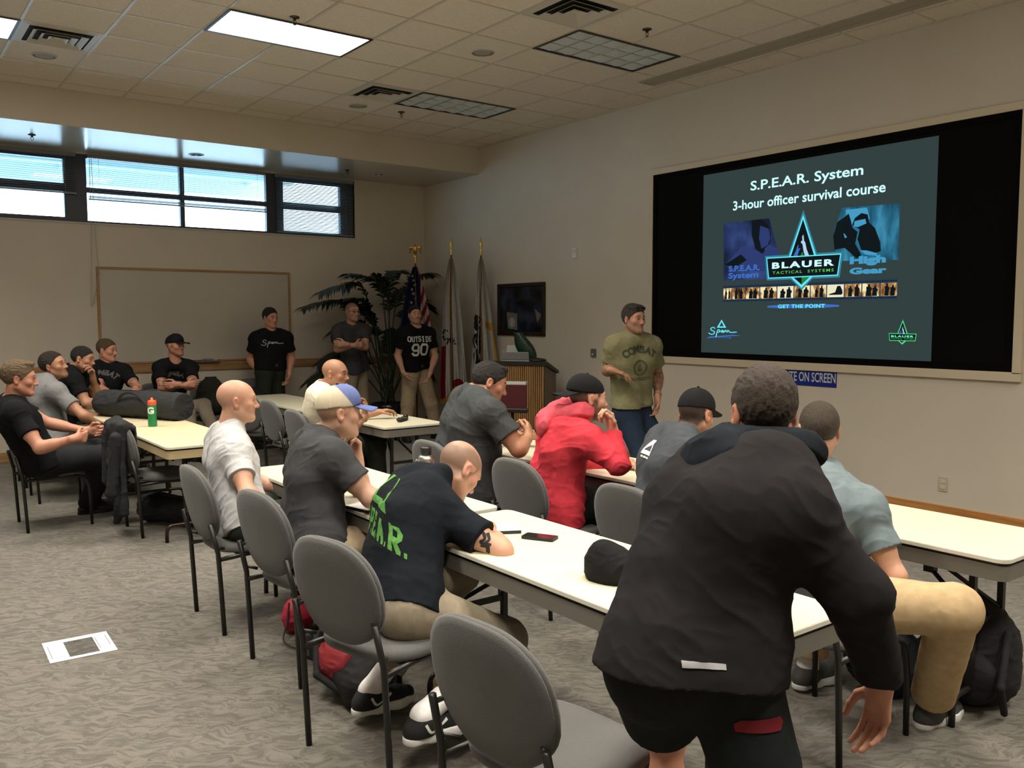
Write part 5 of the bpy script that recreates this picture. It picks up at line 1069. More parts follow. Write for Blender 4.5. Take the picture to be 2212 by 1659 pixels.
# ---- rear-projection screen
t = thing('projection_screen', 'large wall screen showing a dark slide headed S.P.E.A.R. System', 'projection screen', (0, -6.65, 2.2)); off = Matrix.Translation((0, 6.65, -2.2))
def sc(b, n, m, p=None):
    o = b.build(n, m, p or t); o.matrix_parent_inverse = off if p is None else Matrix.Identity(4); return o
M_scf = mat('screen_frame_cream', (.62, .53, .38), .5); M_felt = mat('screen_felt', (.004, .004, .004), .9, spec=.05); M_scs = mat('screen_black', (.004, .004, .004), .7, spec=.05)
b = MB(); Y0, Y1, Z0, Z1, w = 4.74, 8.59, 1.175, 3.255, .062
b.box((-.03, -Y1, Z1 - w), (0, -Y0, Z1), bev=.004); b.box((-.03, -Y1, Z0), (0, -Y0, Z0 + w + .01), bev=.004); b.box((-.03, -Y0 - w, Z0 + w), (0, -Y0, Z1 - w)); b.box((-.03, -Y1, Z0 + w), (0, -Y1 + w, Z1 - w)); sc(b, 'frame', M_scf)
b = MB(); i0, i1, j0, j1, q = Y0 + w, Y1 - w, Z0 + w + .01, Z1 - w, .05
b.box((-.022, -i1, j1 - q), (0, -i0, j1)); b.box((-.022, -i1, j0), (0, -i0, j0 + q)); b.box((-.022, -i0 - q, j0 + q), (0, -i0, j1 - q)); b.box((-.022, -i1, j0 + q), (0, -i1 + q, j1 - q)); sc(b, 'felt_border', M_felt)
sc(MB().box((-.010, -i1 + q, j0 + q), (0, -i0 - q, j1 - q)), 'screen_surface', M_scs)
# the projected slide: light layers a millimetre apart
def photo_glow(name, cs, sc_, strength, stretch=(1, 1, 1), pos=(.3, .5, .7)):
    m = glow(name, cs[0], strength); nt = m.node_tree; e = [n for n in nt.nodes if n.type == 'EMISSION'][0]
    tc = nt.nodes.new('ShaderNodeTexCoord'); mp = nt.nodes.new('ShaderNodeMapping'); mp.inputs['Scale'].default_value = stretch; n = nt.nodes.new('ShaderNodeTexNoise'); n.inputs['Scale'].default_value = sc_; n.inputs['Detail'].default_value = 3
    r = nt.nodes.new('ShaderNodeValToRGB'); r.color_ramp.elements[0].position = pos[0]; r.color_ramp.elements[0].color = (*cs[0], 1); r.color_ramp.elements[1].position = pos[2]; r.color_ramp.elements[1].color = (*cs[2], 1); z = r.color_ramp.elements.new(pos[1]); z.color = (*cs[1], 1)
    nt.links.new(tc.outputs['Object'], mp.inputs['Vector']); nt.links.new(mp.outputs[0], n.inputs['Vector']); nt.links.new(n.outputs['Fac'], r.inputs['Fac']); nt.links.new(r.outputs[0], e.inputs['Color']); return m
SL = [glow('slide_ground', (.034, .052, .052), 1.0), glow('slide_text', (.62, 1.0, 1.0), 1.05), photo_glow('slide_photo_violet', ((.010, .014, .035), (.022, .038, .12), (.045, .08, .25)), 3.0, 1.0), photo_glow('slide_photo_teal', ((.012, .05, .08), (.02, .13, .22), (.05, .26, .42)), 4.5, 1.0, (1, 2.2, .7)),
      glow('slide_dark', (.006, .010, .012), 1.0), glow('slide_neon', (.14, .80, .95), 1.0), glow('slide_halo', (.035, .23, .32), 1.0), glow('slide_green', (.02, .22, .04), 1.0), glow('slide_greentext', (.12, .62, .10), 1.0), glow('slide_sky', (.06, .33, .55), 1.0),
      photo_glow('slide_film', ((.05, .02, .008), (.45, .22, .07), (.95, .82, .45)), 9.0, 1.0, (1, 1.5, 1.0), (.34, .5, .60)), glow('slide_filmedge', (.02, .045, .085), 1.0), glow('slide_mint', (.15, .95, .50), 1.0), glow('slide_palehand', (.45, .66, .85), 1.0), glow('slide_blueish', (.05, .16, .55), 1.0), glow('slide_cream', (.85, .80, .55), 1.0), glow('slide_skin', (.028, .045, .16), 1.0)]
b = MB(); X = -.012; d = .0008; L = lambda k: X - d * k
b.box((X, -7.900, 1.305), (-.0101, -5.492, 3.106), 0)
flat_r(b, fit2(text2d('S.P.E.A.R. System', .13, .0022), 1.178, .118), 6.667, 2.855, L(1), 1); flat_r(b, fit2(text2d('3-hour officer survival course', .1, .0018), 1.592, .092), 6.668, 2.712, L(1), 1)
poly_r(b, [(5.758, 2.60), (6.30, 2.60), (6.42, 2.25), (6.33, 2.03), (5.77, 2.03)], L(1), 2)
poly_r(b, [(6.101, 2.60), (6.21, 2.60), (6.30, 2.53), (6.327, 2.441), (6.309, 2.343), (6.23, 2.272), (6.15, 2.32), (6.103, 2.458)], L(2), 4); poly_r(b, [(6.20, 2.54), (6.30, 2.50), (6.32, 2.42), (6.295, 2.35), (6.22, 2.32), (6.19, 2.42)], L(3), 16)
poly_r(b, [(5.80, 2.20), (6.0, 2.36), (6.12, 2.33), (6.28, 2.24), (6.30, 2.10), (5.85, 2.12)], L(2), 16); poly_r(b, [(6.256, 2.32), (6.31, 2.354), (6.40, 2.304), (6.443, 2.225), (6.378, 2.2), (6.258, 2.21)], L(3), 16); poly_r(b, [(5.78, 2.19), (5.98, 2.28), (6.05, 2.22), (5.9, 2.15)], L(3), 4)
flat_r(b, fit2(text2d('S.P.E.A.R.', .1, .003), .38, .06), 6.02, 2.115, L(4), 14, .98); flat_r(b, fit2(text2d('System', .1, .003), .36, .075), 6.01, 2.03, L(4), 14)
poly_r(b, [(7.06, 2.62), (7.592, 2.605), (7.598, 2.14), (7.02, 2.16), (6.99, 2.42)], L(1), 3); poly_r(b, [(7.10, 2.60), (7.30, 2.60), (7.33, 2.50), (7.12, 2.45)], L(2), 9)
poly_r(b, [(6.985, 2.38), (7.02, 2.50), (7.10, 2.545), (7.13, 2.565), (7.15, 2.51), (7.17, 2.44), (7.22, 2.40), (7.20, 2.30), (7.26, 2.20), (7.22, 2.17), (7.10, 2.27), (7.0, 2.26)], L(3), 4); poly_r(b, [(7.165, 2.46), (7.19, 2.52), (7.25, 2.558), (7.31, 2.54), (7.325, 2.47), (7.38, 2.42), (7.43, 2.30), (7.44, 2.22), (7.35, 2.20), (7.26, 2.24), (7.22, 2.34), (7.24, 2.42)], L(4), 4)
poly_r(b, [(7.18, 2.45), (7.19, 2.495), (7.29, 2.505), (7.30, 2.465), (7.22, 2.44)], L(5), 9); poly_r(b, [(7.25, 2.24), (7.30, 2.20), (7.40, 2.185), (7.41, 2.205), (7.31, 2.235)], L(5), 9); poly_r(b, [(7.085, 2.40), (7.105, 2.385), (7.12, 2.36), (7.10, 2.355)], L(5), 9)
flat_r(b, fit2(text2d('High', .1, .006), .335, .085), 7.32, 2.105, L(4), 9); flat_r(b, fit2(text2d('Gear', .1, .006), .345, .058), 7.325, 2.035, L(4), 9)
def emblem(u, v, s, neon, halo, k, small=False):
    P = lambda pts: [(u + x * s, v + y * s) for x, y in pts]
    tri = [(0, .345), (.128, .0), (-.128, .0)]; box = [(-.383, .008), (.386, .002), (.360, -.172), (-.358, -.172)]; tip = [(-.115, -.172), (.110, -.172), (0, -.258)]
    def grow(pts, g):
        cx = sum(p[0] for p in pts) / len(pts); cy = sum(p[1] for p in pts) / len(pts); return [(cx + (x - cx) * (1 + g / max(.05, abs(x - cx))) if abs(x - cx) > .01 else x, cy + (y - cy) * (1 + g / max(.05, abs(y - cy))) if abs(y - cy) > .01 else y) for x, y in pts]
    tri_o = [(0, .385), (.155, -.02), (-.155, -.02)]; tri_h = [(0, .43), (.178, -.04), (-.178, -.04)]
    for pts, m_, z in ((tri_h, halo, k), (grow(box, .026), halo, k), ([(-.16, -.16), (.155, -.16), (0, -.300)], halo, k), (tri_o, neon, k + 1), (grow(box, .010), neon, k + 2.5), ([(-.135, -.165), (.13, -.165), (0, -.280)], neon, k + 1), (tri, 4, k + 1.6), (box, 4, k + 3), ([(-.10, -.172), (.095, -.172), (0, -.25)], 4, k + 1.6), ([(0, -.172), (.095, -.172), (0, -.25)], 7, k + 2)): poly_r(b, P(pts), L(z), m_)
    tri_i = [(0, .33), (.115, .006), (-.115, .006)]
    poly_r(b, P([(.075, .006), (.03, .006), (.012, .06), (.0, .12), (-.018, .135), (-.012, .15), (-.002, .15), (-.005, .19), (.008, .205), (.016, .15), (.03, .13), (.045, .07)]), L(k + 2.2), 13)
    poly_r(b, P([(-.10, .006), (-.055, .006), (-.035, .06), (-.02, .085), (-.03, .085), (-.045, .075), (-.04, .12), (-.055, .10), (-.07, .06)]), L(k + 2.2), 14)
    poly_r(b, P([(-.02, .006), (.015, .006), (.005, .05), (-.008, .04)]), L(k + 2.3), 7)
    flat_r(b, fit2(text2d('BLAUER', .1, .004, 1.25), .655 * s, .060 * s), u + .002 * s, v - .092 * s, L(k + 4), 1 if not small else 12); flat_r(b, fit2(text2d('TACTICAL  SYSTEMS', .1, .001, 1.3), .645 * s, .026 * s), u + .004 * s, v - .142 * s, L(k + 4), 8)
emblem(6.675, 2.212, 1.0, 5, 6, 6)
emblem(7.653, 1.522, .30, 12, 7, 2, True)
wallq(b, 5.764, 1.816, 7.597, 1.985, L(1), 11)
fr = [5.765, 5.875, 6.04, 6.21, 6.405, 6.591, 6.765, 6.932, 7.106, 7.273, 7.44, 7.597]
rr = random.Random(3)
for i in range(11):
    a, c = fr[i] + .006, fr[i + 1] - .004; wallq(b, a, 1.842, c, 1.953, L(2), 15 if i in (4, 7) else 10); w_ = c - a
    for n_ in range(2 if i != 7 else 1):
        cx = a + w_ * (.32 + .38 * n_ + .08 * rr.random()); hh = .085 + .02 * rr.random(); ww = w_ * (.11 + .08 * rr.random())
        if i == 7: pts = [(a + .02, 1.87), (a + .08, 1.885), (a + .10, 1.94), (a + .13, 1.94), (a + .15, 1.90), (c - .01, 1.875), (c - .02, 1.862), (a + .02, 1.862)]
        else: pts = [(cx - ww, 1.845), (cx - ww * .8, 1.845 + hh * .5), (cx - ww * .9, 1.845 + hh * .75), (cx - ww * .35, 1.845 + hh * .82), (cx - ww * .3, 1.845 + hh), (cx + ww * .3, 1.845 + hh), (cx + ww * .35, 1.845 + hh * .8), (cx + ww, 1.845 + hh * .6), (cx + ww * .6, 1.845 + hh * .35), (cx + ww * .7, 1.845)]
        poly_r(b, pts, L(3 + n_), 4)
for k in range(92):
    for v0 in (1.823, 1.962): wallq(b, 5.775 + k * .0198, v0, 5.785 + k * .0198, v0 + .012, L(2), 4)
poly_r(b, [(6.30, 1.757), (6.45, 1.749), (6.90, 1.749), (7.06, 1.757), (7.06, 1.772), (6.90, 1.782), (6.45, 1.782), (6.30, 1.772)], L(1), 14); flat_r(b, fit2(text2d('GET THE POINT', .1, .004, 1.1), .50, .036), 6.67, 1.748, L(2), 5)
def tri_mark(u, v, w_, h_, m_, k):
    poly_r(b, [(u, v + h_), (u + w_ / 2, v), (u + w_ * .30, v), (u, v + h_ * .72)], L(k), m_); poly_r(b, [(u, v + h_), (u - w_ / 2, v), (u - w_ * .30, v), (u, v + h_ * .72)], L(k), m_); poly_r(b, [(u - w_ / 2, v), (u + w_ / 2, v), (u + w_ * .36, v + h_ * .16), (u - w_ * .36, v + h_ * .16)], L(k), m_)
tri_mark(5.753, 1.560, .12, .082, 5, 1)
SCR = [[(-.62, .28), (-.78, .40), (-1.0, .30), (-.95, .12), (-.72, .02), (-.70, -.18), (-.95, -.28), (-1.2, -.14)], [(-.55, -.55), (-.40, .1), (-.28, .18), (-.2, .02), (-.38, -.08)], [(-.12, 0), (.02, .14), (.04, -.04), (-.12, -.02)], [(.14, .10), (.12, -.08), (.26, .12), (.34, .08), (.34, -.06)], [(.46, -.06), (.48, .12), (.58, .08)], [(.58, .08), (.72, -.06), (1.25, -.02)]]
script = stroke2d([bez(l) for l in SCR], .085); script = fit2(script, .36, .105); flat_r(b, script, 5.765, 1.462, L(2), 5)
poly_r(b, [(5.56, 1.45), (5.90, 1.478), (6.0, 1.484), (5.90, 1.490), (5.60, 1.468)], L(1), 14); flat_r(b, fit2(text2d('SYSTEM', .1, .001, 1.6), .15, .014), 5.80, 1.452, L(3), 14)
sc(b, 'slide', SL)
# ---- sign under the screen
t = thing('wall_sign', 'blue sign with white letters reading DO NOT WRITE ON SCREEN', 'sign', (0, -6.583, 1.117)); off = Matrix.Translation((0, 6.583, -1.117))
sc(MB().box((-.006, -7.049, 1.034), (0, -6.118, 1.200), bev=.001), 'sign_board', mat('sign_blue', (.008, .022, .22), .35)); b = MB(); flat_r(b, fit2(text2d('DO NOT WRITE ON SCREEN', .1, .0012), .915, .088), 6.583, 1.073, -.0068, 0); sc(b, 'lettering', mat('sign_white', (.62, .64, .66), .5))
# ---- framed picture
t = thing('framed_picture', 'dark framed picture on the wall behind the lectern', 'picture', (0, -2.435, 1.77)); off = Matrix.Translation((0, 2.435, -1.77))
M_pf = mat('picture_frame_wood', (.022, .009, .006), .35); b = MB()
for a, c in (((-.03, -2.94, 1.425), (0, -1.93, 1.475)), ((-.03, -2.94, 2.065), (0, -1.93, 2.115)), ((-.03, -1.98, 1.475), (0, -1.93, 2.065)), ((-.03, -2.94, 1.475), (0, -2.89, 2.065))): b.box(a, c, bev=.006)
sc(b, 'frame', M_pf)
m_pic = mat('picture_print', (.02, .022, .025), .12, spec=.6); nt = m_pic.node_tree; bs = nt.nodes['Principled BSDF']; tc = nt.nodes.new('ShaderNodeTexCoord'); n = nt.nodes.new('ShaderNodeTexNoise'); n.inputs['Scale'].default_value = 4.5; n.inputs['Detail'].default_value = 4; r = nt.nodes.new('ShaderNodeValToRGB'); r.color_ramp.elements[0].position = .4; r.color_ramp.elements[0].color = (.008, .009, .009, 1); r.color_ramp.elements[1].position = .75; r.color_ramp.elements[1].color = (.03, .045, .09, 1)
nt.links.new(tc.outputs['Object'], n.inputs['Vector']); nt.links.new(n.outputs['Fac'], r.inputs['Fac']); nt.links.new(r.outputs[0], bs.inputs['Base Color'])
m_p2 = mat('picture_badge', (.16, .15, .13), .4); m_p3 = mat('picture_badge_light', (.35, .36, .36), .4); b = MB(); b.box((-.008, -2.90, 1.46), (-.002, -1.97, 2.08), 0)
poly_r(b, [(2.12, 1.74), (2.15, 1.52), (2.36, 1.50), (2.35, 1.72)], -.009, 1); flat_r(b, ring2(.045, .065), 2.24, 1.60, -.010, 2); poly_r(b, [(2.24 + .035 * math.cos(k), 1.60 + .045 * math.sin(k)) for k in np.linspace(0, 6.0, 16)], -.0102, 2); poly_r(b, [(2.72, 1.78), (2.86, 1.70), (2.78, 1.60)], -.009, 1); sc(b, 'print', [m_pic, m_p2, m_p3])
# ---- small wall fittings
M_plate = mat('wall_plate_ivory', (.52, .46, .34), .45); M_plw = mat('wall_plate_white', (.66, .66, .64), .4)
def fitting(name, label, cat, y0, y1, z0, z1, m, holes=(), th=.008):
    t = thing(name, label, cat, (0, (y0 + y1) / 2, (z0 + z1) / 2)); o_ = Matrix.Translation((0, -(y0 + y1) / 2, -(z0 + z1) / 2))
    o = MB().box((-th, y0, z0), (0, y1, z1), bev=.002).build('plate', m, t); o.matrix_parent_inverse = o_
    for nm, a, c, d_, e, mm in holes:
        o = MB().box((-th - .004, a, d_), (-th + .001, c, e), bev=.0015).build(nm, mm, t); o.matrix_parent_inverse = o_
M_soc = mat('socket_face', (.60, .55, .42), .4)
fitting('wall_outlet', 'ivory wall outlet above the baseboard at right', 'wall outlet', -8.068, -7.994, .256, .373, M_plate, [('socket', -8.052, -8.010, .322, .352, M_soc), ('socket', -8.052, -8.010, .276, .306, M_soc)])
fitting('wall_outlet', 'small wall outlet behind the instructor\'s legs', 'wall outlet', -4.50, -4.43, .27, .385, M_plate, [('socket', -4.485, -4.445, .335, .365, M_soc), ('socket', -4.485, -4.445, .290, .320, M_soc)])
fitting('switch_panel', 'cream switch panel on the wall beside the instructor', 'switch panel', -4.15, -3.93, 1.14, 1.345, mat('panel_cream', (.60, .57, .44), .5), [('switch', -4.08, -4.05, 1.21, 1.27, M_plw), ('switch', -4.02, -3.99, 1.21, 1.27, M_plw)])
fitting('wall_sensor', 'small grey box on the wall left of the switch panel', 'sensor', -3.885, -3.815, 1.20, 1.295, mat('sensor_grey', (.13, .13, .13), .5), [('button', -3.86, -3.84, 1.22, 1.24, M_plw)], .03)
fitting('thermostat', 'small white thermostat high on the wall above the lectern', 'thermostat', -3.545, -3.465, 2.38, 2.50, M_plw, [('display', -3.53, -3.48, 2.44, 2.48, M_soc)], .025)
# ---- whiteboard
t = thing('whiteboard', 'wide wall whiteboard with honey oak frame and marker tray', 'whiteboard', (-3.40, 0, 1.7)); off = Matrix.Translation((3.40, 0, -1.7))
b = MB()
for a, c in (((-4.63, -.022, 2.262), (-2.17, 0, 2.292)), ((-4.63, -.022, 1.10), (-2.17, 0, 1.125)), ((-4.63, -.022, 1.125), (-4.60, 0, 2.262)), ((-2.20, -.022, 1.125), (-2.17, 0, 2.262))): b.box(a, c, bev=.003)
sc(b, 'frame', M_oakx); sc(MB().box((-4.60, -.010, 1.125), (-2.20, 0, 2.262)), 'writing_surface', mat('whiteboard_gloss', (.50, .455, .38), .22, spec=.5, var=.05, vscale=1.2))
b = MB(); b.box((-3.52, -.085, 1.100), (-3.18, -.02, 1.108)); b.box((-3.52, -.09, 1.100), (-3.18, -.085, 1.118)); sc(b, 'marker_tray', mat('tray_metal', (.20, .17, .14), .4, metal=.5))
t = thing('whiteboard_eraser', 'grey eraser lying on the whiteboard tray', 'eraser', (-3.33, -.052, 1.108)); MB().box((-.06, -.024, 0), (.06, .024, .014), bev=.003).build('felt_pad', mat('felt_dark', (.03, .03, .03), .9), t); MB().box((-.06, -.024, .014), (.06, .024, .034), bev=.004).build('grip', mat('grip_grey', (.24, .25, .28), .5), t)
for x, c_, l in ((-3.47, (.02, .02, .02), 'black marker lying on the left end of the whiteboard tray'), (-3.23, (.5, .5, .5), 'pale marker lying on the right end of the whiteboard tray')):
    t = thing('marker_pen', l, 'marker', (x, -.05, 1.116), 0.15, group='markers on the whiteboard tray'); MB().tube([(-.055, 0, 0), (.03, 0, 0)], .007, 10).build('barrel', mat('marker_%d' % (x * -100), c_, .4), t); MB().tube([(.03, 0, 0), (.06, 0, 0)], .008, 10).build('cap', M_black, t)
# ================================================================== lectern, flags, palm
t = thing('lectern', 'wooden slatted lectern with sloping black top near the corner', 'lectern', (-.945, -3.545, 0), math.radians(-145.6))
# local: +x faces the audience, y along the front
M_slat = wood('lectern_slat', (.28, .145, .05), (.40, .23, .09), axis=2, scale=2.0); M_lec = mat('lectern_dark', (.018, .014, .010), .45)
hw = .345; b = MB()
for k in range(27):
    y = -hw + .012 + k * (2 * hw - .024) / 26; b.box((.0, y - .009, .09), (.016, y + .009, 1.115), bev=.003)
b.build('slat_front', M_slat, t)
MB().box((-.012, -hw, .06), (0, hw, 1.12)).build('front_panel', wood('lectern_panel', (.09, .045, .017), (.13, .07, .028), axis=2), t)
for s in (-1, 1):
    b = MB(); b.prism([(0, s * hw, .06), (0, s * hw, 1.12), (-.50, s * hw, 1.00), (-.50, s * hw, .06)], (0, -s * .02, 0)); b.build('side_panel', wood('lectern_side', (.11, .085, .05), (.16, .125, .075), axis=2), t)
b = MB(); b.prism([(.035, -hw - .03, 1.12), (.035, hw + .03, 1.12), (.035, hw + .03, 1.165), (.035, -hw - .03, 1.165)], (-.06, 0, 0)); b.prism([(-.02, -hw - .03, 1.165), (-.52, -hw - .03, 1.035), (-.52, -hw - .03, 1.00), (-.02, -hw - .03, 1.12)], (0, 2 * hw + .06, 0)); b.build('top', M_lec, t)
MB().box((-.49, -hw + .01, 0), (.005, hw - .01, .07)).build('plinth', M_lec, t)
R_ = Matrix.Rotation(math.radians(-145.6), 4, 'Z'); LB = Matrix.Translation((-.945, -3.545, 0)) @ R_
# laptop, open, seen from behind its lid
t = thing('laptop', 'silver laptop open on the lectern top', 'laptop', tuple(LB @ Vector((-.07, -.02, 1.168))), math.radians(-145.6)); M_sil = mat('laptop_silver', (.42, .43, .44), .35, metal=.7)
MB().box((-.24, -.165, -.006), (0, .165, .004), bev=.003, rot=Matrix.Rotation(math.radians(-14), 3, 'Y'), at=(0, 0, 0)).build('base', M_sil, t); b = MB(); b.box((-.003, -.165, .004), (.004, .165, .105), bev=.003, rot=Matrix.Rotation(math.radians(14), 3, 'Y'), at=(0, 0, 0)); b.build('lid', M_sil, t)
# dark green curved panel and white card behind the laptop
t = thing('display_stand', 'dark green curved panel rising behind the laptop', 'stand', tuple(LB @ Vector((-.25, .02, 1.105))), math.radians(-145.6)); b = MB(); V = []; F = []
for i in range(13):
    q = i / 12; y = .10 - .17 * q ** 1.1; z = .03 + .36 * q; w_ = .055 + .055 * math.sin(math.pi * min(1, q * 1.1)); c_ = .05 * math.sin(q * 2.5)
    for dy, dx in ((-w_, .012), (0, .03), (w_, .012), (w_, -.012), (0, .006), (-w_, -.012)): V.append((dx + c_ * .3, y + dy, z))
for i in range(12):
    for k in range(6): F.append((i * 6 + k, i * 6 + (k + 1) % 6, (i + 1) * 6 + (k + 1) % 6, (i + 1) * 6 + k))
F += [tuple(range(6)), tuple(range(72, 78))]; b.vf(V, F, 0, True); b.build('curved_panel', mat('green_plastic', (.012, .035, .018), .3), t); MB().tube(arc_path([(0, .14, .03), (0, .19, .10), (0, .20, 0)], .04), .012, 8).build('foot', mat('green_plastic', (0, 0, 0)), t)
t = thing('paper_card', 'pale card leaning behind the green panel on the lectern', 'card', tuple(LB @ Vector((-.33, -.13, 1.08))), math.radians(-145.6)); MB().box((-.003, -.10, 0), (.003, .08, .26), rot=Matrix.Rotation(math.radians(-12), 3, 'Y'), at=(0, 0, 0)).build('card', mat('card_paper', (.45, .48, .46), .7), t)
t = thing('papers_pile', 'dark flat bundle on the left end of the lectern top', 'bundle', tuple(LB @ Vector((-.06, .25, 1.166))), math.radians(-145.6)); b = MB(); b.lathe([(.10, 0), (.105, .015), (.08, .03), (.03, .035)], 18); b.build('bundle', M_lec, t)
# stand in front of the lectern: maroon board, white box, black bar, cable
t = thing('equipment_stand', 'stand with maroon board and white box in front of the lectern', 'stand', (-1.43, -4.16, 0), math.radians(-142)); M_mar = mat('maroon_board', (.085, .012, .016), .5)
MB().box((-.012, -.16, .66), (.012, .14, .955), bev=.004).build('board', M_mar, t); b = MB(); b.box((.01, -.10, .955), (-.10, .13, .985), bev=.004); b.build('white_box', mat('box_white', (.62, .60, .55), .5), t)
b = MB(); b.box((.015, -.08, .66), (.06, .16, .71), bev=.012); b.build('black_bar', M_black, t); MB().box((.03, -.085, .60), (.055, -.055, .66), bev=.004).build('plug', M_black, t)
MB().tube(bez([(.045, -.07, .60), (.06, -.08, .40), (.02, -.10, .25), (.05, -.13, .05), (.04, -.12, .006)]), .006, 6).build('cable', M_black, t); MB().tube([(0, -.02, .02), (0, -.02, .66)], .016, 10).lathe([(.15, 0), (.15, .012), (.03, .02)], 24, (0, -.02, 0)).build('post', M_black, t)
# ---- flags on poles
M_gold = mat('gold_finial', (.75, .50, .12), .3, metal=.9); M_pole = mat('flagpole_oak', (.16, .08, .03), .4); M_fw = cloth('flag_white', (.42, .41, .38)); M_fr = cloth('flag_red', (.22, .014, .022)); M_fb = cloth('flag_blue', (.010, .014, .045)); M_fg = cloth('flag_gold', (.42, .24, .045)); M_fk = cloth('flag_black', (.012, .012, .012))
def flag(x, y, zt, label, finial, wid, zb, colour, mats, ph=0.0, stars=False, words=None, lean=0.0):
    t = thing('flag', label, 'flag', (x, y, 0), math.radians(-127), group='flags on poles in the corner')
    # local +x towards the camera, y to the viewer's right
    MB().lathe([(.17, 0), (.17, .03), (.06, .06), (.03, .09), (.016, .1)], 28).build('base', M_gold, t); MB().tube([(0, 0, .06), (0, 0, zt)], .013, 10).build('pole', M_pole, t)
    b = MB()
    if finial == 'eagle':
        b.lathe([(.012, 0), (.016, .02), (.012, .05), (.03, .09), (.032, .11), (.02, .13), (.008, .14)], 16, (0, 0, zt - .01)); b.tube([(0, 0, zt + .12), (.01, 0, zt + .2), (.03, 0, zt + .255)], [.018, .03, .012], 10); b.tube([(.03, 0, zt + .25), (.055, 0, zt + .262)], [.014, .004], 8)
        for s in (-1, 1):
            for k in range(4): b.tube([(0, s * .015, zt + .21), (-.01, s * (.05 + .012 * k), zt + .245 - .012 * k), (-.012, s * (.085 - .012 * k), zt + .13 + .022 * k)], [.012, .016, .004], 8)
    else: b.lathe([(.011, 0), (.016, .02), (.010, .05), (.018, .075), (.010, .09), (.010, .10), (.024, .14), (.013, .19), (.001, .255)], 14, (0, 0, zt - .01))
    b.build('finial', M_gold, t)
    nz, ns = 70, 60; V = []; F = []; mi = []; ztop = zt - .05
    for i in range(nz + 1):
        q = i / nz; z = ztop - (ztop - zb) * q
        for k in range(ns + 1):
            s = k / ns; w = wid * (.10 + .90 * min(1, q * 1.15) ** .8) * (1 - .12 * q * q)
            yy = w * (s - .5) * (1 + .10 * math.sin(q * 4 + ph)) + lean * q; fold = .035 * (.3 + q) * math.sin(s * 19 + ph + 1.5 * q) + .018 * math.sin(s * 37 + ph * 2 - q * 3)
            dz = -.10 * q * math.sin(s * 5 + ph) * q; V.append((fold + .02, yy, z + dz))
    for i in range(nz):
        for k in range(ns): F.append((i * (ns + 1) + k, i * (ns + 1) + k + 1, (i + 1) * (ns + 1) + k + 1, (i + 1) * (ns + 1) + k)); mi.append(colour((i + .5) / nz, (k + .5) / ns))
    V2 = [(a - .006, b_, c) for a, b_, c in V]; n = len(V); F2 = [tuple(n + i for i in f[::-1]) for f in F]
    vs = [b_ for b_ in V] + V2; m = MB(); bv = [m.bm.verts.new(v) for v in vs]
    for f, c in list(zip(F, mi)) + list(zip(F2, mi)):
        fc = m.bm.faces.new([bv[i] for i in f]); fc.material_index = c; fc.smooth = True
    me = bpy.data.meshes.new('flag_cloth'); m.bm.to_mesh(me); m.bm.free()
    for mm in mats: me.materials.append(mm)
    o = link('flag_cloth', me, t)
    if stars:
        st = [(math.cos(math.pi / 2 + k * math.pi / 5) * (.026 if k % 2 == 0 else .011), math.sin(math.pi / 2 + k * math.pi / 5) * (.026 if k % 2 == 0 else .011)) for k in range(10)]
        put_print(o, *uni(*[([(a + dx, c_ + dz) for a, c_ in st], [tuple(range(10))]) for dx, dz in stars]), (0, 0, 0), (0, 1, 0), (0, 0, 1), (1, 0, 0), mat('star_white', (.6, .6, .6), .8), .02, .003)
    if words:
        for vf, dx, dz, mm in words: put_print(o, *tr2(vf, dx, dz), (0, 0, 0), (0, 1, 0), (0, 0, 1), (1, 0, 0), mm, .02, .003)
    return t
def us(q, s):
    if q < .50 + .22 * (1 - s) and (s < .62 + .25 * (1 - q * 1.6)): return 2
    return 1 if int((s * 1.6 + q * 3.2) * 4.2) % 2 else 0
rr = random.Random(5)
flag(-.66, -.85, 2.43, 'stars and stripes flag with an eagle finial, in front of the palm', 'eagle', .55, .95, us, [M_fw, M_fr, M_fb], .3, [(-.01 + .055 * ((k % 3) - 1) * (.25 + .09 * k / 2) - .02, 2.25 - .062 * k) for k in range(15)] + [(-.10, 1.75), (.02, 1.70), (-.12, 1.55), (-.03, 1.52), (-.13, 1.42)])
def cal(q, s):
    if .36 < s < .50 and q < .45: return 2
    if q > .965: return 2
    return 1 if (s < .20 and q > .62) or (q > .92 and s > .45) else 0
flag(-.43, -1.42, 2.52, 'white state flag with a red stripe, middle of the three poles', 'spear', .44, .58, cal, [M_fw, M_fr, M_fg], 1.4, None, [(stroke2d([[(.05, .05), (.0, .07), (-.03, .0), (.0, -.07), (.05, -.05)]], .022), -.10, 1.43, M_fk), (text2d('AL', .13, .004), .0, 1.30, M_fk)], 0.02)
def third(q, s):
    if (s > .58 and .52 < q < .57) or q > .97 or (s > .90 and q > .5): return 2
    return 0
EMB = [[(-.02, .30), (.03, .26), (.0, .18), (.05, .10), (.02, .0), (.05, -.12), (.0, -.22), (.03, -.33)]]
flag(-.24, -1.86, 2.50, 'white gold-fringed flag with a black emblem, nearest the lectern', 'spear', .44, .80, third, [M_fw, M_fk, M_fg], 2.6, None, [(stroke2d([bez(EMB[0])], .07), -.075, 1.38, M_fk), (stroke2d([bez([(-.02, .2), (-.05, .1), (-.02, 0)])], .02), -.06, 1.25, M_fk)], .05)
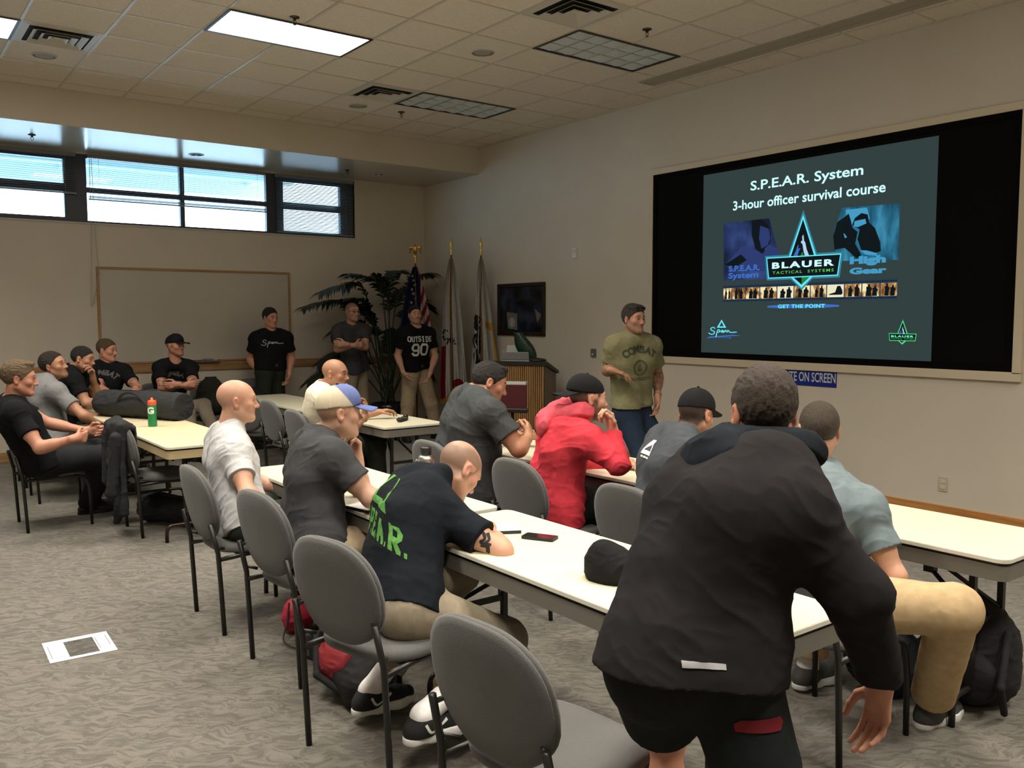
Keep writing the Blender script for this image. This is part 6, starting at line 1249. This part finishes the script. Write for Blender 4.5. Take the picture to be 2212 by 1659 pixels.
# ---- potted palm
t = thing('potted_palm', 'tall potted palm with arching fronds in the corner', 'potted plant', (-.98, -.62, 0)); M_leaf = mat('palm_leaf', (.010, .022, .012), .45, var=.3, vscale=6); M_stem = mat('palm_stem', (.022, .032, .016), .6)
MB().lathe([(.17, 0), (.22, .05), (.25, .40), (.26, .46), (.235, .46), (.22, .42), (.02, .42)], 32).build('pot', mat('glazed_pot', (.012, .014, .018), .15, spec=.6), t); MB().lathe([(.225, .425), (.1, .44), (.01, .445)], 24).build('soil', mat('soil', (.03, .022, .015), .95), t)
rp = random.Random(11)
FR = [((-.65, .02, 1.86), (-1.27, -.02, 1.80)), ((-.39, .05, 2.10), (-1.02, .0, 2.0)), ((-.12, .0, 2.10), (-.62, -.05, 2.26)), ((.10, .1, 2.20), (.30, .15, 2.32)), ((.36, .02, 2.16), (.74, .0, 2.30)), ((.42, -.02, 1.9), (.66, .0, 1.80)), ((.35, .1, 1.75), (.60, .05, 1.60)), ((-.35, .1, 1.60), (-.82, .08, 1.46)),
      ((-.7, .02, 1.02), (-1.22, .0, .80)), ((-.55, .08, 1.20), (-1.0, .1, 1.06)), ((.42, -.02, 1.25), (.66, .0, 1.25)), ((.2, -.03, 1.5), (.46, -.06, 1.66)), ((-.15, .1, 1.5), (-.32, .12, 1.80)), ((.05, .08, 1.9), (-.1, .1, 2.25)), ((.38, .0, .95), (.62, -.1, .85)), ((-.25, .1, 1.05), (-.55, .15, 1.28)), ((.1, .1, 1.2), (.2, .15, 1.48)), ((-.2, .10, 1.6), (-.5, .12, 1.88)), ((.22, .12, 1.95), (.42, .12, 2.1)), ((-.30, .05, 1.85), (-.66, .05, 1.9))]
for mid, tip in FR:
    b = MB(); P0 = Vector((rp.uniform(-.10, .10), rp.uniform(-.08, .08), .44)); Mi = Vector(mid); Ti = Vector(tip)
    path = bez([P0, P0.lerp(Mi, .55) + Vector((0, 0, .12)), Mi, Mi.lerp(Ti, .55) + Vector((0, 0, .05)), Ti], 9); b.tube(path, [.011 - .008 * i / len(path) for i in range(len(path))], 6, 1)
    n0 = int(len(path) * .42)
    for i in range(n0, len(path) - 1):
        c_ = path[i]; d_ = (path[i + 1] - path[i]).normalized(); sd = d_.cross(Vector((0, 0, 1))); sd = sd.normalized() if sd.length > .1 else Vector((0, -1, 0)); u_ = sd.cross(d_); f_ = (i - n0) / (len(path) - n0)
        for sg in (-1, 1):
            for rep in (0, 1):
                ln = (.30 - .18 * abs(f_ - .35)) * rp.uniform(.8, 1.1); o_ = c_ + d_ * (rep * .015); dr = (sd * sg * .85 + d_ * .62 + u_ * rp.uniform(-.05, .30)).normalized(); w_ = .018 * rp.uniform(.8, 1.15); wv = dr.cross(u_).normalized() if dr.cross(u_).length > .1 else d_
                V = []; 
                for k, (tq, wq) in enumerate(((0, .35), (.25, 1), (.55, .9), (.8, .5), (1, .05))):
                    p_ = o_ + dr * ln * tq - Vector((0, 0, 1)) * ln * .42 * tq ** 2; V += [p_ + wv * w_ * wq, p_ + u_ * .004 * wq, p_ - wv * w_ * wq]
                F = []
                for k in range(4): F += [(3 * k, 3 * k + 1, 3 * k + 4, 3 * k + 3), (3 * k + 1, 3 * k + 2, 3 * k + 5, 3 * k + 4)]
                b.vf(V, F, 0, True)
    b.build('frond', [M_leaf, M_stem], t)
# ================================================================== bags, bottles and small things
M_duf = mat('duffel_canvas', (.022, .023, .025), .85, bump=.3, bscale=300); M_blkbag = mat('bag_black', (.010, .010, .012), .8, bump=.3, bscale=260); M_redbag = mat('bag_red', (.26, .02, .028), .75, bump=.3, bscale=260); M_odbag = mat('bag_olive', (.018, .020, .014), .85, bump=.3, bscale=260); M_navy = mat('bag_navy', (.012, .018, .032), .8, bump=.3, bscale=260)
def lump(name, prims, m, parent, vox=.008, amp=.008, sc_=1.0, seed=1, cuts=()):
    V, Q = surface(prims, vox, cuts); n = normals(V, Q); V = V + n * (amp * folds(V * sc_, seed))[:, None]; return qmesh(name, V, Q, m, parent)
v_ = lambda *a: np.array(a, float)
# duffel bag lying along the yellow table
t = thing('duffel_bag', 'large charcoal duffel bag lying on the yellow-topped table', 'duffel bag', (-4.88, -2.95, .74)); a_, b_ = v_(-5.05, -2.64, .862), v_(-4.71, -3.28, .862); ax = nz_(b_ - a_)
lump('bag_body', [Rc(a_ - ax * .12, b_ + ax * .12, 0.125, .130, .03, clip=[(a_ - ax * .16, -ax), (b_ + ax * .16, ax), (v_(0, 0, .742), v_(0, 0, -1))])], M_duf, t, amp=.014, sc_=.8)
pr_ = nz_(np.cross(ax, v_(0, 0, 1)))
for sg in (-1, 1):
    pts = [(a_ + b_) / 2 + ax * (.20 * q) + pr_ * sg * (.135 - .02 * abs(q) ** 4) + v_(0, 0, .0 + .125 * (1 - abs(q) ** 2.5)) for q in np.linspace(-1, 1, 15)]
    o = MB().tube([tuple(p) for p in pts], .013, 8).build('handle', M_duf, t); o.matrix_parent_inverse = Matrix.Translation(-t.location)
MBp = MB(); o = MBp.tube([tuple(a_ - ax * .14 + v_(0, 0, .122)), tuple((a_ + b_) / 2 + v_(0, 0, .130)), tuple(b_ + ax * .14 + v_(0, 0, .125))], .006, 6).build('zipper', M_black, t); o.matrix_parent_inverse = Matrix.Translation(-t.location)
# bottles
t = thing('sport_bottle', 'green squeeze bottle with orange cap on the yellow-topped table', 'bottle', (-4.98, -3.70, .74)); MB().lathe([(.034, 0), (.037, .012), (.037, .06), (.033, .085), (.037, .11), (.037, .18), (.034, .188)], 28).build('bottle_body', mat('bottle_green', (.015, .20, .065), .3), t); MB().lathe([(.036, .186), (.037, .215), (.030, .226), (.012, .228), (.011, .245), (.006, .25)], 24).build('cap', mat('bottle_orange', (.85, .10, .03), .35), t)
gb = t.children[0]; put_print(gb, *text2d('G', .075, .004), (-4.98 * 0 , 0, .115), (.78, -.63, 0), (0, 0, 1), (-.63, -.78, 0), mat('bottle_mark', (.7, .72, .7), .5), .01, .001)
t = thing('steel_bottle', 'brushed steel water bottle with black cap on the second-row table', 'bottle', (-4.525, -7.45, .74)); MB().lathe([(.043, 0), (.0455, .006), (.0455, .155), (.040, .176), (.028, .186)], 36).build('bottle_body', mat('brushed_steel', (.62, .60, .56), .28, metal=1.0), t); MB().lathe([(.030, .184), (.031, .19), (.031, .222), (.028, .227), (.004, .228)], 28).build('cap', M_black, t)
put_print(t.children[0], *stroke2d([[(0, -.02), (.012, .0), (.0, .02), (-.012, .0), (.0, -.02)], [(0, .024), (0, .036)], [(.010, .020), (.018, .030)], [(-.010, .020), (-.018, .030)], [(.004, -.008), (.018, -.028)], [(-.004, -.008), (-.018, -.028)]], .003), (0, 0, .10), (.78, -.63, 0), (0, 0, 1), (-.63, -.78, 0), M_black, .01, .0008)
# phone, pads, pens
t = thing('smartphone', 'black smartphone lying on the second-row table', 'phone', (-4.712, -8.672, .74), math.radians(-62)); o_ = rrect(-.072, -.036, .072, .036, .009); MB().prism([(x, y, .0) for x, y in o_], (0, 0, .012)).build('phone_body', mat('phone_case', (.012, .012, .013), .5), t); o_ = rrect(-.066, -.032, .066, .032, .006); MB().prism([(x, y, .012) for x, y in o_], (0, 0, .0006)).build('screen', mat('phone_glass', (.004, .004, .005), .08, spec=.6), t)
def notepad(x, y, rz, label, w=.15, h=.22):
    t = thing('notepad', label, 'notepad', (x, y, .74), math.radians(rz), group='notepads on the second-row tables'); MB().box((-w / 2, -h / 2, 0), (w / 2, h / 2, .004), bev=.001).build('cover', M_black, t)
    b = MB(); b.box((-w / 2 + .002, -h / 2 + .002, .004), (w / 2 - .004, h / 2 - .002, .012), 0); b.build('pages', mat('pad_paper', (.74, .74, .76), .7), t); MB().box((-w / 2 - .002, -h / 2, .0), (-w / 2 + .006, h / 2, .014), bev=.002).build('binding', M_black, t)
notepad(-4.79, -8.43, 62, 'white notepad under the arm of the man writing in the black shirt', .16, .24); notepad(-5.01, -7.72, 12, 'white notepad at the table edge by the man in the tan and blue cap')
for x, y, z, d_, l in ((-4.60, -7.40, .752, (.25, -.1, .97), 'dark pen sticking up between the second-row men'),):
    t = thing('pen', l, 'pen', (x, y, .752), 0); d_ = Vector(d_).normalized(); MB().tube([Vector((0, 0, 0)) , d_ * .14], .0048, 8).build('barrel', M_black, t); MB().tube([d_ * .14, d_ * .152], .0035, 8).build('tip', mat('pen_chrome', (.5, .5, .52), .2, metal=1), t)
# black cap on the table (a soft crown resting open side down)
t = thing('baseball_hat', 'black cap lying on the second-row table behind the bending man', 'cap', (-4.86, -9.27, .74)); c_ = v_(-4.86, -9.27, .775)
lump('crown', [El(c_, (.085, .105, .085), None, .02), El(c_ + v_(-.02, .03, .02), (.06, .06, .085), None, .04)], M_capk if 'M_capk' in globals() else M_blkbag, t, .005, .007, 1.6, 4, [(v_(0, 0, .7405), v_(0, 0, -1))])
lump('brim', [El(c_ + v_(.05, -.12, -.026), (.075, .075, .006), None, .01)], M_blkbag, t, .003, .002, 1.0, 5, [(v_(0, 0, .7405), v_(0, 0, -1))])
# small black gear on the far table
t = thing('gear_bundle', 'small bundle of black gear on the far cream table', 'gear', (-3.10, -4.70, .74), math.radians(-50)); b = MB(); b.lathe([(.02, -.025), (.024, -.015), (.024, .015), (.02, .025)], 16, (0, .09, .026)); b.build('drum', M_black, t)
b = MB(); b.box((-.025, -.07, .0), (.025, .075, .028), bev=.008); b.build('pouch', M_blkbag, t); MB().tube(arc_path([(0, -.06, .01), (.02, -.12, .012), (-.01, -.13, .03), (.01, -.10, .045)], .02), .005, 6).build('strap', M_black, t); b = MB(); b.tube([(-.03, -.03, .03), (.0, .0, .04), (.03, .03, .03)], .006, 8); b.build('clip', mat('gear_metal', (.35, .33, .28), .25, metal=1), t)
# jacket over the chair back
t = thing('hanging_jacket', 'black jacket hanging over the back of a chair at the left', 'jacket', (-5.37, -4.37, .1)); J0 = []
def hang(name, cs, amp, seed):
    V, Q = surface(cs, .008); n = normals(V, Q); V = V + n * (amp * folds(V * np.array([1.1, 1.1, .28]), seed) + .006 * folds(V, seed + 1))[:, None]; return qmesh(name, V, Q, M_jack, t)
M_jack = mat('jacket_black', (.014, .015, .017), .85, bump=.3, bscale=260)
hang('jacket_body', [Bx(v_(-5.425, -4.46, .53), v_(.030, .125, .36), None, .028, .03), Bx(v_(-5.44, -4.27, .56), v_(.030, .105, .31), None, .028, .03), Rc(v_(-5.385, -4.52, .85), v_(-5.385, -4.21, .85), .055, .055, .04), Bx(v_(-5.32, -4.50, .72), v_(.02, .07, .14), None, .02, .03), Bx(v_(-5.32, -4.24, .72), v_(.02, .07, .14), None, .02, .03), Rc(v_(-5.43, -4.50, .25), v_(-5.45, -4.44, .12), .05, .025, .04)], .020, 8)
hang('sleeve', [Rc(v_(-5.46, -4.56, .78), v_(-5.50, -4.54, .36), .050, .046, .03)], .012, 12); hang('sleeve', [Rc(v_(-5.43, -4.17, .78), v_(-5.46, -4.20, .40), .046, .042, .03)], .012, 13)
# sheet with a clear window lying on the carpet
t = thing('packaging_card', 'white card with a clear plastic window lying on the carpet', 'card', (-6.14, -6.71, 0), math.radians(-2)); M_wc = mat('card_white', (.66, .66, .72), .5); L2, W2 = .152, .157; b = MB()
for a, c in (((-L2, -W2, .001), (-.06, W2, .003)), ((.075, -W2, .001), (L2, W2, .003)), ((-.06, .11, .001), (.075, W2, .003)), ((-.06, -W2, .001), (.075, -.125, .003))): b.box(a, c)
b.build('card_frame', M_wc, t)
m_cl = bpy.data.materials.new('clear_film'); m_cl.use_nodes = True; nt = m_cl.node_tree; nt.nodes.remove(nt.nodes['Principled BSDF']); tr = nt.nodes.new('ShaderNodeBsdfTransparent'); tr.inputs[0].default_value = (.9, .9, .9, 1); gl = nt.nodes.new('ShaderNodeBsdfGlossy'); gl.inputs['Roughness'].default_value = .12; mx = nt.nodes.new('ShaderNodeMixShader'); mx.inputs[0].default_value = .12; nt.links.new(tr.outputs[0], mx.inputs[1]); nt.links.new(gl.outputs[0], mx.inputs[2]); nt.links.new(mx.outputs[0], nt.nodes['Material Output'].inputs['Surface'])
b = MB(); V = []; F = []
for i in range(9):
    for j in range(9): V.append((-.062 + .139 * i / 8, -.127 + .239 * j / 8, .004 + .006 * math.sin(i * 1.3) * math.cos(j * 1.7) + .004))
for i in range(8):
    for j in range(8): F.append((i * 9 + j, i * 9 + j + 1, (i + 1) * 9 + j + 1, (i + 1) * 9 + j))
b.vf(V, F, 0, True); b.build('clear_window', m_cl, t)
M_cardl = mat('card_line', (.10, .10, .12), .6); b = MB(); b.vf(*[(lambda vf: ([(x, y, .0036) for x, y in vf[0]], vf[1]))(stroke2d([[(-.135, -.10), (-.135, .09), (-.075, .09)], [(-.135, -.10), (-.075, -.10)], [(.10, .10), (.135, .10), (.135, -.06)], [(-.03, .125), (-.03, .145), (.03, .145), (.03, .125)], [(.085, .10), (.085, -.09)]], .0025))][0]); b.build('crease_lines', M_cardl, t)
# bags under and beside the tables
t = thing('sports_bag', 'red and black bag on the floor under the writing man\'s chair', 'bag', (-5.24, -8.02, 0)); lump('bag_body', [El(v_(-5.24, -8.03, .13), (.16, .22, .14), None, .03), Rc(v_(-5.30, -8.20, .09), v_(-5.12, -7.90, .09), .10, .10, .05)], M_blkbag, t, .008, .014, 1.0, 3, [(v_(0, 0, .002), v_(0, 0, -1))]); lump('red_panel', [El(v_(-5.30, -8.03, .155), (.125, .150, .125), None, .03)], M_redbag, t, .007, .014, 1.2, 6, [(v_(0, 0, .03), v_(0, 0, -1))]); lump('strap', [Rc(v_(-5.44, -8.03, .12), v_(-5.36, -8.16, .05), .016, .016, .01), Rc(v_(-5.44, -8.03, .12), v_(-5.38, -7.9, .25), .016, .016, .01)], M_blkbag, t, .005, .002)
t = thing('backpack', 'black backpack on the floor beside the right-hand table legs', 'backpack', (-3.12, -9.72, 0)); lump('bag_body', [El(v_(-3.12, -9.72, .22), (.17, .20, .24), None, .03), El(v_(-3.14, -9.68, .12), (.18, .23, .14), None, .06)], M_blkbag, t, .008, .016, .9, 5, [(v_(0, 0, .002), v_(0, 0, -1))]); lump('front_pocket', [El(v_(-3.27, -9.78, .15), (.06, .13, .12), None, .03)], M_blkbag, t, .008, .010, 1.1, 6, [(v_(0, 0, .01), v_(0, 0, -1))]); lump('strap', [Rc(v_(-3.2, -9.9, .35), v_(-3.32, -9.93, .16), .016, .016, .01), Rc(v_(-3.32, -9.93, .16), v_(-3.25, -9.92, .03), .016, .014, .01)], M_blkbag, t, .006, .003)
t = thing('backpack', 'navy bag on the floor under the man in the blue-grey shirt', 'backpack', (-3.42, -9.48, 0)); lump('bag_body', [El(v_(-3.38, -9.46, .16), (.15, .17, .17), None, .03)], M_navy, t, .008, .014, 1.0, 15, [(v_(0, 0, .002), v_(0, 0, -1))]); lump('flap', [El(v_(-3.44, -9.49, .26), (.10, .12, .06), None, .03)], M_navy, t, .008, .008, 1.0, 16)
t = thing('backpack', 'dark olive backpack sitting on a chair against the back wall', 'backpack', (-3.50, -.62, .48)); lump('bag_body', [El(v_(-3.50, -.66, .70), (.18, .13, .24), None, .03), El(v_(-3.50, -.70, .60), (.19, .14, .14), None, .05)], M_odbag, t, .009, .014, 1.0, 2, [(v_(0, 0, .478), v_(0, 0, -1))]); lump('front_pocket', [El(v_(-3.50, -.80, .62), (.12, .06, .12), None, .03)], M_odbag, t, .008, .010, 1.2, 4, [(v_(0, 0, .49), v_(0, 0, -1))]); lump('top_handle', [Rc(v_(-3.56, -.66, .93), v_(-3.44, -.66, .93), .014, .014, .01)], M_odbag, t, .005, .001)
t = thing('equipment_bag', 'black bag lying on the chair beside the standing man at the wall', 'bag', (-2.92, -.62, .48)); lump('bag_body', [El(v_(-2.92, -.66, .62), (.20, .14, .16), None, .03), Rc(v_(-3.06, -.62, .72), v_(-2.80, -.62, .72), .05, .05, .04)], M_blkbag, t, .009, .016, 1.0, 9, [(v_(0, 0, .478), v_(0, 0, -1))]); lump('strap', [Rc(v_(-3.02, -.74, .74), v_(-2.85, -.78, .66), .014, .014, .01)], M_blkbag, t, .005, .002)
t = thing('gym_bag', 'black bag on the floor under the yellow-topped table', 'bag', (-4.95, -4.35, 0)); lump('bag_body', [Rc(v_(-5.12, -4.15, .14), v_(-4.80, -4.62, .11), .12, .10, .03)], M_blkbag, t, .009, .016, 1.0, 7, [(v_(0, 0, .002), v_(0, 0, -1))]); lump('strap', [Rc(v_(-5.08, -4.30, .26), v_(-4.88, -4.55, .23), .014, .014, .01)], M_blkbag, t, .006, .002)
t = thing('cloth_pouch', 'small red pouch on the floor by the chair of the man in the cap', 'pouch', (-5.16, -7.18, 0)); lump('pouch_body', [El(v_(-5.16, -7.18, .09), (.09, .07, .10), None, .03)], mat('pouch_red', (.42, .02, .05), .6), t, .006, .012, 1.3, 3, [(v_(0, 0, .002), v_(0, 0, -1))]); lump('drawstring', [Rc(v_(-5.22, -7.20, .17), v_(-5.26, -7.26, .06), .006, .006, .005)], M_blkbag, t, .004, .0)
t = thing('cable', 'thin black cable curled on the carpet by the red pouch', 'cable', (-5.2, -7.32, 0)); MB().tube(bez([(-.05, .10, .05), (-.10, .0, .02), (-.06, -.10, .005), (.04, -.12, .005), (.10, -.05, .005), (.08, .05, .03)]), .004, 6).build('cord', M_black, t); MB().box((.06, .04, .02), (.11, .07, .04), bev=.004).build('plug', M_black, t)
t = thing('power_brick', 'small black box under the chair of the man in the cap', 'box', (-5.18, -7.52, 0), .3); MB().box((-.11, -.07, 0), (.11, .07, .075), bev=.008).build('box_body', M_black, t); MB().box((-.112, -.03, .02), (-.108, .03, .05)).build('label_plate', mat('plate_grey', (.12, .12, .12), .4), t)
